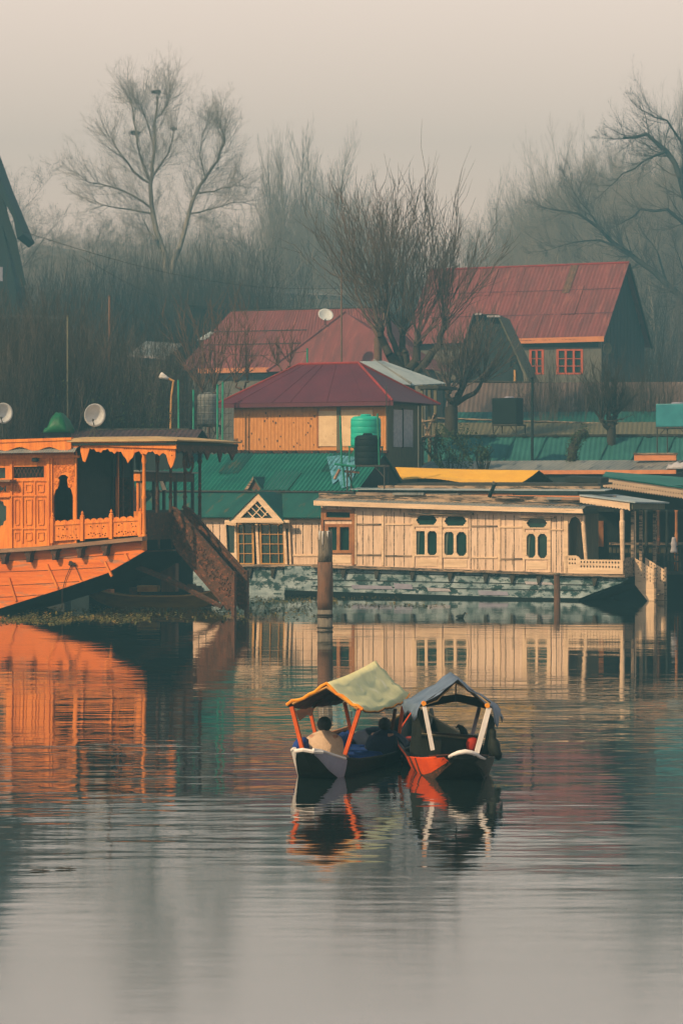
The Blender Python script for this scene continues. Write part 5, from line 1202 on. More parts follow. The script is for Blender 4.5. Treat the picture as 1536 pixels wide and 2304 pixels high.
# -- the big pale-limbed plane tree at left
g = random.Random(11); D0 = 245.0
F = Face(375, D0, 0); t = F.root('plane_tree', 'great bare plane tree with pale forked limbs and dark nests in its crown', 'tree')
def path(pts, dep): return [F.L(x, y, d) for (x, y), d in zip(pts, dep)]
limbs = [([(382, 980), (380, 800), (378, 640), (372, 575), (352, 520), (342, 470), (338, 415), (342, 370), (348, 310), (352, 250), (354, 215)], .42),
         ([(385, 640), (392, 585), (412, 530), (425, 480), (440, 435), (462, 400), (490, 360), (505, 320), (500, 295), (494, 275)], .30),
         ([(340, 410), (322, 370), (308, 320), (300, 270), (296, 235), (291, 210)], .16),
         ([(338, 412), (300, 385), (275, 350), (255, 320), (240, 300)], .14),
         ([(344, 395), (362, 370), (378, 345), (388, 310), (396, 275)], .13),
         ([(346, 330), (330, 270), (318, 240), (312, 225)], .09),
         ([(372, 575), (350, 540), (335, 520), (320, 490)], .2),
         ([(342, 470), (300, 440), (250, 420), (200, 410), (170, 385)], .13),
         ([(440, 435), (480, 430), (520, 420), (550, 400)], .12),
         ([(352, 265), (370, 245), (380, 225), (386, 212)], .08),
         ([(462, 400), (450, 350), (455, 300), (470, 260)], .08),
         ([(425, 480), (470, 470), (520, 455), (570, 450)], .10),
         ([(342, 480), (290, 470), (230, 460), (180, 440)], .11)]
S = [[], []]
CP = [L_(6, .10, .07, 9, 42, .6, .1), L_(5, .14, .10, 8, 38, .6, .1), L_(4, .18, .12, 6, 36, .6, .1), L_(3, .2, .1, 0, 0, 0, 0)]
for li, (pts, r0) in enumerate(limbs):
    dep = [g.uniform(-.3, .3) + (i * g.uniform(-.5, .5)) for i in range(len(pts))]
    if li in (0, 1): dep = [0.0, 0, 0, 0.1, .2, .3, .2, .0, -.2, -.3, -.3][:len(pts)]
    P3 = path(pts, dep); n_ = len(P3)
    for i in range(n_ - 1):
        ra, rb = .85 * r0 * (1 - .8 * i / (n_ - 1)), .85 * r0 * (1 - .8 * (i + 1) / (n_ - 1))
        m_ = P3[i].lerp(P3[i + 1], .5) + rdir(g) * .12
        S[0] += [(P3[i], m_, ra, (ra + rb) / 2), (m_, P3[i + 1], (ra + rb) / 2, rb)]
        if li in (0,) and i < 4 or li == 1 and i < 2: continue
        d = (P3[i + 1] - P3[i]).normalized(); seg = (P3[i + 1] - P3[i]).length
        for _ in range(7 if li != 1 else 10):
            ax = d.cross(rdir(g)).normalized(); cd = Matrix.Rotation(math.radians(g.uniform(25, 60)), 3, ax) @ d
            grow_s = [[], []]; grow(grow_s, P3[i].lerp(P3[i + 1], g.random()), cd, g.uniform(1.8, 3.6), max(rb * .5, .03), 1, [None] + CP[1:] if False else CP, g) if False else grow(grow_s, P3[i].lerp(P3[i + 1], g.random()), cd, g.uniform(2.8, 5.6) * (1 - .35 * i / n_), .024, 1, CP, g)
            S[1] += grow_s[0] + grow_s[1]
    grow_s = [[], []]; grow(grow_s, P3[-1], (P3[-1] - P3[-2]).normalized(), 2.2, .03, 1, CP, g); S[1] += grow_s[0] + grow_s[1]
a = seg_mesh('trunk', S[0], 'barkpale', 8); a.parent = t
b = seg_mesh('crown', S[1], 'farbark', 3); b.parent = t
for (x, y, r_, lb) in ((304, 297, .55, 'dark bird nest on the left limb of the plane tree'), (352, 205, .5, 'dark bird nest high in the top of the plane tree'), (390, 288, .34, 'small bird nest right of the plane tree\'s middle limb')):
    Fn = Face(x, D0, 0); tn = Fn.root('bird_nest', lb, 'nest', 'bird nests in the plane tree'); c = Fn.L(x, y, 0); ss = []
    for k in range(170):
        v = rdir(g); v.z = v.z * .38 - .1; q0 = c + v * r_ * g.uniform(.3, .95); tn_ = rdir(g); tn_.z *= .35; tn_ = tn_.normalized() * r_ * g.uniform(.25, .6); ss.append((q0 - tn_, q0 + tn_, .016, .010))
    o = seg_mesh('sticks', ss, 'barkdark', 3); o.parent = tn

# -- pollard willow in the middle
def pollard(label, px, D, ybase, yhead, ytop, wpx, seed, heads, shoots, mt='barkdark', mc='barkdark', rt=.35, name='pollard_willow', group=None, sub=5, rs=.045):
    g = random.Random(seed); F = Face(px, D, 0); t = F.root(name, label, 'tree', group); S0, S1 = [], []
    zg = ground_z(D) - .3; top = F.L(px, ytop, 0).z; W_ = wpx / FP * D / 2
    b0 = Vector((0, 0, zg)); hd = F.L(px, ybase, 0); S0.append((b0, hd, rt * 1.15, rt))
    for (hx, hy, dv, rr_) in heads:
        h_ = F.L(hx, hy, dv); prev = hd; n_ = 6
        for i in range(n_):
            q = hd.lerp(h_, (i + 1) / n_) + rdir(g) * .10 * (i < n_ - 1); q.x += math.sin((i + 1) / n_ * math.pi) * (h_.x - hd.x) * .18
            S0.append((prev, q, rr_ * (1 - .08 * i), rr_ * (1 - .08 * (i + 1)))); prev = q
        for k in range(7):
            q = h_ + rdir(g) * rr_ * .6; S0.append((h_, q, rr_ * .75, rr_ * .5))
        for k in range(int(shoots / len(heads))):
            th = g.gauss(0, .50); ph = g.gauss(0, .35)
            d = Vector((math.sin(th) + (h_.x - hd.x) * .12, math.sin(ph), math.cos(th) * 1.0)).normalized()
            Ln = (top - h_.z) * g.uniform(.45, 1.0) * (1 - .25 * abs(th)); p = h_ + rdir(g) * rr_ * .7; n_ = 8; st = Ln / n_; r_ = rs * g.uniform(.6, 1.1)
            for i in range(n_):
                d = (d + rdir(g) * .07 + Vector((0, 0, .07))).normalized(); e_ = p + d * st; ra, rb = r_ * (1 - .8 * i / n_), r_ * (1 - .8 * (i + 1) / n_)
                S1.append((p, e_, ra, rb))
                if i > 1:
                    for _ in range(sub // 2 + (g.random() < .5)):
                        cd = Matrix.Rotation(math.radians(g.uniform(15, 40)), 3, d.cross(rdir(g)).normalized()) @ d; q = p.lerp(e_, g.random()); l_ = g.uniform(.5, 1.5) * Ln / 9
                        m_ = q + cd * l_; e2 = m_ + (cd + rdir(g) * .25 + Vector((0, 0, .2))).normalized() * l_
                        S1 += [(q, m_, .014, .010), (m_, e2, .010, .005)]
                p = e_
    a = seg_mesh('trunk', S0, mt, 8); a.parent = t; b = seg_mesh('crown', S1, mc, 3); b.parent = t
    return t
pollard('big bare pollarded willow with dark knobbly limbs in front of the red roofs', 915, 138, 850, 760, 380, 380, 21, [(855, 740, -.5, .30), (905, 745, .6, .26), (940, 770, 0, .3), (1000, 735, .4, .26), (870, 700, .5, .2)], 120, 'barkdark', 'bark', .42, rs=.036)
pollard('bare willow with low drooping branches behind the hut\'s tin shelter', 1015, 133, 915, 880, 700, 260, 22, [(1040, 868, 0, .22), (1085, 855, .5, .15), (1010, 880, -.4, .2), (1060, 830, .2, .12)], 90, 'barkdark', 'bark', .32)
pollard('small bare willow standing over the teal roof, stems fanning from a low trunk', 1375, 130, 965, 945, 795, 190, 23, [(1370, 940, 0, .20), (1385, 935, .3, .16), (1355, 945, -.2, .14)], 44, 'barkdark', 'barkdark', .22, rs=.05)
pollard('slender bare willow with sparse tall shoots behind the pollarded willow', 850, 150, 760, 700, 375, 150, 24, [(835, 640, 0, .14), (870, 650, .4, .12), (800, 640, .3, .1)], 26, 'barkred', 'barkred', .22, sub=4, rs=.05)
for k, (px, yb, yt, lb) in enumerate(((470, 900, 620, 'cluster of thin reddish saplings left of the maroon roof'), (545, 880, 650, 'thin bare saplings in front of the middle red roof\'s left end'), (640, 840, 725, 'short bare sapling just above the maroon roof'))):
    pollard(lb, px, 131, yb, yb - 20, yt, 120, 40 + k, [(px - 15, yb - 20, 0, .06), (px + 12, yb - 25, .3, .06)], (26, 20, 16)[k], 'barkred', 'barkred', .08, 'sapling', sub=3, rs=.032)
# stump wrapped in leaves
F = Face(1292, 122, 0); t = F.root('ivy_stump', 'leaning dark tree stump wrapped in leaves in front of the teal roof', 'stump')
mb = MB(); mb.tube([F.L(1285, 1045, 0), F.L(1288, 1010, 0), F.L(1300, 985, .1), F.L(1318, 968, 0)], [.2, .22, .18, .15], 8); mb.tube([(F.L(1285, 1045, 0).x, 0, .3), F.L(1285, 1045, 0)], .2, 8); mb.build('trunk', 'barkdark', t)
def leaves(pts_fn, n_, size, m, name, parent, seed):
    g = random.Random(seed); mb = MB()
    for _ in range(n_):
        c = pts_fn(g); a = rdir(g) * size * g.uniform(.6, 1.3); b = a.cross(rdir(g)).normalized() * size * g.uniform(.3, .6)
        mb.add([c - a, c + b, c + a, c - b], [(0, 1, 2, 3)])
    return mb.build(name, m, parent)
def stump_pts(g):
    k = g.random(); A, B_, C_ = F.L(1286, 1045, 0), F.L(1290, 1000, 0), F.L(1316, 968, 0); c = (A.lerp(B_, k * 2) if k < .5 else B_.lerp(C_, k * 2 - 1)); return c + rdir(g) * g.uniform(.18, .38)
leaves(stump_pts, 900, .055, 'leaf', 'leaves', t, 3)
def bush(px, py, D, rx, rz, label, n_, seed, m='leaf'):
    F = Face(px, D, 0); t = F.root('shrub', label, 'shrub'); c = F.L(px, py, 0)
    def f(g):
        v = rdir(g) * g.uniform(.35, 1) ** .6; v = v * (1 + .25 * math.sin(v.x * 7 + v.z * 5)); return c + Vector((v.x * rx, v.y * rx * .8, v.z * rz))
    leaves(f, n_, .06, m, 'foliage', t, seed)
    g = random.Random(seed); S_ = []
    for k in range(14):
        e_ = c + Vector((g.uniform(-.7, .7) * rx, g.uniform(-.4, .4) * rx, g.uniform(0, .8) * rz)); b0 = Vector((c.x + g.uniform(-.2, .2), 0, max(ground_z(D) - .2, c.z - rz * 2.6))); m_ = b0.lerp(e_, .5) + rdir(g) * .15
        S_ += [(b0, m_, .035, .025), (m_, e_, .025, .01)]
    a = seg_mesh('stems', S_, 'barkdark', 5); a.parent = t
bush(1012, 1010, 122, 1.25, 1.1, 'dark olive shrub just right of the hut', 2600, 31)
bush(1086, 1020, 122, .42, .38, 'small round green shrub in front of the teal roof', 700, 32)

# -- tall trees on the skyline
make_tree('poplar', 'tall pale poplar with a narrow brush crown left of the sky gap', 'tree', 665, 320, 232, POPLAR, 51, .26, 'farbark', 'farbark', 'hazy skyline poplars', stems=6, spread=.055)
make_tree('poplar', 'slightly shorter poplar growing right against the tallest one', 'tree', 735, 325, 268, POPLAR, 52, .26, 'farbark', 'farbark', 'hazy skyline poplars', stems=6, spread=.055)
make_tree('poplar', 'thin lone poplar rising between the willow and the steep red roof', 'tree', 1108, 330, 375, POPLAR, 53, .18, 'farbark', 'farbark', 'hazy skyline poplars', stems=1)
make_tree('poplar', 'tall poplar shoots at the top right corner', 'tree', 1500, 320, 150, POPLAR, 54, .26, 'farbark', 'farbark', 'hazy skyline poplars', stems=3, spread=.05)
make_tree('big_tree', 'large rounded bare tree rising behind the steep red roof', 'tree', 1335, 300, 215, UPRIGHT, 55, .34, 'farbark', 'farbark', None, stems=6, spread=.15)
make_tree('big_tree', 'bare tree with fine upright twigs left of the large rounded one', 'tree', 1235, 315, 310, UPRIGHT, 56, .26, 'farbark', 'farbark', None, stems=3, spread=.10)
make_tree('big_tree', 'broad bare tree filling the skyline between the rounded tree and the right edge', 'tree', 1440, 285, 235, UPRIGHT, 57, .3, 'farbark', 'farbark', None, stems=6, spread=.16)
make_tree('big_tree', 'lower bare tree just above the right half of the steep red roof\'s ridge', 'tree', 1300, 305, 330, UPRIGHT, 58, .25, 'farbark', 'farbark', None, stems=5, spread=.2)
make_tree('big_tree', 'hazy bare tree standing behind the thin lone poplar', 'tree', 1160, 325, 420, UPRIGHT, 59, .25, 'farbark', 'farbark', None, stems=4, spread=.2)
# dark plane tree at the right edge with arching boughs
g = random.Random(77); D1 = 250.0; F = Face(1560, D1, 0); t = F.root('plane_tree', 'dark spreading plane tree with arching boughs at the right edge', 'tree'); S = [[], []]
limbs = [([(1600, 980), (1590, 800), (1570, 650), (1560, 520), (1530, 400), (1500, 340), (1455, 300), (1400, 310)], .4), ([(1575, 700), (1500, 640), (1440, 590), (1400, 560), (1350, 515), (1300, 480), (1240, 470)], .26),
         ([(1400, 560), (1350, 540), (1290, 545), (1240, 560)], .10), ([(1560, 520), (1500, 470), (1440, 470), (1400, 500)], .16), ([(1530, 400), (1540, 330), (1500, 270), (1450, 250)], .14), ([(1560, 520), (1600, 400), (1590, 300)], .2),
         ([(1500, 340), (1450, 360), (1400, 390), (1370, 420)], .10), ([(1350, 515), (1320, 470), (1290, 430)], .08), ([(1440, 590), (1400, 610), (1350, 600)], .08), ([(1500, 640), (1480, 570), (1450, 530)], .1),
         ([(1575, 700), (1540, 620), (1520, 560)], .12)]
for li, (pts, r0) in enumerate(limbs):
    P3 = [F.L(x, y, g.uniform(-1.2, 1.2)) for x, y in pts]; n_ = len(P3)
    for i in range(n_ - 1):
        ra, rb = 1.3 * r0 * (1 - .8 * i / (n_ - 1)), 1.3 * r0 * (1 - .8 * (i + 1) / (n_ - 1)); m_ = P3[i].lerp(P3[i + 1], .5) + rdir(g) * .2
        S[0] += [(P3[i], m_, ra, (ra + rb) / 2), (m_, P3[i + 1], (ra + rb) / 2, rb)]
        if li == 0 and i < 3: continue
        d = (P3[i + 1] - P3[i]).normalized()
        for _ in range(6):
            cd = Matrix.Rotation(math.radians(g.uniform(25, 70)), 3, d.cross(rdir(g)).normalized()) @ d
            gs = [[], []]; grow(gs, P3[i].lerp(P3[i + 1], g.random()), cd, g.uniform(2.4, 5.0), max(rb * .4, .03), 1, CP, g); S[1] += gs[0] + gs[1]
    gs = [[], []]; grow(gs, P3[-1], (P3[-1] - P3[-2]).normalized(), 2.6, .05, 0, CP, g); S[1] += gs[0] + gs[1]
a = seg_mesh('trunk', S[0], 'barkdark', 8); a.parent = t; b = seg_mesh('crown', S[1], 'bark', 3); b.parent = t

# generic bare trees: three originals, copies behind the houses
protos = []
for k, (P, rr_, st_) in enumerate(((SPREAD, .28, 1), (UPRIGHT, .22, 3), (SPREAD, .25, 1))):
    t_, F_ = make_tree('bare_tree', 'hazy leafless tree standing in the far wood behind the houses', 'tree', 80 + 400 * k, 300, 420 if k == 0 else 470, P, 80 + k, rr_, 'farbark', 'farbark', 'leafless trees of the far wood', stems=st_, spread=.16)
    protos.append((t_, (420 if k == 0 else 470)))
g = random.Random(99)
tops = lambda px: np.interp(px, [-60, 0, 60, 110, 200, 420, 560, 600, 640, 780, 900, 1000, 1080, 1180, 1300, 1600], [345, 345, 385, 430, 450, 440, 430, 440, 470, 500, 490, 520, 490, 430, 380, 330])
spots = []
for i in range(26):
    px = -50 + i * 66 + g.uniform(-18, 18); spots.append((px, g.uniform(310, 400), tops(px) + g.uniform(0, 40)))
for i in range(18):
    px = -40 + i * 92 + g.uniform(-25, 25); spots.append((px, g.uniform(255, 300), tops(px) + g.uniform(60, 150)))
for i in range(10):
    spots.append((50 + i * 32 + g.uniform(-10, 10), g.uniform(258, 300), g.uniform(470, 530)))
for i in range(30):
    px = g.uniform(-20, 640) if i < 16 else g.uniform(1140, 1560)
    spots.append((px, g.uniform(262, 330), tops(px) + g.uniform(10, 90)))
while len(spots) % 3 != 1: spots.append((g.uniform(1250, 1500), 330, 330))
tops2 = lambda px: np.interp(px, [0, 140, 250, 420, 560, 620, 660, 740, 790, 900, 1040, 1110, 1180, 1240, 1320, 1400, 1600], [400, 430, 400, 410, 400, 380, 250, 290, 430, 470, 500, 430, 400, 310, 240, 225, 200])
for i in range(44):
    px = (g.uniform(1180, 1560), g.uniform(1200, 1560), g.uniform(120, 600), g.uniform(630, 770))[i % 4]
    spots += [(px, g.uniform(290, 380), tops2(px) + g.uniform(5, 110)), None, None]
for i, sp_ in enumerate(spots):
    if sp_ is None: continue
    px, D, yt = sp_
    pt, py_ = protos[i % 3]; c = copy_tree(pt); zb = ground_z(D) - .3; h1 = Wp(0, yt, D).z - zb; h0 = Wp(0, py_, 300).z - (ground_z(300) - .3)
    s = h1 / h0; c.scale = (s * g.uniform(.9, 1.15), s, s); c.rotation_euler = (0, 0, g.uniform(0, 6.28)); c.location = ((px - CX) / FP * D, D, zb - (ground_z(300) - .3) * s)
c = make_tree('bare_tree', 'dark bushy crowned tree against the sky at the left edge', 'tree', 20, 235, 345, SPREAD, 91, .3, 'bark', 'bark')
c = make_tree('bare_tree', 'dark twiggy tree just left of the tall poplars', 'tree', 605, 240, 440, SPREAD, 92, .25, 'bark', 'bark')
c = make_tree('bare_tree', 'bare tree filling the gap between the great plane tree and the tall dark house', 'tree', 180, 255, 440, SPREAD, 93, .25, 'bark', 'bark')
# dense shrubs: originals and copies
def make_shrub(seed, m, H_=5.0, n_=34, name='bare_shrub'):
    g = random.Random(seed); S_ = []
    for k in range(n_):
        p = Vector((g.gauss(0, .35), g.gauss(0, .35), 0)); d = Vector((g.gauss(0, .32), g.gauss(0, .32), 1)); gs = [[], []]
        grow(gs, p, d, H_ * g.uniform(.5, 1), .035, 0, [L_(7, .1, .07, 10, 32, .42, .15), L_(4, .16, .09, 5, 32, .5, .1), L_(3, .2, .1, 0, 0, 0, 0)], g); S_ += gs[0] + gs[1]
    t_ = bpy.data.objects.new(name, None); COL.objects.link(t_); o = seg_mesh('twigs', S_, m, 3); o.parent = t_; return t_
sh = [make_shrub(5, 'barkdark'), make_shrub(6, 'bark'), make_shrub(7, 'barkdark', 5.0, 46)]
for s_ in sh: s_.location = (-8.5, 124, .2)
lbl = 'bare brown shrub in the thicket on the bank behind the orange houseboat'
used = set()
def put(i, px, D, ytop, wide, label, group):
    k = i % 3; c = sh[k] if k not in used else copy_tree(sh[k]); used.add(k)
    zb = ground_z(D) - .1; h = (Wp(0, ytop, D).z - zb) / 4.9; c.location = ((px - CX) / FP * D, D, zb); c.scale = (h * wide, h * wide, h); c.rotation_euler = (0, 0, g.uniform(0, 6)); tag(c, label, 'shrub', group)
for i in range(44):
    px = g.uniform(-30, 400) if i > 9 else g.uniform(-20, 90); D = g.uniform(119, 150) if i > 9 else g.uniform(117, 128); yt = (700 if px < 200 else 760) + g.uniform(-30, 90) - (D - 119) * 1.4
    put(i, px, D, yt, g.uniform(.5, .8), lbl, 'shrubs of the riverside thicket')
lb2 = 'grey brown shrub growing between the far houses and the wood'
for i in range(70):
    px = g.uniform(-40, 1580) if i % 2 else g.uniform(40, 620); D = g.uniform(195, 240); yt = g.uniform(570, 740) if i % 2 else g.uniform(540, 700)
    put(i, px, D, yt, g.uniform(.45, .8), lb2, 'shrubs between the houses')
lb3 = 'low bare bush among the roofs right of the hut'
for i in range(9):
    px = g.uniform(1230, 1560); put(i, px, 141 + g.uniform(0, 4), g.uniform(790, 840), .5, lb3, 'bushes in front of the steep red house')
lb4 = 'tall bare shrub standing in front of the great plane tree\'s trunk'
for i in range(16):
    px = 300 + i * 11 + g.uniform(-8, 8); put(i, px, g.uniform(225, 240), g.uniform(560, 680), .4, lb4, 'shrubs at the foot of the great plane tree')
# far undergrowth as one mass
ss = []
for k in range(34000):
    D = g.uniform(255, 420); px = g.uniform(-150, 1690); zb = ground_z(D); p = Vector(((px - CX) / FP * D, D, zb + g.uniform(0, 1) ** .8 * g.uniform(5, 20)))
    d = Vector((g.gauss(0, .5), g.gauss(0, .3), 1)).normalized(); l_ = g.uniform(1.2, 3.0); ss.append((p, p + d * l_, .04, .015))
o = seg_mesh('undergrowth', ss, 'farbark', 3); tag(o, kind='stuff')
# brown leaves in the thicket
def fpts(g):
    px = g.uniform(-30, 400); D = g.uniform(118, 132); z = g.uniform(.3, 1) ** .8
    return Vector(((px - CX) / FP * D, D, .4 + z * (Wp(0, 800, D).z - .4) * g.uniform(.5, 1)))
o = leaves(fpts, 9000, .06, 'leaf', 'thicket_leaves', None, 12); tag(o, kind='stuff')

# ================================================================ THE TWO CANOPIED ROWING BOATS
def boat_hull(t, secs, m_out, floor=.035):
    mb = MB(); rings = []
    for (v, hg, hb, zg, zb) in secs:
        zi = max(zb + .03, floor) if zb < .1 else zb + .02
        rings.append([(-hg, v, zg), (-(hg + hb) / 2 - .01, v, (zg + zb) / 2), (-hb, v, zb), (0, v, zb - .02), (hb, v, zb), ((hg + hb) / 2 + .01, v, (zg + zb) / 2), (hg, v, zg), (hg - .035, v, zg), (hb - .03, v, zi), (-hb + .03, v, zi), (-hg + .035, v, zg)])
    mb.loft(rings, True); return mb.build('hull', m_out, t)
def interp(secs, v):
    for a, b in zip(secs, secs[1:]):
        if v <= b[0]: k = (v - a[0]) / (b[0] - a[0]); return [a[i] + (b[i] - a[i]) * k for i in range(5)]
    return list(secs[-1])
def side_plank(t, secs, s, v0, v1, m, lo0=0.0, lo1=0.0, name='side_plank', hi0=1.0, hi1=1.0, off=.008):
    mb = MB(); st = []
    for i in range(13):
        v = v0 + (v1 - v0) * i / 12; _, hg, hb, zg, zb = interp(secs, v); lo = lo0 + (lo1 - lo0) * i / 12; hi = hi0 + (hi1 - hi0) * i / 12
        q = []
        for k in range(5):
            f = lo + (hi - lo) * k / 4; x = hb + (hg - hb) * f + .01 * math.sin(f * math.pi); q.append((s * (x + off), v, zb + (zg - zb) * f))
        st.append(q + [(p[0] - s * .012, p[1], p[2]) for p in reversed(q)])
    mb.loft(st, True); return mb.build(name, m, t)
def rim(t, secs, s, v0, v1, m, r=.02, name='gunwale'):
    mb = MB(); pts = [];
    for i in range(14):
        v = v0 + (v1 - v0) * i / 13; _, hg, hb, zg, zb = interp(secs, v); pts.append((s * hg, v, zg + r * .5))
    mb.tube(pts, r, 6); return mb.build(name, m, t)
def cloth(t, name, rows, m, th=.012, smooth=True):
    """rows: list (along) of lists (across) of points -> a thin closed cloth"""
    mb = MB(); n_ = len(rows); k_ = len(rows[0]); top = [Vector(p) for r in rows for p in r]
    nr = []
    for i in range(n_):
        for j in range(k_):
            a = Vector(rows[min(i + 1, n_ - 1)][j]) - Vector(rows[max(i - 1, 0)][j]); b = Vector(rows[i][min(j + 1, k_ - 1)]) - Vector(rows[i][max(j - 1, 0)]); c = a.cross(b)
            if c.length < 1e-9: c = Vector((0, 0, 1))
            c.normalize(); nr.append(c if c.z > 0 else -c)
    vs = top + [p - q * th for p, q in zip(top, nr)]; N_ = n_ * k_; fs = []
    for i in range(n_ - 1):
        for j in range(k_ - 1):
            a, b, c, d = i * k_ + j, i * k_ + j + 1, (i + 1) * k_ + j + 1, (i + 1) * k_ + j; fs += [(a, b, c, d), (d + N_, c + N_, b + N_, a + N_)]
    for i in range(n_ - 1):
        for j in (0, k_ - 1): a, b = i * k_ + j, (i + 1) * k_ + j; fs.append((a, b, b + N_, a + N_))
    for j in range(k_ - 1):
        for i in (0, n_ - 1): a, b = i * k_ + j, i * k_ + j + 1; fs.append((a, b, b + N_, a + N_))
    mb.add(vs, fs); return mb.build(name, m, t, smooth)
def bez3(a, b, c, s):      # curve through a (0), b (.5), c (1)
    return a * (2 * (s - .5) * (s - 1)) + b * (4 * s * (1 - s)) + c * (2 * s * (s - .5))
def post(F, t, x0, y0, x1, y1, v, m, r=.028, v2=None, m2=None):
    a, b = F.L(x0, y0, v), F.L(x1, y1, v2 if v2 is not None else v); mb = MB(); d = (b - a); w_ = r
    mb.tube([a, b], w_, 4); return mb.build('canopy_post', m, t)

# ---- left boat
F = Face(727, 40, 16)
t = F.root('canopied_rowing_boat', 'rowing boat with pale green canvas canopy on orange posts, carrying two seated people', 'boat', 'canopied rowing boats')
SA = [(-1.0, .14, .11, .47, .43), (-.85, .23, .17, .44, .32), (-.55, .31, .24, .355, .12), (-.2, .38, .32, .27, -.04), (.4, .48, .38, .20, -.12), (1.5, .60, .46, .16, -.15), (3.2, .60, .46, .16, -.15), (4.6, .46, .34, .25, -.10), (5.6, .30, .2, .42, .08), (6.2, .12, .09, .52, .42)]
boat_hull(t, SA, 'blackhull')
side_plank(t, SA, -1, -1.0, .5, 'white', 0, 0, 'bow_side')
side_plank(t, SA, 1, -.95, -.10, 'whitelilac', .1, .0, 'bow_side')
rim(t, SA, -1, -1.0, .4, 'white', .028); rim(t, SA, 1, -1.0, -.15, 'white', .022); rim(t, SA, 1, -.15, 6.1, 'blackhull'); rim(t, SA, -1, .4, 6.1, 'olive')
mb = MB(); mb.tube([(-.14, -1.0, .45), (0, -1.04, .475), (.14, -1.0, .45), (.24, -.86, .43)], .030, 6); mb.build('bow_rim', 'white', t)
mb = MB(); mb.loft([[(-.12, -.98, .43), (.12, -.98, .43), (.12, -.98, .41), (-.12, -.98, .41)], [(-.36, -.2, .30), (.36, -.2, .30), (.36, -.2, .28), (-.36, -.2, .28)]], True); mb.build('fore_deck', 'whitelilac', t)
for i, (v, lo) in enumerate(((3.5, .2), (3.8, .3), (4.2, .1))): side_plank(t, SA, 1, v, v + .22, 'curtain' if i != 1 else 'whitelilac', lo, lo + .1, 'painted_stripe', lo + .5, lo + .65)
VC = 3.3
R0, R1 = F.L(735, 1536, 0), F.L(845, 1486, VC)
er = [F.L(816, 1594, 0), F.L(870, 1594, 1.7), F.L(921, 1562, VC)]; el0 = F.L(645, 1583, 0)
el = [el0, Vector((-er[1].x * .98, 1.7, er[1].z + .03)), Vector((-er[2].x * .98, VC, er[2].z))]
rowsR, rowsL = [], []
gg = random.Random(4)
for i in range(21):
    s = i / 20; R = R0.lerp(R1, s) + Vector((0, 0, -.03 * math.sin(s * math.pi))); E1, E2 = bez3(*er, s), bez3(*el, s)
    wv = lambda k: .018 * math.sin(s * 9 + k * 2.3) + .012 * math.sin(s * 23 + k * 5) + .008 * gg.uniform(-1, 1)
    rowsR.append([R.lerp(E1, k / 7) + Vector((0, 0, -.035 * math.sin(k / 7 * math.pi) + wv(k) * (k > 0))) for k in range(8)])
    rowsL.append([R.lerp(E2, k / 7) + Vector((0, 0, -.03 * math.sin(k / 7 * math.pi) + wv(k + 3) * (k > 0))) for k in range(8)])
cloth(t, 'canopy', [list(reversed(a)) + b[1:] for a, b in zip(rowsL, rowsR)], 'canvas')
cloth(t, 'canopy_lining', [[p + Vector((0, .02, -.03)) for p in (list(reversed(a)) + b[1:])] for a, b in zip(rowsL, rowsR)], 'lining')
mb = MB(); mb.tube([rowsL[0][k] + Vector((0, -.01, -.01)) for k in range(7, -1, -1)] + [rowsR[0][k] + Vector((0, -.01, -.01)) for k in range(1, 8)], .024, 6); mb.build('canopy_trim', 'trim', t)
mb = MB(); mb.tube([rowsR[i][7] + Vector((0, 0, -.012)) for i in range(21)], .010, 5); mb.build('canopy_hem', 'trim', t)
for vv in (0.06, 1.0, 1.9, VC - .05):
    i = int(vv / VC * 20); mb = MB(); mb.tube([rowsL[i][6] - Vector((0, 0, .06)), rowsL[i][0] - Vector((0, 0, .07)), rowsR[i][6] - Vector((0, 0, .06))], .022, 5); mb.build('canopy_rafter', 'lining' if vv > .5 else 'yellowframe', t)
post(F, t, 656, 1590, 681, 1690, .03, 'orangepaint', .040); post(F, t, 809, 1595, 776, 1698, .03, 'orangepaint', .040)
post(F, t, 775, 1580, 791, 1655, 1.9, 'orangepaint', .034); post(F, t, 698, 1602, 710, 1655, 1.9, 'orangepaint', .034)
post(F, t, 889, 1595, 877, 1672, 3.15, 'lining', .034); post(F, t, 906, 1590, 896, 1664, 3.2, 'orangepaint', .034)
mb = MB(); F.poly(mb, [(664, 1600), (692, 1590), (706, 1594), (700, 1612), (690, 1610), (674, 1622), (668, 1612)], 1.2, 1.22); mb.build('side_flap', 'lining', t)
mb = MB(); F.poly(mb, [(700, 1585), (760, 1560), (772, 1576), (752, 1578), (730, 1586), (708, 1592)], 1.9, 1.92); mb.build('tie_board', 'lining', t)
z_ = .42
mb = MB(); mb.box((-.60, .9, .385), (-.55, 3.4, .43)); mb.build('side_rail', 'brownframe', t)
mb = MB(); mb.box((-.60, .9, .14), (-.57, 3.4, .385)); mb.build('side_board', 'lining', t)
mb = MB(); F.box(mb, 748, 1660, 885, 1665, 3.0, 3.05); mb.build('seat_rail', 'brownframe', t)
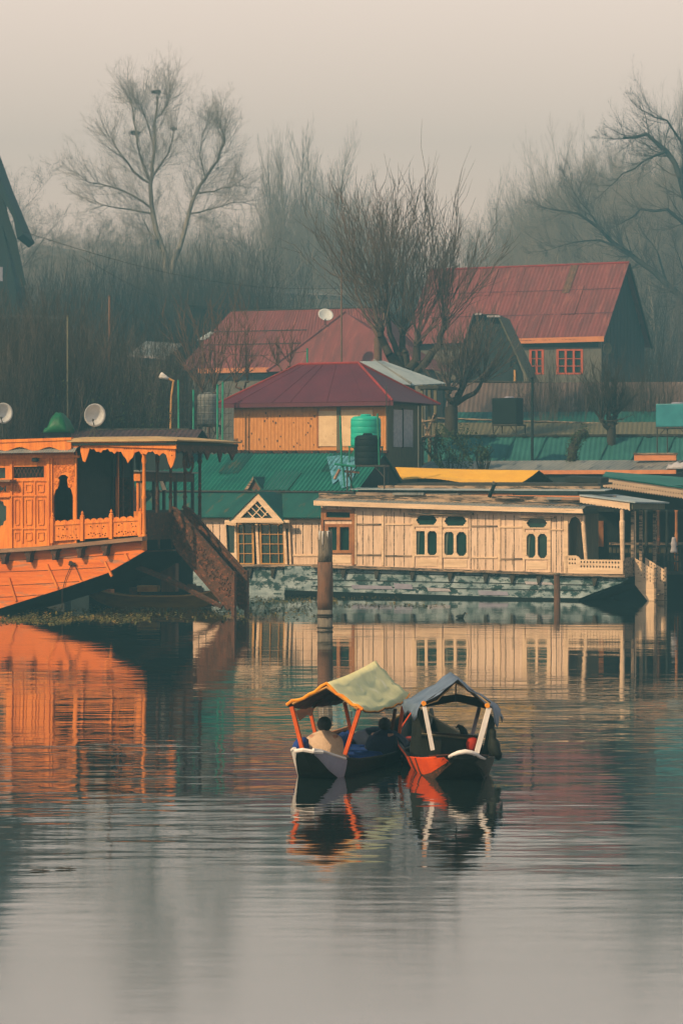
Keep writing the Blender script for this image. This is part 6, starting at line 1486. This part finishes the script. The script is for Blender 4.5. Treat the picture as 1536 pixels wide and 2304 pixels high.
# blue covered bench along the right side
secs = []
for i in range(19):
    v = 1.15 + i * .115; w_ = .03 * math.sin(i * 1.9); secs.append([(-.42, v, .05), (-.48, v, .20), (-.54, v, .36 + w_ * .4), (-.49, v, .385 + w_ * .5), (-.42, v, .34 + w_), (-.38, v, .20), (.0, v, .17 + w_), (.34, v, .15 + w_), (.40, v, .05)])
mb = MB(); mb.loft(secs, True); mb.build('bench_cover', 'bluecloth', t, True)
secs = []
for i in range(9):
    v = 2.9 + i * .05; secs.append([(.5 * math.cos(a) * 1.0, v, .10 + .34 * max(0, math.sin(a)) + .02 * math.sin(i + 3 * a)) for a in [k * math.pi / 10 for k in range(11)]])
mb = MB(); mb.loft(secs, True); mb.build('seat_back', 'darkcloth', t, True)
mb = MB(); secs = []
for i in range(8):
    v = .25 + i * .08; secs.append([(-.54 + .02 * math.sin(i * 2.1), v, .22), (-.56, v, .40 + .05 * math.sin(i * 1.3)), (-.50, v, .47 + .05 * math.sin(i * 1.7)), (-.44, v, .42 + .05 * math.sin(i * 2.5)), (-.38, v, .28)])
mb.loft(secs, True); o = mb.build('blanket', 'bluecloth', None, True); o.location = F.O; o.rotation_euler = (0, 0, -F.a); tag(o, 'royal blue blanket bunched over the left gunwale beside the person in beige', 'blanket')
mb = MB(); p = F.L(898, 1668, 3.9); mb.box((p.x - .13, 3.7, p.z - .03), (p.x + .14, 4.5, p.z + .03)); o = mb.build('seat_cushion', 'redcloth', None, bevel=.02); o.location = F.O; o.rotation_euler = (0, 0, -F.a); tag(o, 'bright red orange cushion on the stern of the green canopied boat', 'cushion')
FBA = F

# ---- seated people (seen from behind)
def person(F, x, v, z, k, label, cloth_m, seed=1, turn=0.0, hood=False, lean=0.0):
    J = {}; E = []; R = {}
    def j(n, p, r, par=None):
        J[n] = Vector(p); R[n] = r
        if par: E.append((par, n))
    j('pelvis', (0, 0, .12), .15); j('belly', (0, .05, .25), .145, 'pelvis'); j('chest', (0, .12, .38), .155, 'belly'); j('upper', (0, .15, .46), .10, 'chest'); j('neck', (0, .165, .525), .052, 'upper')
    j('jaw', (0, .18, .575), .07, 'neck'); j('head', (0, .185, .63), .088, 'jaw'); j('crown', (0, .175, .69), .066, 'head'); j('nose', (0, .285, .61), .014, 'head')
    for s in (-1, 1):
        n = 'LR'[s > 0]
        j(n + 'ear', (s * .098, .17, .62), .017, 'head')
        j(n + 'sh', (s * .18, .13, .43), .068, 'chest'); j(n + 'el', (s * .26, .17, .20), .048, n + 'sh'); j(n + 'wr', (s * .14, .36, .17), .030, n + 'el'); j(n + 'palm', (s * .09, .43, .165), .034, n + 'wr')
        j(n + 'hip', (s * .11, .04, .10), .10, 'pelvis'); j(n + 'kn', (s * .33, .33, .12), .068, n + 'hip'); j(n + 'an', (s * .06, .46, .05), .043, n + 'kn'); j(n + 'toe', (-s * .06, .50, .045), .032, n + 'an')
        for q in range(4):
            fx = s * (.07 + .022 * q); j(f'{n}f{q}a', (fx, .475, .168), .010, n + 'palm'); j(f'{n}f{q}b', (fx - s * .006, .51 - abs(q - 1.4) * .005, .15), .009, f'{n}f{q}a'); j(f'{n}f{q}c', (fx - s * .01, .515 - abs(q - 1.4) * .006, .128), .008, f'{n}f{q}b')
        j(n + 'tha', (s * .05, .44, .18), .012, n + 'palm'); j(n + 'thb', (s * .035, .465, .175), .010, n + 'tha')
    names = list(J); me = bpy.data.meshes.new('person'); me.from_pydata([J[n] for n in names], [(names.index(a), names.index(b)) for a, b in E], []); me.update()
    o = bpy.data.objects.new('person', me); COL.objects.link(o); md = o.modifiers.new('skin', 'SKIN'); 
    sk = me.skin_vertices[0].data if me.skin_vertices else None
    if sk is None:
        bpy.context.view_layer.objects.active = o; sk = me.skin_vertices[0].data
    for i, n in enumerate(names): sk[i].radius = (R[n], R[n]); sk[i].use_root = (n == 'pelvis')
    md.use_smooth_shade = True; sb = o.modifiers.new('sub', 'SUBSURF'); sb.levels = 2; sb.render_levels = 2
    dg = bpy.context.evaluated_depsgraph_get(); ev = bpy.data.meshes.new_from_object(o.evaluated_get(dg)); o.modifiers.clear(); o.data = ev
    ev.materials.clear(); ev.materials.append(M['skin']); ev.polygons.foreach_set('use_smooth', [True] * len(ev.polygons))
    o.location = F.world((x, v, z)); o.rotation_euler = (lean, 0, -F.a + turn); o.scale = (k, k, k)
    tag(o, label, 'person', 'people seated in the rowing boat')
    g = random.Random(seed)
    # loose garment over back, shoulders and arms
    prof = [(.0, .30, .22, .0), (.10, .32, .23, .02), (.2, .325, .22, .06), (.3, .30, .20, .09), (.38, .285, .18, .115), (.44, .255, .155, .13), (.485, .19, .12, .145), (.52, .085, .085, .16), (.545, .07, .075, .165)]
    mb = MB(); rg = []
    for (zz, rx_, ry_, cy_) in prof:
        ring = []
        for i in range(32):
            a = i * 2 * math.pi / 32; f = 1 + (.03 * math.sin(a * 5 + zz * 6) + .02 * math.sin(a * 11 + zz * 14)) * (zz < .45)
            ring.append((rx_ * f * math.cos(a), cy_ + ry_ * f * math.sin(a) * (1.15 if math.sin(a) > 0 and zz < .4 else 1), zz + .012 * math.sin(3 * a)))
        rg.append(ring)
    mb.loft(rg, True); mb.build('shawl' if cloth_m == 'shawl' else 'jacket', cloth_m, o, True)
    mb = MB(); rg = []
    for i in range(9):      # legs covered by cloth
        s = i / 8; y = .0 + s * .52; w_ = .25 + .13 * math.sin(s * 2.6); rg.append([(w_ * math.cos(a) * (1 + .03 * math.sin(7 * a)), y, .02 + (.17 - .06 * s) * max(0, math.sin(a)) * (1 + .1 * math.sin(5 * a))) for a in [q * math.pi / 12 for q in range(13)]])
    mb.loft(rg, True); mb.build('trousers', 'darkcloth', o, True)
    mb = MB(); rg = []
    for i in range(10):     # hair cap: back and top of the head
        ph = math.pi * i / 9 * .80; ring = []
        for q in range(28):
            a = q * 2 * math.pi / 28; back = math.sin(a) < .45; ext = 1.0 if back else .62
            p_ = ph * ext; rr_ = .108 * math.sin(p_) + .002; ring.append((rr_ * math.cos(a) * (1 + .03 * g.uniform(-1, 1)), .178 + rr_ * 1.08 * math.sin(a), .632 + .116 * math.cos(p_) * (1 + .02 * g.uniform(-1, 1))))
        rg.append(ring)
    mb.loft(rg, True); mb.build('hair', 'hair', o, True)
    return o
px1 = FBA.L(727, 1690, .75)
person(FBA, px1.x, .72, .03, 1.03, 'person with short black hair and beige shawl sitting with back turned in the boat', 'shawl', 1, .15)
px2 = FBA.L(856, 1690, 2.45)
person(FBA, px2.x, 2.35, -.02, .92, 'person in dark blue reclining low at the rear of the green canopied boat', 'darkcloth', 2, -.3, lean=.0)

# ---- right boat
F = Face(1028, 39.8, -4)
t = F.root('canopied_rowing_boat', 'rowing boat with slate blue tarpaulin canopy on white posts and orange painted side', 'boat', 'canopied rowing boats')
SB = [(-1.0, .17, .07, .40, .385), (-.85, .27, .15, .38, .30), (-.6, .38, .26, .34, .16), (-.3, .48, .36, .30, .0), (.1, .57, .43, .26, -.10), (.9, .66, .46, .20, -.15), (2.6, .66, .48, .24, -.15), (4.2, .5, .36, .28, -.1), (5.2, .28, .2, .38, .08), (5.9, .09, .07, .50, .42)]
boat_hull(t, SB, 'blackhull')
side_plank(t, SB, -1, -.82, 1.3, 'orangehull2', .30, .38); side_plank(t, SB, -1, -.8, 1.3, 'orange_dark', 0, 0, 'lower_plank', .30, .38)
side_plank(t, SB, 1, -.82, .5, 'darkwood', .1, .2); side_plank(t, SB, 1, .5, 1.4, 'greyboard', .1, .1, 'painted_patch', .8, .8)
for v in (.25, .62): 
    mb = MB(); _, hg, hb, zg, zb = interp(SB, v); mb.tube([(-hg - .02, v, zg + .01), (-hg * .5 - hb * .5 - .035, v, (zg + zb) / 2), (-hb - .02, v, zb)], .010, 5); mb.build('mooring_rope', 'rope', t)
mb = MB(); pts = [(-.22, -.92, .385), (-.17, -.97, .42), (-.10, -1.02, .455), (0, -1.05, .475), (.10, -1.02, .455), (.17, -.97, .42), (.24, -.90, .375), (.33, -.70, .33)]; mb.tube(pts, [.025, .03, .034, .036, .034, .032, .026, .018], 8); mb.build('bow_rim', 'white', t, True)
mb = MB(); mb.loft([[(-.09, -1.0, .43), (.09, -1.0, .43), (.09, -1.0, .41), (-.09, -1.0, .41)], [(-.23, -.83, .42), (.23, -.83, .42), (.23, -.83, .40), (-.23, -.83, .40)], [(-.45, -.2, .34), (.45, -.2, .34), (.45, -.2, .32), (-.45, -.2, .32)]], True); mb.build('fore_deck', 'lining', t)
mb = MB(); mb.plate([(-.17, .37), (-.17, .42), (-.10, .455), (0, .475), (.10, .455), (.17, .42), (.17, .37)], [], -1.0, -.96); mb.build('bow_board', 'blackhull', t)
rim(t, SB, -1, -.6, 5.8, 'orangehull2', .014); rim(t, SB, 1, -.5, 5.8, 'darkwood', .016)
VB = 2.4
R0, R1 = F.L(1030, 1527, 0), F.L(1013, 1512, VB)
eL = [F.L(946, 1584, 0), F.L(924, 1584, 1.2), F.L(908, 1576, VB)]; eR = [F.L(1106, 1588, 0), F.L(1114, 1590, 1.2), F.L(1117, 1586, VB)]
fL = [F.L(938, 1612, 0), F.L(918, 1606, 1.2), F.L(906, 1592, VB)]; fR = [F.L(1112, 1626, 0), F.L(1129, 1618, 1.2), F.L(1124, 1606, VB)]
gg = random.Random(9); rows = []
for i in range(17):
    s = i / 16; R = R0.lerp(R1, s) + Vector((0, 0, -.02 * math.sin(s * math.pi))); a, b, c, d = bez3(*eL, s), bez3(*eR, s), bez3(*fL, s), bez3(*fR, s)
    wv = lambda k: .018 * math.sin(s * 10 + k * 2) + .012 * math.sin(s * 21 + k * 4)
    row = [c + Vector((wv(1), 0, 3 * wv(2))), c.lerp(a, .5) + Vector((wv(2) - .02, 0, 0)), a + Vector((-.01, 0, wv(3)))]
    row += [a.lerp(R, k / 6) + Vector((0, 0, -.03 * math.sin(k / 6 * math.pi) + wv(k))) for k in range(1, 6)] + [R] + [R.lerp(b, k / 6) + Vector((0, 0, -.02 * math.sin(k / 6 * math.pi) + wv(k + 4))) for k in range(1, 6)]
    row += [b + Vector((.01, 0, wv(3))), b.lerp(d, .5) + Vector((wv(2) + .02, 0, 0)), d + Vector((wv(1), 0, 3 * wv(5)))]
    rows.append(row)
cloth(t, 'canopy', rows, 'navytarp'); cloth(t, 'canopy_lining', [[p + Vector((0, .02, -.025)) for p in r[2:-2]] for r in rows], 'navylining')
mb = MB(); mb.tube([F.L(x, y, .1) for x, y in ((951, 1588), (966, 1583), (984, 1577), (992, 1567), (1006, 1556), (1016, 1544), (1021, 1536), (1036, 1544), (1060, 1556), (1082, 1569), (1103, 1586))], .011, 6); mb.build('valance_piping', 'tanroof', t)
mb = MB(); F.poly(mb, [(951, 1589), (966, 1584), (984, 1578), (992, 1568), (1006, 1557), (1016, 1545), (1021, 1537), (1036, 1545), (1060, 1557), (1082, 1570), (1103, 1587), (1104, 1580), (1028, 1531), (950, 1582)], .12, .14); mb.build('valance', 'navylining', t)
mb = MB(); F.poly(mb, [(953, 1592), (1026, 1579), (1096, 1596), (1094, 1574), (1028, 1562), (960, 1572)], 2.2, 2.23); mb.build('tie_board', 'navylining', t)
mb = MB(); mb.tube([F.L(1025, 1540, 1.4), F.L(1025, 1580, 1.4)], .012, 5); mb.build('hanging_rod', 'steel', t)
post(F, t, 954, 1590, 973, 1688, .0, 'white', .042); post(F, t, 1100, 1592, 1072, 1694, .0, 'white', .050)
post(F, t, 947, 1598, 950, 1652, 2.2, 'darkwood', .04); post(F, t, 1078, 1592, 1062, 1654, 2.2, 'whitelilac', .04)
for x, y in ((953, 1583), (1096, 1588)):
    mb = MB(); q = F.L(x, y, -.02); mb.tube([q + Vector((0, -.03, 0)), q + Vector((0, .05, 0))], .035, 10); mb.build('pole_end', 'trim', t)
mb = MB(); F.poly(mb, [(928, 1604), (942, 1604), (948, 1650), (944, 1702), (920, 1702), (926, 1650)], .7, .73); mb.build('side_curtain', 'dark', t)
mb = MB(); F.poly(mb, [(1102, 1604), (1114, 1622), (1106, 1680), (1096, 1704), (1084, 1700), (1094, 1650)], .7, .73); mb.build('side_curtain', 'dark', t)
mb = MB(); F.poly(mb, [(932, 1644), (1078, 1656), (1080, 1700), (930, 1700)], 2.2, 2.25); mb.build('seat_back', 'navylining', t)
mb = MB(); mb.tube([F.L(928, 1649, 1.0), F.L(1070, 1664, 1.0)], .016, 5); mb.build('side_rail', 'greyboard', t)
mb = MB(); F.poly(mb, [(930, 1652), (1070, 1667), (1080, 1705), (925, 1702)], 1.05, 1.09); mb.build('seat_board', 'dark', t)
mb = MB(); mb.tube([F.L(x, y, 2.6) for x, y in ((1046, 1658), (1042, 1645), (1037, 1638), (1030, 1634), (1025, 1638))], [.065, .06, .045, .03, .008], 8); mb.build('carved_hook', 'dark', t, True)
mb = MB(); a = F.L(1062, 1690, .5)
for i in range(1): mb.lathe([(.04, -.02), (.085, .04), (.095, .12), (.07, .19), (.02, .21)], (a.x, .5, a.z), 14)
o = mb.build('life_jacket', 'redcloth', None, True); o.location = F.O; o.rotation_euler = (0, 0, -F.a); tag(o, 'dark red bundle standing beside the right white post of the blue canopied boat', 'bundle')
secs = []; gg = random.Random(3)
for i, (px, y, w_) in enumerate(((1107, 1640, 5), (1108, 1646, 8), (1108, 1654, 8), (1107, 1661, 8), (1110, 1668, 12), (1111, 1678, 14), (1112, 1688, 14), (1115, 1696, 14), (1119, 1704, 10), (1120, 1711, 4))):
    q = F.L(px, y, .5); r_ = w_ / 150 * 1.0; secs.append([(q.x + r_ * math.cos(a) * (1 + .08 * gg.uniform(-1, 1)), .5 + r_ * 1.3 * math.sin(a), q.z) for a in [k * math.pi / 6 for k in range(12)]])
mb = MB(); mb.loft(secs, True); o = mb.build('hanging_bundle', 'dark', None, True); o.location = F.O; o.rotation_euler = (0, 0, -F.a); tag(o, 'lumpy black bundle hung over the right side of the blue canopied boat', 'bundle')
FBB = F

# ================================================================ ON THE WATER
def weeds(px0, px1, yc, dy, n_, seed, sz=.06):
    g = random.Random(seed); mb = MB()
    for _ in range(n_):
        px = g.uniform(px0, px1); cl = math.sin(px * .05 + seed) * .4 + math.sin(px * .17) * .3
        y = yc + g.gauss(0, dy) + cl * dy
        D = HC * FP / max(y - HY, 60); x = (px - CX) / FP * D; s = sz * g.uniform(.4, 1.4); th = g.uniform(0, 6.28); z = g.uniform(.004, .04)
        a = Vector((math.cos(th) * s, math.sin(th) * s, g.uniform(0, .5) * s)); b = Vector((-math.sin(th) * s * .5, math.cos(th) * s * .5, 0)); c = Vector((x, D, z))
        mb.add([c - a * .6, c + b, c + a, c - b], [(0, 1, 2, 3)])
    return mb
w_ = MB()
for args in ((-80, 340, 1393, 4, 2600, 1), (-40, 160, 1400, 2.5, 700, 8), (300, 700, 1372, 6, 1500, 2), (340, 760, 1352, 4, 1500, 3), (740, 1000, 1362, 3, 350, 4), (200, 760, 1388, 5, 420, 5), (60, 330, 1376, 5, 600, 6), (560, 900, 1346, 2, 400, 7, .045)):
    k = weeds(*args); w_.add(k.v, k.f)
tag(w_.build('floating_weed', 'weed'), kind='stuff')
for (px, y, ln, lb) in ((90, 1961, .22, 'small dark twig floating on calm water at lower left'), (148, 1957, .24, 'thin dark stick floating right of the small twig at lower left')):
    D = HC * FP / (y - HY); c = Vector(((px - CX) / FP * D, D, .006)); g = random.Random(px); mb = MB()
    mb.tube([c + Vector((-ln / 2 + ln * i / 6, g.uniform(-.006, .006), .006 + .003 * math.sin(i))) for i in range(7)], [.004, .008, .010, .009, .008, .006, .003], 5); q_ = c + Vector((ln * .1, 0, .01)); mb.tube([q_, q_ + Vector((.05, .03, .025))], [.005, .002], 4)
    tag(mb.build('floating_stick', 'barkdark'), lb, 'stick')
D = HC * FP / (1391 - HY); F = Face(1036, D, 0)
t = F.root('duck', 'tiny dark duck swimming in front of the cream houseboat', 'duck')
mb = MB(); pr = [(-.17, .04, .015), (-.12, .05, .04), (-.04, .05, .065), (.05, .045, .062), (.10, .05, .04)]
mb.loft([[(x, r * .9 * math.cos(a), .04 + z * .3 + r * math.sin(a)) for a in [k * math.pi / 4 for k in range(8)]] for x, z, r in pr], True)
mb.tube([(.09, 0, .07), (.115, 0, .13), (.12, 0, .17)], [.035, .025, .03], 8); mb.tube([(.12, 0, .165), (.15, 0, .17), (.20, 0, .155)], [.034, .028, .008], 8); mb.build('body', 'dark', t, True)
mb = MB(); mb.tube([(.16, 0, .165), (.215, 0, .155)], [.014, .008], 6); mb.build('bill', 'yellowframe', t)

# ================================================================ HAZE
HD, HALB = .0030, (.115, .31, .42)
hm = bpy.data.materials.new('river_haze'); hm.use_nodes = True
n, l = hm.node_tree.nodes, hm.node_tree.links
n.clear(); o_ = n.new('ShaderNodeOutputMaterial'); v_ = n.new('ShaderNodeVolumePrincipled')
v_.inputs['Color'].default_value = (*HALB, 1); v_.inputs['Density'].default_value = HD; v_.inputs['Anisotropy'].default_value = 0.0
l.new(v_.outputs[0], o_.inputs['Volume'])
hz = MB().box((-170, -40, -2.5), (170, 470, 66)).build('haze', hm); tag(hz, kind='stuff')
hz.visible_shadow = True
